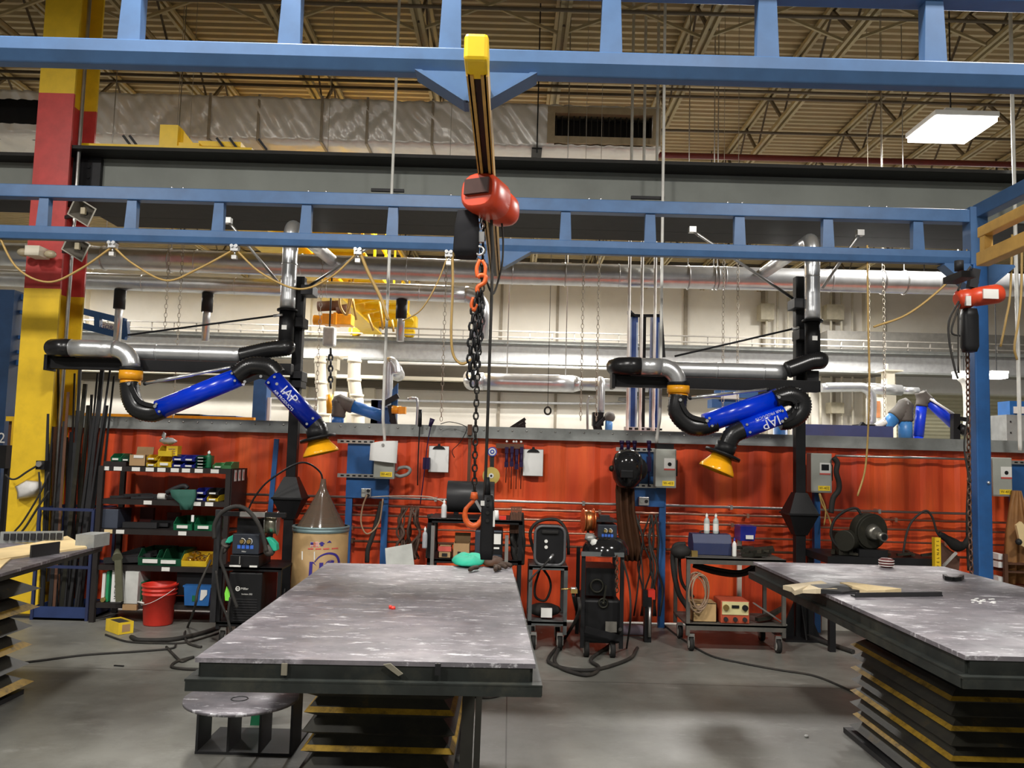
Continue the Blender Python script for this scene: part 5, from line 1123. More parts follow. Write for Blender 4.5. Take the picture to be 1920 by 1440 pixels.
fs = [(j*n+i, j*n+i+1, (j+1)*n+i+1, (j+1)*n+i) for j in range(m_-1) for i in range(n-1)]; per = list(range(n))+[j*n+n-1 for j in range(1, m_)]+[(m_-1)*n+i for i in range(n-2, -1, -1)]+[j*n for j in range(m_-2, 0, -1)]; K = n*m_
b.add(vs+bk, fs+[tuple(K+i for i in f[::-1]) for f in fs]+[(per[k], per[(k+1) % len(per)], K+per[(k+1) % len(per)], K+per[k]) for k in range(len(per))], True); b.build('cloth', BLGRN, t_)
b = MB(); b.tube(spline([at(312, 924, SY), at(328, 916, SY), at(345, 911, SY), at(352, 916, SY)], 5), .022, 8); b.build('bundle', DARK, t_)
L2 = lev[2]
bin_(347, L2, .16, .11, GREEN, 'large green bin, left one on the third shelf', d=.3); bin_(386, L2, .16, .11, GREEN, 'large green bin, right one on the third shelf', d=.3)
b = MB(); p = at(361, 972, SY+.02); b.box(p.x-.012, p.x+.012, SY+.02, SY+.026, p.z-.03, p.z+.03); solo('paper_tag', b, WHITE, 'white tag sticking up inside a large green bin', 'tag')
x0 = at(186, 990, SY+.05).x; b = MB(); b.box(x0, x0+.17, SY+.03, SY+.3, L2+.001, L2+.17); solo('parts_drawer', b, M('slate_box', (.045, .055, .08), .5), 'slate grey box at the left end of the third shelf', 'box', bevel=.004)
b = MB()
for k, (a, c, h) in enumerate(((222, 285, .05), (240, 300, .03), (262, 312, .07))): b.bar(V((at(a, 990, SY).x, SY+.1+.07*k, L2+.03)), V((at(c, 990, SY).x, SY+.12+.07*k, L2+.03)), .06, h)
b.mat(1).box(at(232, 980, SY).x, at(258, 980, SY).x, SY+.32, SY+.36, L2, L2+.17); b.box(at(285, 980, SY).x, at(310, 980, SY).x, SY+.32, SY+.36, L2, L2+.13)
solo_split('steel_piece', b, [DARK, M('maroon_plate', (.10, .012, .01), .6)], 'dark steel piece lying on the third shelf beside the slate box', 'steel piece', 'steel pieces on the third shelf')
L3 = lev[3]
bin_(291, L3, .22, .14, M('bin_deepgreen', (.005, .07, .03), .5), 'deep green bin on the fourth shelf, left', d=.34); bin_(325, L3, .22, .13, M('bin_deepgreen2', (.005, .08, .035), .5), 'deep green bin on the fourth shelf, beside the yellow one', d=.36)
bin_(372, L3, .22, .10, YELB, 'yellow bin full of clamps on the fourth shelf', d=.3, tagc=False); contents(372, L3, .2, .14, BRASS, 'brass fitting heaped in the yellow fourth-shelf bin', 'fitting', seed=2, n=26, d=.24)
b = MB()
for k, (a, c) in enumerate(((190, 262), (200, 270), (210, 275), (188, 240))): b.bar(V((at(a, 1055, SY).x, SY+.06+.08*k, L3+.03)), V((at(c, 1045, SY).x, SY+.08+.08*k, L3+.05+.02*k)), .06, .05)
solo_split('steel_piece', b, DARK, 'dark steel bar piled on the left of the fourth shelf', 'steel bar', 'steel bars on the fourth shelf')
t_ = T('steel_post', 'short olive steel bracket leaning in front of the lower shelves', 'bracket', at(224, 1130, SY-.06)); b = MB(); a_ = at(222, 1050, SY-.05); c_ = at(224, 1128, SY-.05); b.bar(a_, c_, .06, .02); b.mat(0).cyl(at(220, 1046, SY-.06), at(220, 1032, SY+.05), .045, .02, 10); b.build('bar', M('olive_steel', (.10, .10, .06), .6), t_)
L4 = lev[4]
def boxed(px0, px1, h, d, mt, lab, nm='carton', cat='carton', Y=SY+.04, z=None, py=1110, txt=None):
    x0 = at(px0, py, Y).x; x1 = at(px1, py, Y).x; b = MB(); z = (L4 if z is None else z)+.001; b.box(x0, x1, Y, Y+d, z, z+h)
    ms = [mt]
    if txt: b.mat(1).text(txt, ((x0+x1)/2, Y-.002, z+h*.5), (0, 0, 1), (-1, 0, 0), (x1-x0)*.5); ms = [mt, DARK]
    return solo(nm, b, ms, lab, cat, bevel=.002)
boxed(190, 196, .25, .2, LABEL, 'thin white carton standing on the bottom shelf, far left'); boxed(198, 203, .27, .2, M('green_print', (.02, .3, .12), .5), 'thin green carton on the bottom shelf')
boxed(208, 228, .30, .22, WHITE, 'white carton with dark print standing on the bottom shelf', txt='WELD ROD'); boxed(233, 258, .28, .25, M('pale_carton', (.55, .56, .53), .6), 'pale grey carton standing on the bottom shelf', Y=SY-.02)
boxed(231, 258, .05, .2, CARD, 'flat brown carton under the pale grey one', Y=SY-.03, z=L4-.055); boxed(259, 268, .18, .15, GREEN, 'small green carton beside the red bucket on the bottom shelf')
b = MB(); p = at(193, 1125, SY+.02); b.cyl((p.x, SY+.01, L4+.022), (p.x, SY+.05, L4+.022), .02, n=12); solo('grinding_flap', b, BRASS, 'small brass disc on the bottom shelf in front of the cartons', 'disc')
boxed(330, 407, .20, .3, BLACK, 'long black case under the fourth shelf', nm='tool_case', cat='case', z=lev[3]-.045-.21, Y=SY+.05)
t_ = T('storage_tub', 'blue plastic tub with torn white label on the bottom shelf', 'tub', (at(370, 1115, SY).x, SY, L4)); x = at(370, 1115, SY-.02).x; b = MB(); loft(b, [[V((x+s*w/2, SY-.03+(0 if q == 0 else d), z)) for s, q in ((-1, 0), (1, 0), (1, 1), (-1, 1))] for w, d, z in ((.21, .26, L4+.002), (.235, .28, L4+.16), (.255, .29, L4+.16), (.255, .29, L4+.175))], False); b.build('tub', CYAN, t_)
b = MB(); b.prism([(x+.03, SY-.036, L4+.05), (x+.05, SY-.036, L4+.05), (x+.09, SY-.036, L4+.10), (x+.09, SY-.036, L4+.14), (x+.035, SY-.036, L4+.14)], (0, .004, 0)); b.mat(1).box(x-.04, x+.01, SY-.035, SY-.031, L4+.04, L4+.09); b.build('torn_label', [LABEL, GREEN], t_)
# red bucket + yellow floor box
p = fl_(296, 1170); p.y += .0; bx, by = p.x, p.y
t_ = T('bucket', 'red plastic bucket with wire handle standing in front of the shelf', 'bucket', (bx, by, 0)); b = MB(); b.lathe([(0, .002), (.118, .002), (.122, .01), (.138, .26), (.146, .262), (.146, .272), (.139, .274), (.141, .295), (.149, .297), (.149, .307), (.142, .309), (.145, .33), (.153, .332), (.153, .35), (.147, .352), (.138, .345), (.116, .02), (0, .015)], (bx, by, 0), n=40); b.build('pail', BUCK, t_)
b = MB(); b.tube(spline([(bx-.12, by-.08, .22)]+[(bx-.155+.31*k/8, by-.155+.10*abs(k/4-1)**2, .18+.14*(k/8)**2) for k in range(1, 9)], 4), .0025, 6); b.cyl((bx-.145, by-.10, .205), (bx-.075, by-.145, .205), .008, n=10); b.build('wire_handle', LABEL, t_)
P0 = [fl_(222, 1190), fl_(250, 1186)]; t_ = T('floor_box', 'small open yellow box with print lying on the floor in front of the shelf', 'box', fl_(230, 1180)); a_ = fl_(222, 1191); c_ = fl_(249, 1187); ax_ = (c_-a_).normalized(); ay = V((-ax_.y, ax_.x, 0)); wv = (c_-a_).length; b = MB(); ctr = a_+ax_*wv/2+ay*.12
for o_, A1, A2, A3 in ((ctr-ay*.118, ax_*wv/2, ay*.003, V((0, 0, .048))), (ctr+ay*.118, ax_*wv/2, ay*.003, V((0, 0, .048))), (ctr-ax_*wv/2, ax_*.003, ay*.12, V((0, 0, .048))), (ctr+ax_*wv/2, ax_*.003, ay*.12, V((0, 0, .048)))): b.obox(o_+V((0, 0, .050)), A1, A2, A3)
b.mat(1).obox(ctr+V((0, 0, .045)), ax_*wv/2*.95, ay*.115, V((0, 0, .043))); b.build('box', [YELB, DARK], t_)
b = MB(); b.obox(ctr-ay*.1215+V((0, 0, .05)), ax_*wv*.28, ay*.001, V((0, 0, .03))); b.build('print', CARD, t_)
# ---------------------------------------------------------------- wire drum
DRY = 7.15; dxm = at(600, 1040, DRY).x; dr = .232; dzt = at(600, 986, DRY).z
t_ = T('wire_drum', 'brown fibre drum lettered NS with a cone hood, behind the middle table', 'drum', (dxm, DRY, 0))
b = MB(); b.lathe([(0, 0), (dr, 0), (dr, dzt-.02), (0, dzt-.02)], (dxm, DRY, 0), n=48); b.build('drum_body', DRUM, t_)
b = MB(); b.lathe([(dr, dzt-.045), (dr+.007, dzt-.04), (dr+.007, dzt-.02), (dr+.002, dzt-.015), (dr+.009, dzt-.01), (dr+.009, dzt+.004), (dr-.01, dzt+.006)], (dxm, DRY, 0), n=48); b.build('lid_ring', M('ring_teal', (.20, .28, .29), .4, .4), t_)
b = MB(); zz = dzt; hgt = at(606, 898, DRY).z-dzt; b.lathe([(dr*.86, 0), (dr*.8, .03), (dr*.52, hgt*.35), (dr*.3, hgt*.6), (.03, hgt*.8), (.02, hgt)], (dxm, DRY, dzt), n=40)
m, nt, bs = nodes('smoked_cone'); bs.inputs['Base Color'].default_value = (.16, .12, .09, 1); bs.inputs['Roughness'].default_value = .12; bs.inputs['Transmission Weight'].default_value = .35; bs.inputs['Alpha'].default_value = .82
b.build('cone_hood', m, t_)
def oncyl(b, poly, mi, off=.002, subd=6):   # flat artwork (u across, v up) wrapped on the drum front
    b.mi = mi; vs = []
    for u, v in poly: a = u/dr; vs.append((dxm+(dr+off)*math.sin(a), DRY-(dr+off)*math.cos(a), v))
    b.add(vs, [tuple(range(len(vs)))])
def pxuv(px, py): p = at(px, py, DRY-dr*.96); return (math.asin(max(-1, min(1, (p.x-dxm)/dr)))*dr, p.z)
b = MB()
for P in ([(579, 1083), (581, 1053), (587, 1053), (585, 1083)], [(581, 1053), (588, 1053), (603, 1074), (601, 1080)], [(598, 1079), (599, 1055), (606, 1055), (604, 1079)]): oncyl(b, [pxuv(*q) for q in P], 0, .0025)
def stroke(pts, w): 
    P = spline([V((*pxuv(*q), 0)) for q in pts], 5)
    for k in range(len(P)-1):
        d = (P[k+1]-P[k]); n_ = V((-d.y, d.x, 0)).normalized(); w0 = w(k/(len(P)-1)); w1 = w((k+1)/(len(P)-1))
        oncyl(b, [((P[k]-n_*w0).x, (P[k]-n_*w0).y), ((P[k+1]-n_*w1).x, (P[k+1]-n_*w1).y), ((P[k+1]+n_*w1).x, (P[k+1]+n_*w1).y), ((P[k]+n_*w0).x, (P[k]+n_*w0).y)], 0, .0025)
stroke([(623, 1057), (617, 1055), (612, 1060), (615, 1065), (622, 1069), (623, 1076), (617, 1080), (610, 1077)], lambda t: .019)
stroke([(590, 1054), (600, 1043), (615, 1038), (627, 1043), (631, 1056), (629, 1064)], lambda t: .003+.012*t)
for P in ([(585, 1086), (590, 1084), (588, 1081)],): oncyl(b, [pxuv(*q) for q in P], 0)
for P in ([(601, 1016), (606, 1016), (606, 1024), (601, 1024)], [(599, 1018), (608, 1018), (608, 1020.5), (599, 1020.5)]): oncyl(b, [pxuv(*q) for q in P], 0)
oncyl(b, [pxuv(*q) for q in [(612, 1018), (617, 1014), (620, 1018)]], 0)
oncyl(b, [pxuv(*q) for q in [(565, 1034), (565, 1050), (591, 1050), (591, 1034)]], 1); oncyl(b, [pxuv(*q) for q in [(582.5, 1016), (582.5, 1026), (598, 1026), (598, 1016)]], 1)
for k in range(3): oncyl(b, [pxuv(*q) for q in [(588 if k == 0 else 583, 1017+k*3.3), (588 if k == 0 else 583, 1018.6+k*3.3), (597.5, 1018.6+k*3.3), (597.5, 1017+k*3.3)]], 2, .004)
oncyl(b, [pxuv(*q) for q in [(583, 1016.5), (583, 1021), (588, 1021), (588, 1016.5)]], 0, .004)
for k in range(4): oncyl(b, [pxuv(*q) for q in [(578+k*14, 1027.5+k*.3), (578+k*14, 1030+k*.3), (588+k*14, 1030+k*.3), (588+k*14, 1027.5+k*.3)]], 2, .003)
b.build('drum_print', [INK, LABEL, PINK], t_)
b = MB(); b.tube(spline([at(x, y, 7.25) for x, y in ((605, 900), (600, 885), (580, 870), (558, 869), (520, 890), (490, 915), (466, 955), (464, 990))], 8), .008, 8); solo('wire_conduit', b, BLACK, 'black wire conduit arching from the drum cone to the left wire feeder', 'conduit')
b = MB(); a_, c_ = at(519, 823, 7.9), at(507, 960, 7.9); b.bar(a_, c_, .045, .02); solo('blue_bar', b, BLUE2, 'blue flat bar leaning on the red wall left of the pole', 'bar')
# ---------------------------------------------------------------- pipes along the red wall
PYW = 7.92
for i, (ya, r, mt, nm) in enumerate(((944, .013, CUPIPE if False else STEEL, 'topmost'), (959, .011, CUPIPE, 'second from the top'), (977, .012, CUPIPE, 'middle'), (1001, .010, CUPIPE, 'second from the bottom'), (1026, .012, RUST, 'lowest'))):
    z = at(1100, ya, PYW).z; xa_ = at([440, 470, 440, 560, 560][i], ya, PYW).x; xb_ = at([1815, 1900, 1900, 1900, 1900][i], ya, PYW).x
    b = MB(); b.cyl((xa_, PYW, z), (xb_, PYW, z), r, n=10); x = xa_+.5
    while x < xb_: b.box(x-.012, x+.012, PYW-.02, WY+.03, z-.02, z+.02); x += 1.4
    solo('wall_pipe', b, mt, 'pipe running along the red wall, %s of the five' % nm, 'pipe', 'pipes along the red wall')
z = at(1700, 858, PYW).z; solo('wall_conduit', MB().cyl((at(1566, 855, PYW).x, PYW, z), (at(1830, 862, PYW).x, PYW, z), .012, n=10), STEEL, 'thin grey conduit high on the right half of the red wall', 'conduit')
# ---------------------------------------------------------------- electric stations
def station(label, X0_, X1_, ytop, ybot, legs, rails, Y=7.86, legb=0.0, mt=BLUE2):
    x0, x1, z0, z1 = RC(X0_, ytop, X1_, ybot, Y); t = T('equipment_stand', label, 'equipment stand', ((x0+x1)/2, Y, 0))
    b = MB(); b.box(x0, x1, Y, Y+.012, z0, z1); b.build('backboard', mt, t)
    for px in legs: x = at(px, ybot, Y).x; b = MB(); b.box(x-.03, x+.03, Y+.012, Y+.06, legb, z1); b.build('leg', mt, t)
    for (a, c, y) in rails:
        p, q = at(a, y, Y-.02), at(c, y, Y-.02); z = (p.z+q.z)/2; b = MB(); b.box(p.x, q.x, Y-.03, Y, z-.018, z+.018); b.mat(1); x = p.x+.03
        while x < q.x-.02: b.box(x, x+.03, Y-.032, Y-.028, z-.007, z+.007); x += .055
        b.build('strut_rail', [STEEL, BLACK], t)
    return t
station('blue equipment stand left of centre carrying a grey switch box and paper', 650, 729, 832, 934, (654, 722), ((633, 702, 828), (633, 704, 892)))
station('blue equipment stand with the black welding helmet, right of centre', 1190, 1246, 843, 950, (1243,), ((1155, 1232, 843), (1186, 1230, 911)))
station('blue equipment stand at the right edge beside the gantry post', 1893, 1990, 868, 958, (1960,), ((1895, 1990, 868),))
def swbox(label, X0_, Y0_, X1_, Y1_, Y, d, kind=0, post=None):
    x0, x1, z0, z1 = RC(X0_, Y0_, X1_, Y1_, Y); t = T('switch_box', label, 'switch box', ((x0+x1)/2, Y+d/2, z0)); 
    b = MB(); b.box(x0, x1, Y, Y+d, z0, z1); b.build('enclosure', PGRAY, t, bevel=.006)
    b = MB(); b.box(x0-.004, x1-.01, Y-.006, Y, z0+.012, z1-.006); cv = b.build('cover', PGRAY, t, bevel=.002)
    b = MB(); cx = (x0+x1)/2+.02; b.box(cx-.055, cx+.055, Y-.009, Y-.005, z0+.02, z0+.065); b.mat(1).text('W-403' if kind == 1 else 'W-402', (cx, Y-.0095, z0+.043), (1, 0, 0), (0, 0, 1), .032); b.build('warning_tag', [LYEL, BLACK], cv)
    if kind:
        lx, lz = (x0+x1)/2+.03, (z0+z1)/2+.04; b = MB(); b.box(lx-.05, lx+.05, Y-.009, Y-.005, lz-.055, lz+.055); b.mat(1).box(lx-.05, lx+.05, Y-.0095, Y-.006, lz-.055, lz-.04)
        if kind == 2: b.mat(2).box(lx-.035, lx+.035, Y-.0105, Y-.006, lz-.015, lz+.04)
        else: b.mat(2).cyl((lx, Y-.012, lz), (lx, Y-.006, lz), .018, n=12)
        b.build('rating_plate', [LABEL, PINK, BLACK], cv)
    b = MB(); b.bar((x1+.012, Y+d*.4, (z0+z1)/2-.07), (x1+.012, Y+d*.4, (z0+z1)/2+.08), .018, .03); b.build('lever', BLACK if kind else PINK, t)
    return t, x0, x1, z0, z1
swbox('grey switch box half covered by a white paper on the left blue stand', 702, 838, 740, 898, 7.72, .13)
t_, a_, c_, z0_, z1_ = swbox('grey switch box with round knob plate on the helmet stand', 1230, 842, 1268, 915, 7.70, .15, 1)
b = MB(); b.box(a_+.01, c_-.02, 7.72, 7.84, z1_, z1_+.05); b.build('terminal_head', BLACK, t_)
t_, a_, c_, z0_, z1_ = swbox('grey switch box on a thin blue post right of the right extraction pole', 1521, 850, 1560, 924, 7.74, .13, 2)
x = at(1532, 1000, 7.86).x; b = MB(); b.box(x-.028, x+.028, 7.85, 7.91, 0, z1_-.05); b.build('mounting_post', BLUE2, t_)
swbox('grey switch box right of the gantry post with a torn white label', 1862, 858, 1898, 931, 7.66, .13, 1)
x0, x1, z0, z1 = RC(692, 826, 744, 866, 7.66); t_ = T('pinned_paper', 'white sheet of paper hung over the left switch box', 'paper', ((x0+x1)/2, 7.66, z0))
b = MB(); vs = []; 
for i in range(7):
    f = i/6; x = x0+(x1-x0)*f; y = 7.69-.03*math.sin(f*2.6); vs += [(x, y, z0+.012*(1-f)-.01*f), (x+.006, y, z1-.0-.03*(1-f)**3)]
b.add(vs+[(v[0], v[1]+.002, v[2]) for v in vs], [(2*i, 2*i+2, 2*i+3, 2*i+1) for i in range(6)]+[(14+2*i, 14+2*i+1, 14+2*i+3, 14+2*i+2) for i in range(6)]+[(0, 1, 15, 14), (12, 26, 27, 13)], True); b.build('sheet', WHITE, t_)
b = MB(); b.cyl((at(718, 830, 7.65).x, 7.65, z1-.04), (at(718, 830, 7.65).x, 7.68, z1-.04), .014, n=10); b.build('magnet', STEEL, t_)
b = MB(); P = [at(x, y, 7.78) for x, y in ((741, 890), (750, 893), (764, 889), (769, 881), (762, 876), (748, 878), (741, 884))]; b.tube(spline(P, 8), .016, 8); solo('conduit_loop', b, RGRAY, 'grey flexible conduit loop at the right side of the left switch box', 'conduit')
for (X0_, Y0_, X1_, Y1_, lab) in ((677, 916, 695, 933, 'double power outlet on the left blue stand'), (1198, 932, 1217, 948, 'double power outlet below the welding helmet stand')):
    x0, x1, z0, z1 = RC(X0_, Y0_, X1_, Y1_, 7.80); t_ = T('power_outlet', lab, 'outlet', ((x0+x1)/2, 7.83, z0)); b = MB(); b.box(x0, x1, 7.80, 7.86, z0, z1); b.build('box', STEEL, t_, bevel=.004)
    for s in (-1, 1):
        for s2 in ((-1, 1) if X0_ < 1000 else (0,)): b = MB(); b.cyl(((x0+x1)/2+s*.022, 7.80, (z0+z1)/2+s2*.022), ((x0+x1)/2+s*.022, 7.792, (z0+z1)/2+s2*.022), .016, n=12); b.build('socket', DARK if s > 0 else PGRAY, t_)
b = MB(); b.tube(spline([at(x, y, 7.72) for x, y in ((688, 928), (680, 950), (677, 980), (686, 1000), (700, 995), (712, 975), (718, 935))], 8), .008, 6); solo('extension_lead', b, M('cord_tan', (.35, .22, .13), .6), 'tan power cord looping below the outlet of the left blue stand', 'cord')
b = MB(); b.tube(spline([at(x, y, 7.74) for x, y in ((716, 940), (708, 970), (700, 1000), (690, 1030), (688, 1055))], 6), .022, 8); solo('cable_bundle', b, CABLE, 'dark cable bundle hanging below the left blue stand', 'cables')
b = MB(); b.tube(spline([at(x, y, 7.78) for x, y in ((696, 932), (740, 930), (800, 931), (822, 937), (836, 944))], 6), .006, 6); solo('extension_lead', b, M('cord_pale', (.5, .4, .32), .6), 'pale cord running right from the left outlet along the top pipe', 'cord')
# hose beside right box
b = MB(); b.tube(spline([at(x, y, 7.7) for x, y in ((1563, 858), (1570, 868), (1568, 885), (1573, 905), (1572, 920), (1562, 935), (1558, 962))], 8), [.026]*49, 8); solo('rubber_hose', b, CABLE, 'thick grey hose piece hanging on the right switch box', 'hose')
b = MB(); b.tube(spline([at(x, y, 7.75) for x, y in ((1536, 925), (1541, 945), (1552, 965), (1558, 985), (1556, 1003))], 6), .008, 6); b.tube(spline([at(x, y, 7.75) for x, y in ((1537, 925), (1548, 955), (1545, 985))], 6), .007, 6); solo('yellow_wires', b, CT, 'yellow and brown wires hanging below the right switch box', 'wires', kind='thing')
# ---------------------------------------------------------------- clipboards, tools on the wall
for px0, px1, y0_, y1_, lab in ((804, 841, 836, 885, 'clipboard with white paper on the red wall, left of the hoist chain'), (981, 1018, 842, 892, 'clipboard with white paper on the red wall, right of the hanging screwdrivers')):
    x0, x1, z0, z1 = RC(px0, y0_, px1, y1_, 7.94); t_ = T('clipboard', lab, 'clipboard', ((x0+x1)/2, 7.95, z0), 'clipboards on the red wall'); b = MB(); b.box(x0-.004, x1+.004, 7.945, 7.95, z0-.006, z1); b.build('board', RUST, t_)
    b = MB(); b.box(x0, x1, 7.941, 7.945, z0, z1-.004); pp = b.build('paper', WHITE, t_); cx = (x0+x1)/2; b = MB(); b.prism([(cx-.06, 7.93, z1-.03), (cx+.06, 7.93, z1-.03), (cx+.045, 7.93, z1-.01), (cx+.015, 7.93, z1), (cx+.01, 7.93, z1+.02), (cx-.01, 7.93, z1+.02), (cx-.015, 7.93, z1), (cx-.045, 7.93, z1-.01)], (0, .011, 0)); b.build('clip', BLACK, t_)
for i, (px, ya, yb) in enumerate(((950, 848, 905), (960, 847, 917), (969, 852, 917), (978, 848, 917))):
    t_ = T('t_handle_driver', 'black T-handled driver in the row on the red wall, %s from the left' % ORD[i], 'driver', at(px, yb, 7.9), 'hanging drivers'); b = MB(); p = at(px, ya, 7.9); q = at(px, ya+28, 7.9); e = at(px, yb, 7.9)
    b.cyl((p.x, 7.9, p.z), (p.x, 7.9, q.z), .014, n=10); b.box(p.x-.016, p.x+.016, 7.885, 7.915, p.z-.01, p.z+.05); b.box(p.x-.018, p.x+.018, 7.885, 7.915, q.z, q.z+.05); b.build('grip', PURP, t_); b = MB(); b.cyl((p.x, 7.9, q.z), (p.x, 7.9, e.z), .004, n=6); b.build('shaft', BLACK, t_)
x0, x1, z0, z1 = RC(930, 832, 982, 841, 7.93); b = MB(); b.box(x0, x1, 7.90, 7.965, z0, z1); b.mat(1)
for px in (950, 963, 968, 977): x = at(px, 836, 7.9).x; b.ball((x, 7.89, z1+.02), .012, 8)
solo('tool_rack', b, [RUST, LABEL], 'short tool rack bar holding the drivers on the red wall', 'rack')
b = MB(); p = at(923, 847, 7.9); b.cyl(p, p+V((0, .03, 0)), .045, n=24); b.mat(1).cyl(p+V((0, -.004, 0)), p, .034, n=24); b.mat(0).cyl(p+V((0, -.006, 0)), p+V((0, -.002, 0)), .022, n=20); b.mat(1).cyl(p+V((0, -.01, 0)), p, .01, n=12); b.mat(2).bar(p+V((0, .02, -.03)), p+V((0, .02, -.16)), .04, .02)
solo('tape_dispenser', b, [M('disc_blue', (.05, .08, .4), .4), LABEL, DARK], 'blue and white disc on a dark bracket above the yellow disc', 'disc')
b = MB(); p = at(921, 892, 7.88); b.cyl(p, p+V((0, .012, 0)), .082, n=36); b.mat(1).cyl(p+V((0, -.004, 0)), p, .024, n=20); b.mat(2).cyl(p+V((0, -.008, 0)), p, .010, n=12); solo('grinding_disc', b, [M('disc_yellow', (.62, .47, .12), .5), WHITE, DARK], 'large yellow grinding disc with white centre on the red wall', 'disc')
for (L, mt, lab, r) in (([(790, 770), (787, 800), (784, 860), (783, 910)], BLACK, 'long black whip hanging over the red wall top, left of the first clipboard', .006), ([(811, 785), (802, 830), (795, 890), (788, 945)], BLACK, 'black spatter rod with holder slanting across the first clipboard', .005), ([(826, 795), (843, 791), (868, 797), (875, 806), (862, 830), (848, 845), (852, 858)], BLACK, 'thin black wire looping over the wall top right of the first clipboard', .004)):
    b = MB(); b.tube(spline([at(x, y, 7.86) for x, y in L], 6), r, 6)
    if 'whip' in lab: a_, c_ = at(788, 768, 7.86), at(787, 800, 7.86); b.cyl(a_, c_, .018, n=8)
    if 'spatter' in lab:
        b.cyl(at(811, 785, 7.86), at(806, 800, 7.86), .026, .015, 8); a_ = at(800, 868, 7.88); b.box(a_.x-.035, a_.x+.03, 7.86, 7.93, a_.z-.06, a_.z+.05)
    solo('hanging_tool', b, PURP if 'spatter' in lab else mt, lab, 'hanging tool')
b = MB(); p = at(881, 800, 7.87); b.box(p.x-.02, p.x+.02, 7.85, 7.95, p.z-.08, p.z+.02); b.bar((p.x, 7.95, p.z-.08), (p.x, 7.95, p.z-.75), .03, .008); solo('hanging_strap', b, RUST, 'dull rust red strap hanging down the red wall beside the hoist chain', 'strap')
for i, px in enumerate((1166, 1178, 1190, 1217)):
    b = MB(); a_, c_ = at(px, 826, 7.82), at(px, 844, 7.82); b.cyl(a_, c_, .016, n=10); b.cyl(a_, a_+V((0, 0, -.03)), .022, n=10); b.bar(c_, c_+V((0, 0, -.05)), .02, .02)
    if i == 3: b.bar(c_, c_+V((0, 0, -.34)), .012, .012); b.box(c_.x-.02, c_.x+.02, 7.80, 7.84, c_.z-.2, c_.z-.06)
    solo('hanging_clamp', b, PURP, 'dark purple clamp hanging above the welding helmet, %s from the left' % ORD[i], 'clamp', 'clamps above the welding helmet')
# helmet and leathers
c = at(1177, 877, 7.62); t_ = T('welding_helmet', 'glossy black welding helmet hanging on the blue stand', 'helmet', c); b = MB(); GB = M('helmet_gloss', (.012, .012, .013), .12)
b.lathe([(0, .17), (.07, .16), (.12, .12), (.148, .05), (.15, -.03), (.135, -.10), (.10, -.16), (.05, -.19), (0, -.195)], c, n=28, sx=.98); b.build('shell', GB, t_)
b = MB(); q = c+V((.09, 0, -.01)); b.ball(q, .095, 16, (1, 1.0, 1.15)); b.build('hood_side', BLACK, t_); b = MB(); b.box(c.x-.085, c.x+.03, c.y-.165, c.y-.13, c.z-.09, c.z-.02); b.build('lens_frame', BLACK, t_, bevel=.008); b = MB(); b.ball(c+V((-.145, -.01, -.01)), .03, 10); b.build('knob', OILY, t_)
def drape(name, poly, Y, d, mt, lab, cat, folds=5, amp=.03):
    n = 14; b = MB(); rows = len(poly); vs = []
    for j, (xl, xr, y) in enumerate(poly):
        for i in range(n+1):
            f = i/n; p = at(xl+(xr-xl)*f, y, Y); vs.append((p.x, Y+amp*math.sin(f*folds*2*math.pi+j*.4)-amp*.2*(j % 2), p.z))
    K = len(vs); vs += [(v[0], v[1]+d, v[2]) for v in vs]; w = n+1
    fs = [(j*w+i, j*w+i+1, (j+1)*w+i+1, (j+1)*w+i) for j in range(rows-1) for i in range(n)]; per = list(range(w))+[j*w+n for j in range(1, rows)]+[(rows-1)*w+i for i in range(n-1, -1, -1)]+[j*w for j in range(rows-2, 0, -1)]
    b.add(vs, fs+[tuple(K+i for i in f[::-1]) for f in fs]+[(per[k], per[(k+1) % len(per)], K+per[(k+1) % len(per)], K+per[k]) for k in range(len(per))], True)
    return solo(name, b, mt, lab, cat)
drape('leather_apron', [(1158, 1188, 890), (1155, 1190, 920), (1157, 1192, 960), (1160, 1200, 1000), (1166, 1206, 1030), (1172, 1200, 1052)], 7.72, .04, LEATH, 'brown leather welding jacket hanging below the helmet', 'jacket', 3, .035)
drape('leather_jacket', [(1905, 1912, 920), (1897, 1925, 960), (1893, 1940, 1000), (1890, 1950, 1050), (1888, 1955, 1095)], 7.55, .05, M('tan_leather', (.28, .13, .04), .7, dirt=.3), 'tan leather jacket hanging at the right edge behind the right table', 'jacket', 3, .03)
b = MB(); b.prism([at(x, y, 7.42) for x, y in ((1906, 985), (1915, 978), (1935, 1000), (1935, 1035), (1914, 1022))], (0, .03, 0)); b.mat(1).ball(at(1910, 1016, 7.42), .03, 8); solo('leather_glove', b, [WOOD, DARK], 'pale leather glove hanging in front of the tan jacket at the right edge', 'glove')
for k, y in enumerate((1043, 1058, 1086)): p, q = at(1872, y, 7.5), at(1883, y, 7.5); b = MB(); b.box(p.x, q.x, 7.5, 7.7, p.z-.03, p.z+.02); solo('white_carton', b, WHITE, 'small white carton behind the gantry post, %s of three' % ['topmost', 'middle', 'lowest'][k], 'carton', 'white cartons behind the gantry post')
x = at(1868, 1060, 7.6).x; z_ = at(1868, 1035, 7.6).z; b = MB()
for xx in (x, x+.35):
    for yy in (7.46, 7.74): b.box(xx-.015, xx+.015, yy-.015, yy+.015, 0, z_)
for y in (1043, 1058, 1086): z = at(1877, y, 7.6).z-.045; b.box(x, x+.35, 7.46, 7.74, z-.012, z-.0)
solo('small_rack', b, RUST, 'small rusty rack behind the gantry post holding white cartons', 'rack')
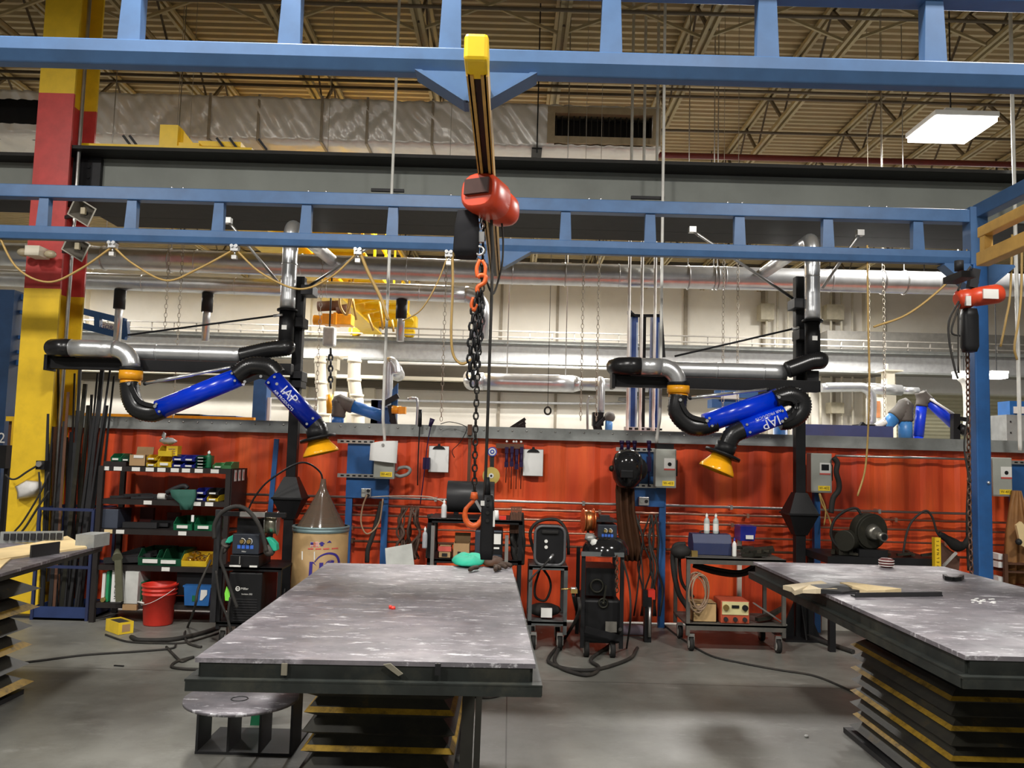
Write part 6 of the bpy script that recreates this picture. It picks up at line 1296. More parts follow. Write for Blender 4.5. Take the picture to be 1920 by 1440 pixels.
# ---------------------------------------------------------------- generic cart
def cart(label, X0_, X1_, ytop, ylow, Yf, D, mt=DARK, wheels=True, posts=True, tt=.03, rail=.03):
    x0 = at(X0_, ytop, Yf).x; x1 = at(X1_, ytop, Yf).x; zt_ = at((X0_+X1_)/2, ytop, Yf).z; zl_ = at((X0_+X1_)/2, ylow, Yf).z
    t = T('tool_cart', label, 'cart', ((x0+x1)/2, Yf+D/2, 0))
    b = MB(); b.box(x0, x1, Yf, Yf+D, zt_-.015, zt_); b.box(x0, x1, Yf, Yf+.012, zt_-rail, zt_+.004); b.build('top_shelf', mt, t)
    b = MB(); b.box(x0, x1, Yf, Yf+D, zl_-.015, zl_); b.box(x0, x1, Yf, Yf+.012, zl_-rail, zl_+.004); b.build('lower_shelf', mt, t)
    zw = .13 if wheels else 0
    for xx in (x0+.015, x1-.015):
        for yy in (Yf+.015, Yf+D-.015): b = MB(); b.box(xx-.015, xx+.015, yy-.015, yy+.015, zw, zt_); b.build('post', mt, t)
    if wheels:
        for xx in (x0+.05, x1-.05):
            for yy in (Yf+.05, Yf+D-.05): b = MB(); b.box(xx-.025, xx+.025, yy-.02, yy+.02, .115, .14); b.box(xx-.027, xx-.021, yy-.018, yy+.018, .04, .12); b.box(xx+.021, xx+.027, yy-.018, yy+.018, .04, .12); fk = b.build('caster', STEEL, t); b = MB(); b.cyl((xx-.018, yy, .055), (xx+.018, yy, .055), .055, n=18); b.mat(1).cyl((xx-.02, yy, .055), (xx+.02, yy, .055), .035, n=14); b.build('wheel', [RUBBER, WHEEL], fk)
    return t, x0, x1, zt_, zl_
# left welder
def feeder(b_, x0, x1, Y, z0, z1, lab, txt=None, d=.3):
    t = T('wire_feeder', lab, 'wire feeder', ((x0+x1)/2, Y+d/2, z0)); b = MB(); b.box(x0, x1, Y, Y+d, z0, z1); b.build('case', M('feeder_case', (.03, .035, .045), .4) if 'feeder_case' not in bpy.data.materials else bpy.data.materials['feeder_case'], t, bevel=.006)
    w = x1-x0; cx = (x0+x1)/2; b = MB(); h = z1-z0
    for s in (-.13, .13):
        b.mat(0).cyl((cx+s*w-.0, Y-.02, z1-h*.36), (cx+s*w, Y, z1-h*.36), w*.075, n=16)
        b.mat(1).tube([(cx+s*w+w*.115*math.cos(a), Y-.002, z1-h*.36+w*.115*math.sin(a)) for a in [(-60+k*24)*math.pi/180 for k in range(8)]], .003, 5)
    b.mat(2)
    for k in range(4): x = cx-w*.3+k*w*.16; b.box(x, x+w*.12, Y-.003, Y, z1-h*.72, z1-h*.54)
    if txt: b.mat(1).text(txt, (cx-.01, Y-.002, z0+h*.14), (1, 0, 0), (0, 0, 1), h*.10)
    b.build('control_face', [BRASS, LABEL, M('display_blue', (.05, .15, .6), .3) if 'display_blue' not in bpy.data.materials else bpy.data.materials['display_blue']], t); return t
WYF = 6.72
t_, x0, x1, zt_, zl_ = cart('black cart under the left welder and wire feeder', 410, 528, 1064, 1168, WYF, .5, BLACK)
b = MB(); p = x0+.03; b.bar((x0-.02, WYF, zl_), (x0-.02, WYF, zt_+.45), .045, .045); b.build('mast', DARK, t_)
b = MB(); b.bar((x0-.02, WYF, zt_+.42), (at(535, 985, WYF).x, WYF, zt_+.42), .035, .035); b.mat(1).bar((at(450, 985, WYF).x, WYF-.002, zt_+.42), (at(497, 985, WYF).x, WYF-.002, zt_+.42), .037, .037); b.build('handle_bar', [BLACK, STEEL], t_)
fx0, fx1, fz0, fz1 = RC(437, 1001, 487, 1039, WYF); feeder(None, fx0, fx1, WYF-.02, fz0, fz1, 'black wire feeder with two gold knobs on the left welding cart', 'Miller')
b = MB(); b.box(fx0+.01, fx1-.02, WYF+.05, WYF+.25, fz1, fz1+.12); solo('feeder_bracket', b, BLACK, 'black block between the left feeder and its handle bar', 'bracket')
x0_, x1_, z0_, z1_ = RC(434, 1041, 488, 1063, WYF); t_ = T('tool_chest', 'black drawer unit under the left wire feeder', 'drawer unit', ((x0_+x1_)/2, WYF+.15, z0_)); b = MB(); b.box(x0_, x1_, WYF-.04, WYF+.3, zt_+.006, fz0-.004); b.build('body', BLACK, t_, bevel=.005); b = MB(); b.box(x0_+.0, x0_+.09, WYF-.046, WYF-.04, zt_+.008, zt_+.022); b.box(x1_-.07, x1_-.01, WYF-.046, WYF-.04, zt_+.008, zt_+.022); b.mat(1).bar(((x0_+x1_)/2-.03, WYF-.06, fz0-.01), ((x0_+x1_)/2-.03, WYF-.06, fz0-.07), .008, .01); b.build('trim', [LABEL, STEEL], t_)
x0_, x1_, z0_, z1_ = RC(427, 1067, 490, 1168, WYF); t_ = T('welder', 'black welding power source with round logo under the left feeder', 'welder', ((x0_+x1_)/2, WYF+.2, zl_))
b = MB(); b.box(x0_, x1_, WYF+.0, WYF+.45, zl_+.002, zt_-.04); b.build('case', BLACK, t_, bevel=.012)
b = MB(); cz = at(446, 1104, WYF).z; cx = at(446, 1104, WYF).x; b.torus((cx, WYF-.002, cz), .016, .004, (0, 1, 0), 20, 5); b.bar((cx-.014, WYF-.003, cz), (cx+.014, WYF-.003, cz), .004, .006); b.text('Miller', (cx+.055, WYF-.002, cz+.002), (1, 0, 0), (0, 0, 1), .026); b.text('Invision 352', (cx+.075, WYF-.002, cz-.04), (1, 0, 0), (0, 0, 1), .018); b.build('logo', LABEL, t_)
b = MB(); 
for k in range(9): zz = at(470, 1125+k*5, WYF).z; b.box(x0_+.05, x1_-.03, WYF-.004, WYF, zz, zz+.008)
b.build('louvres', DARK, t_)
b = MB(); b.prism([at(x, y, WYF-.1) for x, y in ((422, 1126), (421, 1112), (425, 1099), (431, 1110), (431, 1127))], (0, .004, 0)); solo('lime_tag', b, LIME, 'bright lime green tag hanging by the left welder', 'tag')
for s, L, lab in ((0, [(421, 1018), (427, 1008), (438, 1002), (438, 1014), (430, 1019)], 'teal-cuffed glove lying on the left side of the left feeder'), (1, [(498, 1008), (508, 1010), (518, 1020), (519, 1033), (512, 1034), (505, 1022)], 'teal-cuffed glove lying on the right side of the left feeder')):
    t_ = T('welding_glove', lab, 'glove', at(*L[0], WYF+.05)); b = MB(); P = [at(x, y, WYF+.0) for x, y in L]; b.prism(P, (0, .08, 0)); o = b.build('cuff', TEAL, t_, bevel=.008)
    b = MB(); q = at(*((416, 1030) if not s else (505, 1032)), WYF+.04); b.tube(spline([P[0]+V((0, .04, 0)), P[0].lerp(q, .5)+V((0, .04, 0)), q+V((0, 0, -.03))], 4), [.04, .045, .045, .04, .045, .04, .035, .03, .02], 8) if not s else b.ball(q, .05, 10, (1, 1, 1)); b.build('hand', M('glove_gray', (.09, .08, .07), .8) if 'glove_gray' not in bpy.data.materials else bpy.data.materials['glove_gray'], t_)
def spool(px, py0, py1, Y, mt, lab, w=20, fl_mt=STEEL):
    c = at(px, (py0+py1)/2, Y); R = (at(px, py0, Y).z-at(px, py1, Y).z)/2; hw = w/2*Y/FPX; t = T('wire_spool', lab, 'wire spool', c); ax = V((1, .12, 0)).normalized(); b = MB(); b.cyl(c-ax*hw, c+ax*hw, R*.86, n=32); b.build('wire', mt, t)
    b = MB(); 
    for s in (-1, 1): b.cyl(c+ax*s*hw, c+ax*s*(hw+.006), R, n=32)
    b.build('flange', fl_mt, t)
    b = MB(); b.bar(c, c-V((0, 0, R+.1)), .02, .02); b.build('bracket', DARK, t); return t
spool(510, 958, 1004, 6.85, M('steel_wire', (.55, .52, .42), .3, .9), 'shiny steel wire spool on the left welding cart', 20)
for L, r, lab in (([(402, 1010), (402, 985), (415, 962), (440, 950), (462, 955), (480, 975), (492, 1000), (500, 1035)], .017, 'thick black hose arching over the left wire feeder'), ([(418, 1025), (414, 1050), (424, 1080), (434, 1110), (445, 1140)], .014, 'grey hose running down the front of the left welder'), ([(405, 1070), (412, 1120), (425, 1155), (433, 1180)], .010, 'thin hose crossing the foot of the left cart'), ([(432, 1120), (428, 1145), (428, 1165), (434, 1185)], .010, 'thin hose below the lime tag')):
    b = MB(); b.tube(spline([at(x, y, WYF-.12) for x, y in L], 8), r, 8); solo('welding_hose', b, CABLE, lab, 'hose')
# ---------------------------------------------------------------- middle bench
MY = 6.75
t_, x0, x1, zt_, zl_ = cart('black work bench cart behind the middle table holding a dark welder', 803, 980, 975, 1050, MY, .6, BLACK, wheels=False); BX0, BX1, BZ, BL = x0, x1, zt_, zl_
for px, ya in ((811, 985), (950, 1003)): x = at(px, 1020, MY-.02).x; b = MB(); b.box(x-.014, x+.014, MY-.03, MY-.002, 0, at(px, ya, MY).z); b.build('front_leg', STEEL, t_)
x0_, x1_, z0_, z1_ = RC(840, 906, 927, 956, 7.35); t_ = T('steel_drum', 'black horizontal cylinder standing on the bench behind the hoist hook', 'cylinder', ((x0_+x1_)/2, 7.35, z0_)); b = MB(); r_ = (z1_-z0_)/2+.02; zc_ = (z0_+z1_)/2; b.cyl((x0_, 7.3, zc_), (x1_, 7.3, zc_), r_, n=36); b.build('shell', M('drum_black', (.03, .03, .032), .35), t_, bevel=.004)
b = MB()
for xx in (x0_+.08, x1_-.08): b.box(xx-.02, xx+.02, 7.26, 7.34, BZ+.001, zc_-r_*.9)
b.build('support', DARK, t_)
def at_box(X0_, Y0_, X1_, Y1_, Y, d, mt, nm, lab, cat, bevel=.003): 
    x0, x1, z0, z1 = RC(X0_, Y0_, X1_, Y1_, Y); b = MB(); b.box(x0, x1, Y, Y+d, z0, z1); return solo(nm, b, mt, lab, cat, bevel=bevel), x0, x1, z0, z1
zz = BL
x0_, x1_, z0_, z1_ = RC(890, 995, 942, 1046, MY); t_ = T('welder', 'dark blue-grey welder with white label inside the middle bench', 'welder', ((x0_+x1_)/2, MY+.2, zz)); b = MB(); b.box(x0_, x1_, MY+.02, MY+.4, zz+.002, min(z1_, BZ-.03)); b.build('case', M('slate_case', (.035, .045, .06), .45), t_, bevel=.012)
b = MB(); p, q = at(919, 1001, MY), at(939, 1021, MY); b.box(p.x, q.x, MY+.014, MY+.02, q.z, p.z); p, q = at(914, 1026, MY), at(936, 1030, MY); b.box(p.x, q.x, MY+.014, MY+.02, q.z, p.z); b.build('label_plate', LABEL, t_); b = MB(); p, q = at(915, 998, MY), at(942, 1040, MY); b.box(p.x, q.x, MY+.016, MY+.0195, q.z, p.z); b.build('front_panel', BLACK, t_)
t_, a_, c_, zb = cbox(822, 846, BL, .095, MY+.05, .12, 'orange-topped printed carton under the middle bench', mt=CARD, flap=False, py=1030); b = MB(); b.box(a_, c_, MY+.045, MY+.05, zb+.055, zb+.095); b.build('printed_band', PINK, t_); b = MB(); b.box(a_+.03, c_-.03, MY+.045, MY+.05, zb+.015, zb+.04); b.build('black_print', DARK, t_)
t_, a_, c_, zb = cbox(850, 880, BL, .12, MY+.06, .16, 'plain brown cardboard box under the middle bench', flap=True, py=1030); b = MB(); b.box(a_+.035, a_+.06, MY+.055, MY+.06, zb+.03, zb+.055); b.build('black_print', DARK, t_)
bottle((at(832, 970, MY+.1).x, MY+.1, BZ), .15, .022, M('frosted_plastic', (.6, .6, .6), .4), LABEL, 'frosted squeeze bottle on the left end of the middle bench')
b = MB(); p = V((at(930, 975, MY+.08).x, MY+.08, BZ+.001)); b.lathe([(0, 0), (.026, 0), (.018, .075), (0, .075)], p, n=18); solo('white_cup', b, WHITE, 'upturned white cup on the middle bench right of the hook', 'cup')
b = MB(); p = at(942, 975, MY+.1); b.box(p.x-.03, p.x+.03, MY+.08, MY+.16, BZ+.001, BZ+.03); solo('red_block', b, BUCK, 'small dark red block beside the white cup', 'block')
b = MB(); p = [at(x, y, MY-.1) for x, y in ((722, 1028), (772, 1019), (777, 1062), (724, 1062))]; b.prism(p, (0, .006, 0)); bq = p
b.bar((p[3].x+.03, MY-.08, 0), (p[3].x+.03, MY-.08, p[3].z+.02), .02, .02); b.bar((p[2].x-.03, MY-.08, 0), (p[2].x-.03, MY-.08, p[2].z+.02), .02, .02); solo('sheet_metal', b, M('whitened_steel', (.55, .56, .53), .45, dirt=.1), 'white sheet panel standing behind the middle table', 'panel')
random.seed(6)
def tangle(px, py, w, h, Y, n, r, mt, lab, seed, extra=None, hang=True):
    random.seed(seed); b = MB()
    for k in range(n):
        x = px+random.uniform(-w, w); pts = []
        y = py-h
        for j in range(5): pts.append(at(x+random.uniform(-w, w)*.45, y+2*h*j/4, Y+random.uniform(-.05, .05)))
        b.tube(spline(pts, 5), r*random.uniform(.7, 1.3), 6)
    if extra: extra(b)
    return solo_split('hanging_cable', b, mt, lab, 'cable', lab.split(' on ')[0][:60])
tangle(768, 1000, 20, 48, 7.75, 13, .012, M('rusty_cable', (.09, .05, .035), .75), 'brown hose hanging in the tangle on the red wall left of the middle bench', 1)
tangle(806, 1005, 9, 40, 7.3, 8, .018, CABLE, 'dark torch cable hanging at the left end of the middle bench', 2)
tangle(970, 1010, 11, 48, 6.9, 12, .018, CABLE, 'black torch cable hanging at the right end of the middle bench', 3)
bottle(at(796, 1028, 6.7), .17, .020, M('gray_bottle', (.35, .36, .38), .4), LABEL, 'grey bottle tucked among the cables left of the middle bench')
b = MB()
for k in range(7): p = at(957+k*3, 1000, 6.85); b.bar((p.x, 6.85, p.z), (p.x+.005, 6.86, at(957, 950, 6.85).z), .010, .018)
solo_split('rusty_bar', b, RUST, 'upright rusty bar in the bundle at the right end of the middle bench', 'bar', 'rusty bars at the middle bench')
# ---------------------------------------------------------------- plasma cutter on stand
PY_ = 6.85
t_, x0, x1, zt_, zl_ = cart('grey two-shelf cart under the black portable cutter', 992, 1065, 1062, 1166, PY_, .45, M('cart_gray', (.09, .095, .095), .45)); 
x0_, x1_, z0_, z1_ = RC(1003, 986, 1059, 1058, PY_+.05); t_ = T('plasma_cutter', 'black portable cutter with rounded handle frame on the grey cart', 'cutter', ((x0_+x1_)/2, PY_+.2, zt_)); hh = z1_-zt_-.01; cx = (x0_+x1_)/2; w = (x1_-x0_)/2
b = MB(); loft(b, [rrect(V((cx, y, zt_+.006+hh/2)), w*k, hh/2*k, .04, V((1, 0, 0)), V((0, 0, 1))) for y, k in ((PY_+.05, .9), (PY_+.07, .97), (PY_+.34, .97), (PY_+.36, .88))]); b.build('case', BLACK, t_)
b = MB(); q = rrect(V((cx, PY_+.045, zt_+.006+hh/2)), w, hh/2, .06, V((1, 0, 0)), V((0, 0, 1))); b.tube(q, .012, 8, closed=True); b.build('bumper_frame', M('bumper_gray', (.10, .10, .105), .35), t_)
b = MB(); b.box(cx-.07, cx+.07, PY_+.03, PY_+.05, z1_-.065, z1_-.035); b.build('handle', RUBBER, t_, bevel=.008)
for (px, py) in ((1024, 1015), (1024, 1026)): p = at(px, py, PY_+.04); b = MB(); b.cyl(p, p+V((0, .02, 0)), .014, n=14); b.build('dial', LABEL, t_)
b = MB(); a_, c_ = at(1037, 1040, PY_), at(1030, 1049, PY_-.03); b.cyl(a_, c_, .012, n=10); b.build('connector', CHROME, t_)
b = MB(); b.tube(spline([at(x, y, PY_-.04) for x, y in ((1030, 1049), (1015, 1065), (1000, 1080), (992, 1090))], 6), .008, 6); b.build('lead', CABLE, t_)
b = MB(); b.tube(spline([at(x, y, PY_+.5) for x, y in ((1003, 1040), (994, 1000), (1010, 978), (1045, 975), (1063, 1000), (1066, 1040))], 6), .014, 6); solo('hose_ring', b, CABLE, 'black hose ring behind the portable cutter', 'hose')
b = MB(); b.tube(spline([at(x, y, PY_+.25) for x, y in ((1012, 1068), (1003, 1100), (1005, 1120), (1022, 1126), (1032, 1105), (1030, 1085), (1018, 1066))], 6), .010, 6); solo('hose_loop', b, CABLE, 'black hose loop hanging under the top shelf of the grey cart', 'hose')
b = MB(); p = at(1020, 1150, PY_+.2); b.ball((p.x, p.y, zl_+.06), .11, 12, (1.3, 1, .5)); b.mat(1).box(p.x-.03, p.x+.06, p.y-.13, p.y-.08, zl_+.02, zl_+.09); solo('cable_heap', b, [RUBBER, LABEL], 'heap of black cable with a white box on the lower shelf of the grey cart', 'cable heap')
# ---------------------------------------------------------------- second welder cart
CY_ = 6.65
t_ = T('welder', 'black wheeled welder with open frame and gas gear, centre right', 'welder', (at(1128, 1190, CY_).x, CY_+.25, 0)); x0_, x1_, _, _ = RC(1085, 1100, 1170, 1200, CY_); zt2 = at(1128, 1040, CY_).z
b = MB(); b.box(x0_+.04, x1_-.02, CY_+.06, CY_+.55, .10, zt2*.55); b.build('lower_case', BLACK, t_, bevel=.02)
b = MB()
for xx in (x0_+.03, x1_-.02):
    for yy in (CY_, CY_+.5): b.bar((xx, yy, .08), (xx, yy, zt2), .03, .03)
b.bar((x0_+.05, CY_-.01, zt2*.28), (x1_-.03, CY_-.01, zt2*.2), .015, .05); b.build('frame', BLACK, t_)
b = MB(); b.box(x0_+.01, x1_-.01, CY_-.03, CY_+.0, zt2-.012, zt2+.022); b.build('top_rail', M('rail_slate', (.12, .13, .13), .45), t_)
b = MB(); b.box(x0_+.06, x1_-.05, CY_+.1, CY_+.5, zt2*.58, zt2-.12); b.mat(1); c = V(((x0_+x1_)/2-.03, CY_+.08, zt2*.68)); b.torus(c, .05, .008, (0, 1, 0)); c = V(((x0_+x1_)/2+.02, CY_+.05, zt2*.52)); b.torus(c, .035, .008, (0, 1, 0)); b.ball(c, .015, 8); b.bar(c, c+V((.02, 0, .14)), .015, .015); b.build('drive_unit', [BLACK, OILY], t_)
b = MB(); p = at(1148, 1180, CY_-.01); b.box(p.x-.05, p.x+.04, CY_+.02, CY_+.04, p.z-.03, p.z+.05); b.build('mud_plate', M('dirty_plate', (.15, .14, .12), .6), t_)
for xx, rr_ in ((x0_+.07, .06), (x1_-.08, .06)): b = MB(); b.cyl((xx-.02, CY_+.05, rr_), (xx+.02, CY_+.05, rr_), rr_, n=18); b.mat(1).cyl((xx-.022, CY_+.05, rr_), (xx+.022, CY_+.05, rr_), .035, n=14); b.build('wheel', [RUBBER, WHEEL], t_)
b = MB(); b.chain([(x1_-.07, CY_-.05, zt2), (x1_-.065, CY_-.05, zt2*.65)], .035, .005); b.build('chain', RUST, t_)
c = at(1135, 1035, CY_+.15); b = MB(); b.lathe([(.19, -.01), (.185, .04), (.15, .095), (.09, .125), (0, .135)], c, n=28); b.mat(1).ball(c+V((-.10, -.1, .08)), .035, 8); solo('helmet_shell', b, [bpy.data.materials['helmet_gloss'], LABEL], 'black domed hood lying on the second welder below its feeder', 'helmet')
x0_, x1_, z0_, z1_ = RC(1121, 984, 1157, 1016, CY_+.1); feeder(None, x0_, x1_, CY_+.1, z0_, z1_, 'small grey wire feeder with two white-ringed knobs on the second welder')
b = MB(); b.box((x0_+x1_)/2-.015, (x0_+x1_)/2+.015, CY_+.40, CY_+.43, zt2+.0, z1_+.03); b.box(x0_-.01, x1_, CY_+.12, CY_+.44, z1_+.02, z1_+.035); b.box(x0_+.02, x0_+.1, CY_+.15, CY_+.25, z1_+.035, z1_+.07); solo('feeder_stand', b, DARK, 'dark carrier bracket behind the small wire feeder', 'bracket')
spool(1103, 953, 999, CY_+.25, COPPER, 'copper wire spool beside the small wire feeder', 18, COPPER)
b = MB(); random.seed(2); p = at(1107, 1008, CY_+.1); b.ball(p, .045, 10, (1.1, 1, .7)); b.v = [v+V((random.uniform(-.012, .012), random.uniform(-.012, .012), random.uniform(-.012, .012))) for v in b.v]; solo('crumpled_foil', b, M('foil_gray', (.4, .4, .38), .4, .4), 'crumpled grey wrap below the copper wire spool', 'wrap')
b = MB(); a_ = at(1070, 1104, 6.3); b.cyl(a_, a_+V((.045, 0, .0)), .014, n=10); b.mat(1).cyl(a_+V((-.07, 0, -.005)), a_, .006, n=8); b.box(a_.x+.0, a_.x+.05, 6.28, 6.32, a_.z-.03, a_.z); solo('gas_regulator', b, [CHROME, BRASS], 'small silver torch coupling where the hoses meet, left of the second welder', 'coupling')
# items at the foot of the helmet stand
b = MB(); p = at(1213, 1190, 7.3); b.box(p.x-.03, p.x+.03, 7.25, 7.32, 0, .38); b.box(p.x-.05, p.x-.01, 7.24, 7.3, .30, .44); b.mat(1).cyl((p.x+.01, 7.24, .05), (p.x+.01, 7.24, .3), .015, n=8); b.mat(2).box(p.x, p.x+.06, 7.26, 7.34, .36, .44); solo('floor_jack', b, [BLACK, STEEL, BUCK], 'black and red upright jack on the floor under the helmet stand', 'jack')
b = MB(); p = at(1190, 1163, 7.5); b.cyl((p.x-.15, 7.5, .05), (p.x+.1, 7.5, .05), .045, n=14); solo('floor_roll', b, M('mauve_roll', (.25, .2, .25), .6), 'pale mauve roll lying on the floor behind the second welder', 'roll')
tangle(1215, 1060, 24, 95, 7.75, 8, .009, CABLE, 'thin dark cable hanging under the helmet stand', 7)
# ---------------------------------------------------------------- right cart
KY = 6.95
t_, x0, x1, zt_, zl_ = cart('dirty steel cart with blue toolbox and spray bottles, under the right fume hood', 1288, 1474, 1048, 1172, KY, .55, M('cart_dirty', (.09, .085, .075), .6, .2, dirt=.5, dcol=(.2, .17, .14)), rail=.05)
x0_, x1_, z0_, z1_ = RC(1300, 1004, 1372, 1036, KY+.2); t_ = T('tool_box', 'dark blue steel toolbox on the right cart', 'toolbox', ((x0_+x1_)/2, KY+.3, zt_)); hz = z1_-z0_+.03
b = MB(); b.box(x0_, x1_, KY+.2, KY+.42, zt_+.002, zt_+hz*.6); b.build('body', DBLUE, t_, bevel=.004); b = MB(); b.prism([(x0_, KY+.2, zt_+hz*.6), (x0_, KY+.42, zt_+hz*.6), (x0_, KY+.38, zt_+hz), (x0_, KY+.24, zt_+hz)], (x1_-x0_, 0, 0)); b.build('lid', DBLUE, t_); TBZ = zt_+hz
b = MB(); b.tube(spline([((x0_+x1_)/2-.08, KY+.31, TBZ), ((x0_+x1_)/2-.07, KY+.31, TBZ+.02), ((x0_+x1_)/2+.07, KY+.31, TBZ+.02), ((x0_+x1_)/2+.08, KY+.31, TBZ)], 5), .006, 6); b.build('handle', DARK, t_)
for px, lab in ((1325, 'left'), (1342, 'right')): bottle((at(px, 1000, KY+.28).x, KY+.28, TBZ), .175, .024, M('spray_gray', (.42, .46, .44), .35) if 'spray_gray' not in bpy.data.materials else bpy.data.materials['spray_gray'], LABEL, '%s grey-green spray bottle standing on the blue toolbox' % lab, lbl=LABEL)
bottle((at(1374, 1030, KY+.2).x, KY+.15, zt_), .16, .018, LABEL, BLUEB, 'thin white and blue tube standing right of the toolbox', nm='tube_bottle')
x0_, x1_, z0_, z1_ = RC(1387, 986, 1413, 1014, 7.70); t_ = T('wall_bin', 'navy bin with white card hung on the red wall above the right cart', 'bin', ((x0_+x1_)/2, 7.8, z0_)); b = MB(); b.prism([(x0_, 7.68, z0_), (x1_, 7.68, z0_), (x1_+.01, 7.64, z1_), (x0_-.01, 7.64, z1_)], (0, .2, 0)); b.build('tub', BLUEB, t_); b = MB(); b.box((x0_+x1_)/2-.02, (x0_+x1_)/2+.05, 7.655, 7.66, z0_+.02, z0_+.055); b.build('card', LABEL, t_)
x0_, x1_, _, _ = RC(1384, 1000, 1390, 1100, 7.93); b = MB(); b.box(x0_-.005, x1_+.005, 7.93, 7.96, .28, at(1387, 985, 7.93).z); solo('white_strip', b, M('strip_paint', (.6, .52, .45), .6), 'white vertical strip on the red wall behind the right cart', 'strip')
random.seed(33); b = MB()
for k in range(16):
    x = at(1390+random.uniform(0, 60), 1030, KY+.2).x; y = KY+random.uniform(.08, .45); z = zt_+.012+random.uniform(0, .07)*(1-abs(k-6)/18); a = random.uniform(-.6, .6); L = random.uniform(.04, .12); b.bar((x-L*math.cos(a), y-L*math.sin(a), z), (x+L*math.cos(a), y+L*math.sin(a), z+random.uniform(-.01, .02)), random.uniform(.015, .04), random.uniform(.012, .03))
solo_split('hand_tool', b, OILY, 'greasy tool in the heap on the right half of the cart top', 'tool', 'greasy tools on the cart top')
b = MB(); p = at(1302, 1045, KY+.05); b.box(p.x-.02, p.x+.03, KY+.06, KY+.1, zt_+.001, zt_+.05); solo('brass_block', b, BRASS, 'small orange-brass block at the left end of the cart top', 'block')
t_, a_, c_, zb = cbox(1299, 1344, zl_, .155, KY+.08, .2, 'tan cardboard box on the lower shelf of the right cart', mt=M('card_tan', (.50, .33, .15), .75), flap=False, py=1150)
x0_, x1_, z0_, z1_ = RC(1352, 1128, 1406, 1170, KY+.04); t_ = T('battery_charger', 'cream and red control unit with dials on the lower shelf of the right cart', 'control unit', ((x0_+x1_)/2, KY+.15, zl_)); hh = .185
b = MB(); b.box(x0_, x1_, KY+.05, KY+.3, zl_+.002, zl_+hh); b.build('case', M('charger_red', (.42, .07, .03), .5), t_, bevel=.006); b = MB(); b.box(x0_+.01, x1_-.01, KY+.044, KY+.05, zl_+hh*.40, zl_+hh*.97); b.build('face', M('charger_cream', (.62, .55, .28), .5), t_)
for s in (.17, .5, .83):
    xx = x0_+(x1_-x0_)*s; b = MB(); (b.box(xx-.03, xx+.03, KY+.036, KY+.044, zl_+hh*.7, zl_+hh*.82) if s == .5 else b.cyl((xx, KY+.025, zl_+hh*.72), (xx, KY+.044, zl_+hh*.72), .024, n=16)); b.build('dial', BLACK if s != .17 else BRASS, t_)
    b = MB(); b.cyl((xx, KY+.03, zl_+hh*.2), (xx, KY+.05, zl_+hh*.2), .018, n=12); b.build('terminal', DARK, t_)
b = MB(); random.seed(9)
c = at(1310, 1110, KY+.0)
for k in range(9): b.torus(c+V((random.uniform(-.02, .02), random.uniform(0, .08), random.uniform(-.03, .03))), .07+.01*random.random(), .005, (random.uniform(-.3, .3), 1, .2), 20, 5, 1.9, (random.uniform(-.1, .1), 0, 1))
solo('hose_coil', b, M('pale_hose', (.30, .20, .13), .6), 'coil of thin pale and copper hoses hanging on the left end of the right cart', 'hose coil')
b = MB(); b.tube(spline([at(x, y, KY+.3) for x, y in ((1300, 1060), (1340, 1073), (1385, 1078), (1420, 1066), (1445, 1052))], 8), .02, 8); b.tube(spline([at(x, y, KY+.3) for x, y in ((1300, 1055), (1330, 1064), (1385, 1072), (1415, 1060))], 8), .014, 8); solo('hose_swag', b, RUBBER, 'black hoses sagging under the top of the right cart', 'hose')
b = MB(); b.tube(spline([at(x, y, KY+.15) for x, y in ((1285, 1020), (1265, 1025), (1262, 1060), (1272, 1110), (1290, 1140))], 8), .022, 8); b.tube(spline([at(x, y, KY+.2) for x, y in ((1290, 1030), (1275, 1040), (1278, 1090), (1300, 1120))], 8), .014, 8); b.ball(at(1276, 1034, KY+.15), .09, 10, (1, 1, .7)); solo('hose_bundle', b, RUBBER, 'black hose bundle hanging over the left end of the right cart', 'hose')
b = MB(); b.bar(at(1412, 1130, KY+.1), at(1475, 1172, KY+.1), .025, .012); solo('steel_rod', b, STEEL, 'steel bar leaning on the lower shelf of the right cart', 'steel bar')
b = MB(); random.seed(12)
for k in range(7): x = at(1412+k*7, 1160, KY+.2).x; b.bar((x, KY+.1+.04*k, zl_+.03), (x+.12, KY+.15+.03*k, zl_+.04+.01*k), .04, .03)
solo_split('steel_piece', b, OILY, 'greasy steel piece beside the cream and red control unit, lower cart shelf', 'steel piece', 'steel pieces on the lower cart shelf')
# ---------------------------------------------------------------- bench with the round positioner
GY = 7.05
x0_, x1_, _, _ = RC(1552, 1050, 1762, 1060, GY); zb = at(1660, 1046, GY).z; t_ = T('work_bench', 'black steel bench holding the round motor unit, behind the right table', 'bench', ((x0_+x1_)/2, GY+.3, 0))
b = MB(); b.box(x0_, x1_, GY, GY+.6, zb-.06, zb); b.build('top', BLACK, t_)
for xx in (x0_+.05, x1_-.05):
    for yy in (GY+.05, GY+.55): b = MB(); b.box(xx-.025, xx+.025, yy-.025, yy+.025, 0, zb-.06); b.build('leg', BLACK, t_)
c = at(1630, 996, GY+.1); t_ = T('weld_positioner', 'greasy round motor unit with protruding spindle on the dark bench', 'motor unit', (c.x, c.y, zb)); ax = V((.22, -1, -.10)).normalized()
b = MB(); b.cyl(c-ax*.06, c+ax*.03, .155, n=40); b.cyl(c+ax*.03, c+ax*.045, .14, n=40); b.build('face_plate', OILY, t_, bevel=.004)
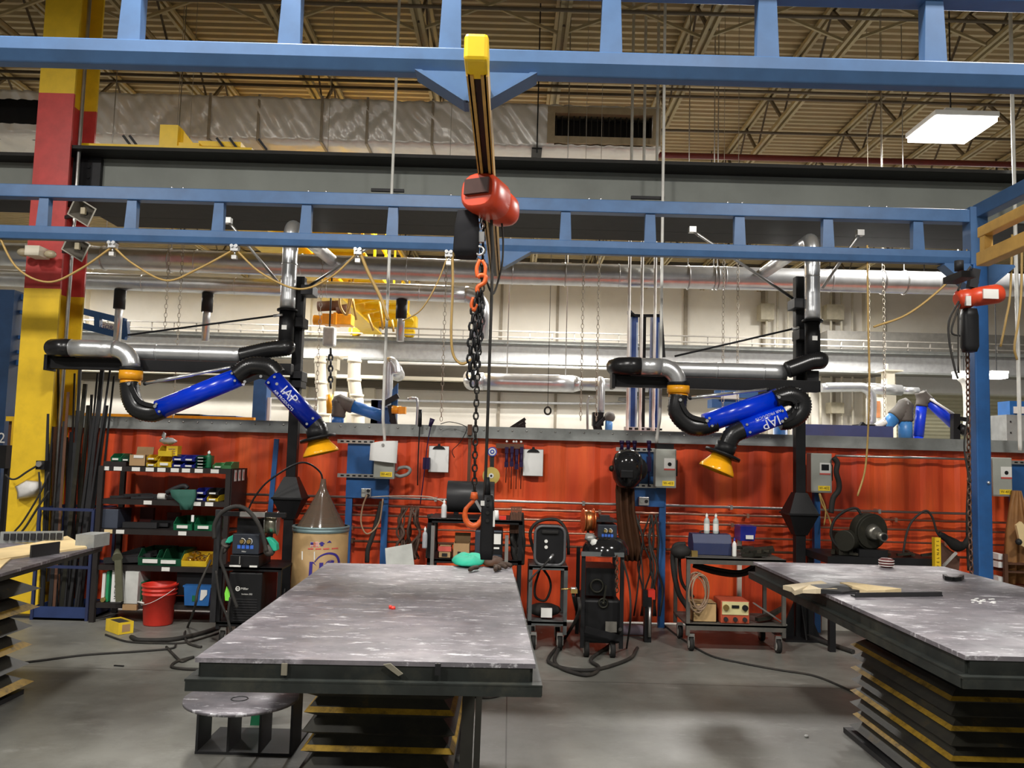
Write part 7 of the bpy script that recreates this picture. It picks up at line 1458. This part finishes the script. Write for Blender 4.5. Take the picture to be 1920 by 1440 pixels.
b = MB(); b.cyl(c+ax*.04, c+ax*.10, .075, .05, 20); q = c+ax*.1+V((.03, 0, -.02)); b.cyl(c+ax*.06+V((.03, 0, -.02)), c+ax*.15+V((.03, 0, -.02)), .036, n=20); b.mat(1).cyl(c+ax*.15+V((.03, 0, -.02)), c+ax*.152+V((.03, 0, -.02)), .026, n=20); b.build('spindle', [STEEL if False else M('worn_spindle', (.25, .24, .21), .35, .8), BLACK], t_)
b = MB(); p = at(1587, 1013, GY+.1); b.cyl((p.x-.04, GY+.05, p.z), (p.x+.07, GY+.16, p.z), .09, n=20); b.box(p.x-.07, p.x+.05, GY+.08, GY+.25, zb+.001, p.z+.07); b.build('gear_motor', OILY, t_, bevel=.005)
b = MB(); b.box(c.x-.12, c.x+.12, GY+.02, GY+.35, zb+.001, zb+.06); b.box(c.x-.07, c.x+.07, GY+.12, GY+.3, zb+.06, c.z); b.build('base', BLACK, t_)
b = MB(); b.tube(spline([at(x, y, GY+.1) for x, y in ((1615, 965), (1605, 953), (1585, 958), (1565, 975), (1558, 1000), (1566, 1020), (1580, 1030))], 8), .012, 6); b.build('cable', RUBBER, t_)
b = MB(); random.seed(17)
for k in range(12): x = at(1560+k*15, 1045, GY+.1).x; b.bar((x, GY+.08, zb+.02), (x+random.uniform(.03, .12), GY+random.uniform(.02, .3), zb+random.uniform(.015, .05)), .03, .02)
solo_split('bench_tool', b, OILY, 'small greasy tool lying on the dark bench around the motor unit', 'tool', 'small tools on the dark bench')
x0_, x1_, _, _ = RC(1752, 1030, 1763, 1040, GY-.05); b = MB(); zz0, zz1 = at(1757, 1063, GY-.05).z, at(1757, 1008, GY-.05).z; b.box(x0_, x1_, GY-.06, GY-.01, 0, zz1); b.mat(1)
for k, ch in enumerate('STANLEY'): b.text(ch, ((x0_+x1_)/2, GY-.061, zz1-.03-k*.034), (0, 0, 1), (-1, 0, 0), .03)
solo('yellow_level', b, [YEL, BLACK], 'yellow level with black lettering standing behind the right table', 'level')
b = MB(); b.prism([at(x, y, 7.3) for x, y in ((1765, 1018), (1800, 1045), (1790, 1180), (1762, 1180))], (0, .02, 0)); solo('brown_board', b, M('brown_board', (.16, .08, .055), .6), 'brown angled board behind the yellow level', 'board')
t_ = T('welding_torch', 'black cable and torch hanging left of the gantry post, white rod below', 'torch', at(1790, 1010, 7.2)); b = MB(); b.tube(spline([at(x, y, 7.2) for x, y in ((1693, 1040), (1700, 1000), (1712, 975), (1735, 958), (1748, 970), (1758, 1000), (1775, 1012), (1795, 1022))], 8), .010, 6); b.build('cable', CABLE, t_)
b = MB(); b.tube(spline([at(x, y, 7.2) for x, y in ((1760, 1000), (1778, 1012), (1796, 1024), (1812, 1018), (1820, 995))], 5), [.02, .025, .03, .03, .03, .035, .04, .045, .05, .05, .05, .045, .04, .035, .03, .03, .03, .025, .025, .02, .02], 8); b.build('torch_body', RUBBER, t_); b = MB(); b.bar(at(1793, 1036, 7.15), at(1768, 1062, 7.15), .02, .02); b.build('white_rod', LABEL, t_)
tangle(1818, 960, 4, 110, 7.3, 3, .010, CABLE, 'dark cable hanging down beside the gantry post', 9)
# ---------------------------------------------------------------- seen over the red wall
def colbox(X0_, Y0_, X1_, Y, d, mt, nm, lab, cat, bevel=0):
    x0, x1, z0, z1 = RC(X0_, Y0_, X1_, Y0_+50, Y); b = MB(); b.box(x0, x1, Y, Y+d, 0, z1); return solo(nm, b, mt, lab, cat, bevel=bevel)
LB = M('lift_blue', (.01, .06, .28), .4)
x0, x1, z0, z1 = RC(474, 700, 499, 800, 10.5); b = MB(); b.box(x0, x1, 10.5, 10.7, 0, z1); b.mat(1).box(x1, x1+.04, 10.55, 10.6, 0, z1-.3); solo('blue_post', b, [BLUE2, LABEL], 'blue post behind the red wall left of the left extraction pole', 'post')
t = T('lift_mast', 'tall pair of blue channel columns with white edges behind the red wall', 'lift columns', (at(1208, 700, 9.6).x, 9.6, 0))
for (a, c, y0_, mt, nm) in ((1180, 1195, 590, LB, 'blue_channel'), (1223, 1236, 590, LB, 'blue_channel'), (1202, 1210, 592, BLACK, 'black_channel')):
    x0, x1, z0, z1 = RC(a, y0_, c, 650, 9.6); b = MB(); b.box(x0, x1, 9.55, 9.75, 0, z1)
    if nm[0:4] == 'blue': b.mat(1).box(x0+.0, x0+.02, 9.54, 9.56, 0, z1); b.box(x1-.02, x1, 9.54, 9.56, 0, z1-.1)
    b.build(nm, [mt, M('channel_edge', (.35, .45, .6), .4) if 'channel_edge' not in bpy.data.materials else bpy.data.materials['channel_edge']], t)
b = MB(); z = at(1208, 592, 9.6).z; b.bar(at(1181, 592, 9.55), at(1237, 592, 9.55), .04, .03); b.bar(at(1239, 583, 9.5), at(1245, 670, 9.5), .03, .03); b.bar(at(1181, 583, 9.5), at(1192, 593, 9.5), .03, .02); b.cyl(at(1181, 583, 9.5), at(1181, 590, 9.5), .03, n=8); b.build('cross_head', BLACK, t)
x0, x1, z0, z1 = RC(1170, 801, 1237, 808, 9.4); b = MB(); b.box(x0, x1, 9.38, 9.42, z0, z1); b.mat(1)
for k in range(6): xx = x0+.05+k*(x1-x0)/6; b.box(xx, xx+.04, 9.375, 9.385, z0+.01, z1-.01)
b.build('strut_rail', [STEEL, BLACK], t)
def blue_arm(lab, P, Y, r, mts=(BLUE2, RUBBER), base=None):
    t = T('fume_extraction_arm', lab, 'extraction arm', at(*P[0][0], Y), 'fume arms in the far bays')
    for i, (a, c) in enumerate(P): b = MB(); b.cyl(at(*a, Y), at(*c, Y), r, n=14); b.build('arm_tube', mts[0], t)
    for i in range(len(P)-1): b = MB(); a, c = at(*P[i][1], Y), at(*P[i+1][0], Y); d1 = (at(*P[i][1], Y)-at(*P[i][0], Y)).normalized(); d2 = (at(*P[i+1][1], Y)-at(*P[i+1][0], Y)).normalized(); b.tube(spline([a, a+d1*r*1.6, (a+c)/2+(d1-d2)*r*1.3, c-d2*r*1.6, c], 5), r*1.12, 12, rib=.06); b.build('elbow_hose', mts[1], t)
    q = at(*P[-1][1], Y) if at(*P[-1][1], Y).z < at(*P[0][0], Y).z else at(*P[0][0], Y); b = MB(); b.cyl((q.x, Y, 0), (q.x, Y, q.z), r*.9, n=12); b.build('stand_tube', mts[0], t)
    return t
GRH = M('gray_hose', (.10, .09, .08), .7)
blue_arm('blue extraction arm over the red wall right of the left yellow hood', [((632, 800), (634, 782)), ((662, 762), (716, 780))], 11.5, .085, (M('arm_mid_blue', (.03, .16, .5), .4), GRH))
t = T('arm_bracket', 'dark mounting bracket with orange motor above the red wall, right of the white conduit', 'bracket', at(735, 790, 11.5)); b = MB(); b.box(at(720, 770, 11.6).x, at(742, 770, 11.6).x, 11.5, 11.8, 0, at(730, 765, 11.6).z); b.prism([at(x, y, 11.5) for x, y in ((730, 790), (736, 730), (746, 718), (745, 760), (738, 800))], (0, .05, 0)); b.build('blue_plate', BLUE2, t)
b = MB(); b.bar(at(715, 760, 11.4), at(747, 742, 11.4), .06, .07); b.bar(at(733, 760, 11.4), at(740, 800, 11.4), .12, .08); b.build('arm', BLACK, t); b = MB(); b.cyl(at(735, 768, 11.3), at(752, 769, 11.3), .055, n=12); b.box(*sorted((at(748, 769, 11.3).x, at(761, 769, 11.3).x)), 11.24, 11.36, at(754, 776, 11.3).z, at(754, 763, 11.3).z); b.build('motor', bpy.data.materials['hoist_orange'], t)
x0, x1, _, _ = RC(696, 750, 722, 760, 12.2); b = MB(); zz = at(709, 750, 12.2).z; b.box(x0, x1, 12.2, 12.5, zz-.55, zz); b.box(x0, x0+.1, 12.2, 12.5, 0, zz); solo('blue_cabinet', b, DBLUE, 'dark blue cabinet behind the orange motor', 'cabinet')
t = T('ventilation_duct', 'small silver elbow duct dropping behind the red wall left of centre', 'air duct', at(733, 750, 12)); b = MB(); b.tube(spline([at(x, y, 12.0) for x, y in ((742, 700), (740, 688), (733, 678), (728, 690), (727, 760))], 6), .075, 14); b.build('drop_duct', GALV, t); b = MB(); b.tube([at(740, 690, 12.3), at(747, 704, 12.6)], .1, 12); b.build('branch', GALV, t)
b = MB(); q = at(1027, 764, 12); b.cyl(q, (q.x, 12, CZ), .004, n=5); b.torus(at(1027, 770, 12), .045, .014, (0, 1, 0), st=1.2); solo('hanging_ring', b, OILY, 'oval lifting ring hanging in front of the cream back wall', 'ring')
b = MB(); p = at(970, 800, 11)
for k, (a, c) in enumerate((((954, 805), (985, 785)), ((960, 808), (985, 792)), ((982, 785), (984, 806)), ((970, 795), (972, 808)))): b.bar(at(*a, 11), at(*c, 11), .03, .04)
b.box(at(968, 800, 11).x, at(984, 800, 11).x, 11, 11.2, 0, at(970, 798, 11).z); solo('dark_machine', b, BLACK, 'small dark machine top peeking over the red wall near the chain', 'machine')
t = T('wall_arm_unit', 'dark unit and blue tube below the white drop duct, over the red wall', 'extraction arm', at(1125, 790, 12.4)); b = MB(); x0, x1, z0, z1 = RC(1112, 773, 1132, 798, 12.4); b.box(x0, x1, 12.4, 12.6, z0, z1); b.bar(at(1118, 795, 12.4), at(1124, 815, 12.4), .1, .12); b.bar(at(1118, 800, 12.3), at(1136, 782, 12.3), .05, .05); b.build('bracket', BLACK, t)
b = MB(); b.cyl(at(1142, 786, 12.3), at(1141, 812, 12.3), .055, n=14); b.build('arm_tube', M('arm_light_blue', (.10, .28, .62), .3), t); b = MB(); b.ball(at(1143, 782, 12.3), .085, 12); b.build('elbow_hose', GRH, t)
blue_arm('far blue extraction arm over the red wall, pale lower tube', [((1640, 818), (1676, 783)), ((1697, 790), (1698, 825))], 12.5, .10, (M('arm_steel_blue', (.05, .20, .48), .4), GRH))
b = MB(); b.cyl(at(1642, 800, 12.3), at(1660, 790, 12.3), .05, n=10); solo('white_tube', b, LABEL, 'white tube lying against the far pale blue arm', 'tube')
b = MB(); p = at(1628, 800, 12.4); b.box(p.x-.16, p.x+.22, 12.3, 12.6, p.z-.2, p.z+.03); b.bar(at(1612, 796, 12.3), at(1640, 818, 12.3), .08, .1); q = at(1628, 805, 12.4); b.bar((q.x, 12.4, 0), (q.x, 12.4, q.z), .1, .1); solo('arm_mount', b, BLACK, 'black arm mount over the red wall left of the far pale blue arm', 'bracket')
blue_arm('far bright blue extraction arm over the red wall, left of the gantry post', [((1722, 818), (1728, 762)), ((1741, 752), (1787, 795))], 12.5, .075, (M('arm_far_bright', (.01, .05, .7), .35), GRH))
b = MB(); b.cyl(at(1744, 748, 12.4), at(1788, 776, 12.4), .018, n=8); solo('white_strut', b, WHITE, 'white strut above the far bright blue arm', 'strut')
b = MB(); b.bar(at(1791, 776, 12.3), at(1791, 828, 12.3), .1, .1); b.bar(at(1791, 784, 12.3), at(1815, 787, 12.3), .06, .06); b.bar(at(1795, 798, 12.3), at(1812, 812, 12.3), .1, .1); b.ball(at(1806, 806, 12.3), .08, 8); q = at(1791, 826, 12.3); b.bar((q.x, 12.3, 0), (q.x, 12.3, q.z), .1, .1); solo('arm_mount', b, BLACK, 'black arm mount over the red wall beside the gantry post', 'bracket')
x0, x1, _, _ = RC(1500, 800, 1675, 810, 11.0); b = MB(); b.box(x0, x1, 11, 11.3, 0, at(1580, 797, 11).z); solo('navy_tank', b, DBLUE, 'long navy blue machine top behind the red wall right of the pole', 'machine')
b = MB(); x0, x1, _, _ = RC(1455, 800, 1481, 810, 10.2); b.cyl((x0*.5+x1*.5, 10.3, 0), (x0*.5+x1*.5, 10.3, at(1468, 795, 10.3).z), (x1-x0)/2, n=20); solo('blue_drum', b, CYAN, 'bright blue drum top behind the red wall under the right arm', 'drum')
t = T('blue_machine', 'pale blue machine with white plates seen behind the right arm boom', 'machine', at(1380, 750, 13)); x0, x1, z0, z1 = RC(1335, 735, 1420, 765, 13); b = MB(); b.box(x0, x1, 13, 13.3, z0, z1-.12); b.bar(at(1340, 738, 13), at(1420, 740, 13), .08, .1); b.bar(((x0+x1)/2, 13.2, 0), ((x0+x1)/2, 13.2, z0), .15, .15); b.build('frame', BLUE2, t); b = MB(); p, q = at(1352, 736, 12.95), at(1385, 748, 12.95); b.box(p.x, q.x, 12.93, 12.97, q.z, p.z); b.build('plate', LABEL, t)
# right background
x0, x1, z0, z1 = RC(1637, 745, 1662, 800, 20.0); t = T('electrical_cabinet', 'cream electrical cabinet with a brown stripe far behind the red wall', 'cabinet', ((x0+x1)/2, 20.2, 0)); b = MB(); b.box(x0, x1, 20, 20.4, 0, z1); b.build('cabinet_body', CREAM, t); b = MB(); p, q = at(1643, 752, 20), at(1650, 783, 20); b.box(p.x, q.x, 19.98, 20, q.z, p.z); b.build('stripe', M('stripe_brown', (.5, .2, .08), .6), t)
b = MB(); x0, x1, z0, z1 = RC(1663, 694, 1678, 724, 19); b.box(x0, x1, 19, 19.3, z0, z1); b.box(x0-.1, x1+.15, 18.9, 19.4, z1-.03, z1); b.bar(((x0+x1)/2, 19.2, z1), ((x0+x1)/2, 19.2, FZ0+.1), .04, .04); solo('hanging_unit', b, CREAM, 'cream hanging unit under the far runway beam at right', 'unit')
b = MB(); x0, x1, z0, z1 = RC(616, 668, 632, 705, 18); b.box(x0, x1, 18, 18.3, z0+.15, z1-.02); b.box(x0-.05, x1+.05, 17.9, 18.4, z1-.03, z1); b.box(x0+.06, x1-.04, 18, 18.2, z0, z0+.15); b.bar(((x0+x1)/2, 18.2, z1), ((x0+x1)/2, 20.55, FZ0+.1), .04, .04); solo('hanging_unit', b, CREAM, 'cream hanging unit under the far runway beam at left, by the dark chain', 'unit')
for i, (P, r) in enumerate((([(600, 668), (602, 720), (607, 760), (606, 800)], .11), ([(665, 668), (664, 715), (670, 755), (672, 805)], .125), ([(640, 735), (636, 800)], .135))):
    b = MB(); q = spline([at(x, y, 16) for x, y in P], 4); q.append(V((q[-1].x, 16, 0))); q.insert(0, V((q[0].x, 16.0, 6.9))) if False else None; b.tube(q, r, 14); [b.cyl(u, u+V((0, 0, .05)), r*1.12, n=14) for u in q[1::3]]; solo('white_duct', b, CREAM, ['leftmost', 'rightmost', 'middle'][i]+' of three cream vertical ducts below the yellow crane', 'duct', 'cream vertical ducts')
random.seed(40)
for i in range(9):
    px = 1438+i*20; x0 = at(px, 560, 22.6).x; y0_ = 515 if i % 3 else 540; b = MB(); b.cyl((x0, 22.6, 0), (x0, 22.6, at(px, y0_, 22.6).z), .035, n=8); solo('wall_conduit', b, M('conduit_pale', (.62, .58, .48), .5) if i == 0 else bpy.data.materials['conduit_pale'], 'pale vertical conduit on the far wall behind the right pole, %s from the left' % ORD[i], 'conduit', 'conduits on the far wall')
for i, (X0_, Y0_, X1_, Y1_) in enumerate(((1548, 572, 1580, 600), (1425, 570, 1450, 600), (1556, 755, 1580, 775))):
    x0, x1, z0, z1 = RC(X0_, Y0_, X1_, Y1_, 22.5); b = MB(); b.box(x0, x1, 22.4, 22.8, z0, z1); solo('wall_panel_box', b, M('panel_dull', (.42, .38, .28), .6) if i == 0 else bpy.data.materials['panel_dull'], ['dull cabinet on the far wall right of the right riser duct', 'dull cabinet on the far wall left of the right pole', 'low dull cabinet on the far wall behind the right pole'][i], 'cabinet')
for i, (P, nm) in enumerate((([(500, 747), (1130, 757), (1160, 748), (1240, 749)], 'long grey pipe crossing the lower cream wall'), ([(690, 679), (1200, 693)], 'thin white pipe under the far runway beam'), ([(780, 820), (783, 755), (775, 747), (765, 748)], 'grey conduit elbow rising over the red wall left of the clipboards'), ([(1102, 830), (1102, 752), (1112, 745)], 'grey conduit rising over the red wall at centre'))):
    b = MB(); b.tube(spline([at(x, y, [22.7, 20.2, 12, 13][i]) for x, y in P], 6), .035 if i < 2 else .02, 8); solo('wall_pipe', b, [FGRAY, LABEL, STEEL, STEEL][i], nm, 'pipe')
b = MB(); x0, x1, z0, z1 = RC(1888, 778, 1935, 850, 12); b.box(x0, x1, 12, 12.4, 0, z1); b.mat(1)
for k in range(5):
    for s in (.15, .5): b.ball((x0+(x1-x0)*s, 11.995, z1-.1-k*.16), .014, 6)
b.mat(2).box(x0+.1, x1, 11.98, 12, z1+.02, z1+.12); b.mat(3).box(x0+.05, x1, 12, 12.3, z1, z1+.2)
solo('bolted_column', b, [RGRAY, BLACK, LABEL, CYAN], 'grey bolted machine column with blue top at the right edge, behind the red wall', 'machine column')
x = at(1917, 760, 22.4).x; 
# back wall light fixtures and strip lights
def tube_light(x0, x1, Y, z, lab, w=.16, h=.08):
    t = T('strip_light', lab, 'strip light', ((x0+x1)/2, Y, z), 'strip lights over the far bay'); b = MB(); b.box(x0, x1, Y-w/2, Y+w/2, z, z+h*.5); b.build('housing', WHITE, t); b = MB(); b.box(x0+.02, x1-.02, Y-w/2+.01, Y+w/2-.01, z-h, z); b.build('tube', LENS, t); b = MB(); b.bar(((x0+x1)/2, Y, z+h*.5), ((x0+x1)/2, Y, CZ), .015, .015); b.build('hanger', DARK, t)
for i, (a, c) in enumerate(((1791, 1823), (1853, 1884))): x0, x1, z0, z1 = RC(a, 698, c, 709, 17); tube_light(x0, x1, 17, (z0+z1)/2+.03, 'bright strip light behind the gantry post, %s of it' % ['left', 'right'][i], .3, .1)
x0, x1, z0, z1 = RC(1688, 511, 1778, 518, 17.5); tube_light(x0, x1, 17.5, z0+.05, 'long bright strip light above the duct at right')
# ---------------------------------------------------------------- high-bay lamps
def highbay(x, y, z, lab):
    t = T('high_bay_lamp', lab, 'high-bay lamp', (x, y, z), 'high-bay lamps'); b = MB(); b.box(x-.34, x+.34, y-.34, y+.34, z, z+.06); b.box(x-.12, x+.12, y-.12, y+.12, z+.06, z+.18); b.build('housing', WHITE, t, bevel=.01)
    b = MB(); b.box(x-.32, x+.32, y-.32, y+.32, z-.05, z-.002); b.build('lens', LENS, t); b = MB(); b.bar((x, y, z+.18), (x, y, CZ), .012, .012); b.build('hanger', DARK, t)
for k, (lx, ly, lz) in enumerate(LAMPS):
    if k in (0,) or ly > 10: highbay(lx, ly, lz, 'bright high-bay lamp at the upper right of the photo' if k == 0 else 'added unseen high-bay lamp in the %s row over the far bays, %s from the left' % (('nearer', ORD[[-8.0, -1.4, 3.4, 8.4].index(round(lx, 1))]) if ly < 16 else ('farther', ORD[[-11, -5, 1.2, 7.4].index(round(lx, 1))])))  # first lamp is seen; far-row fixtures are added and kept hidden
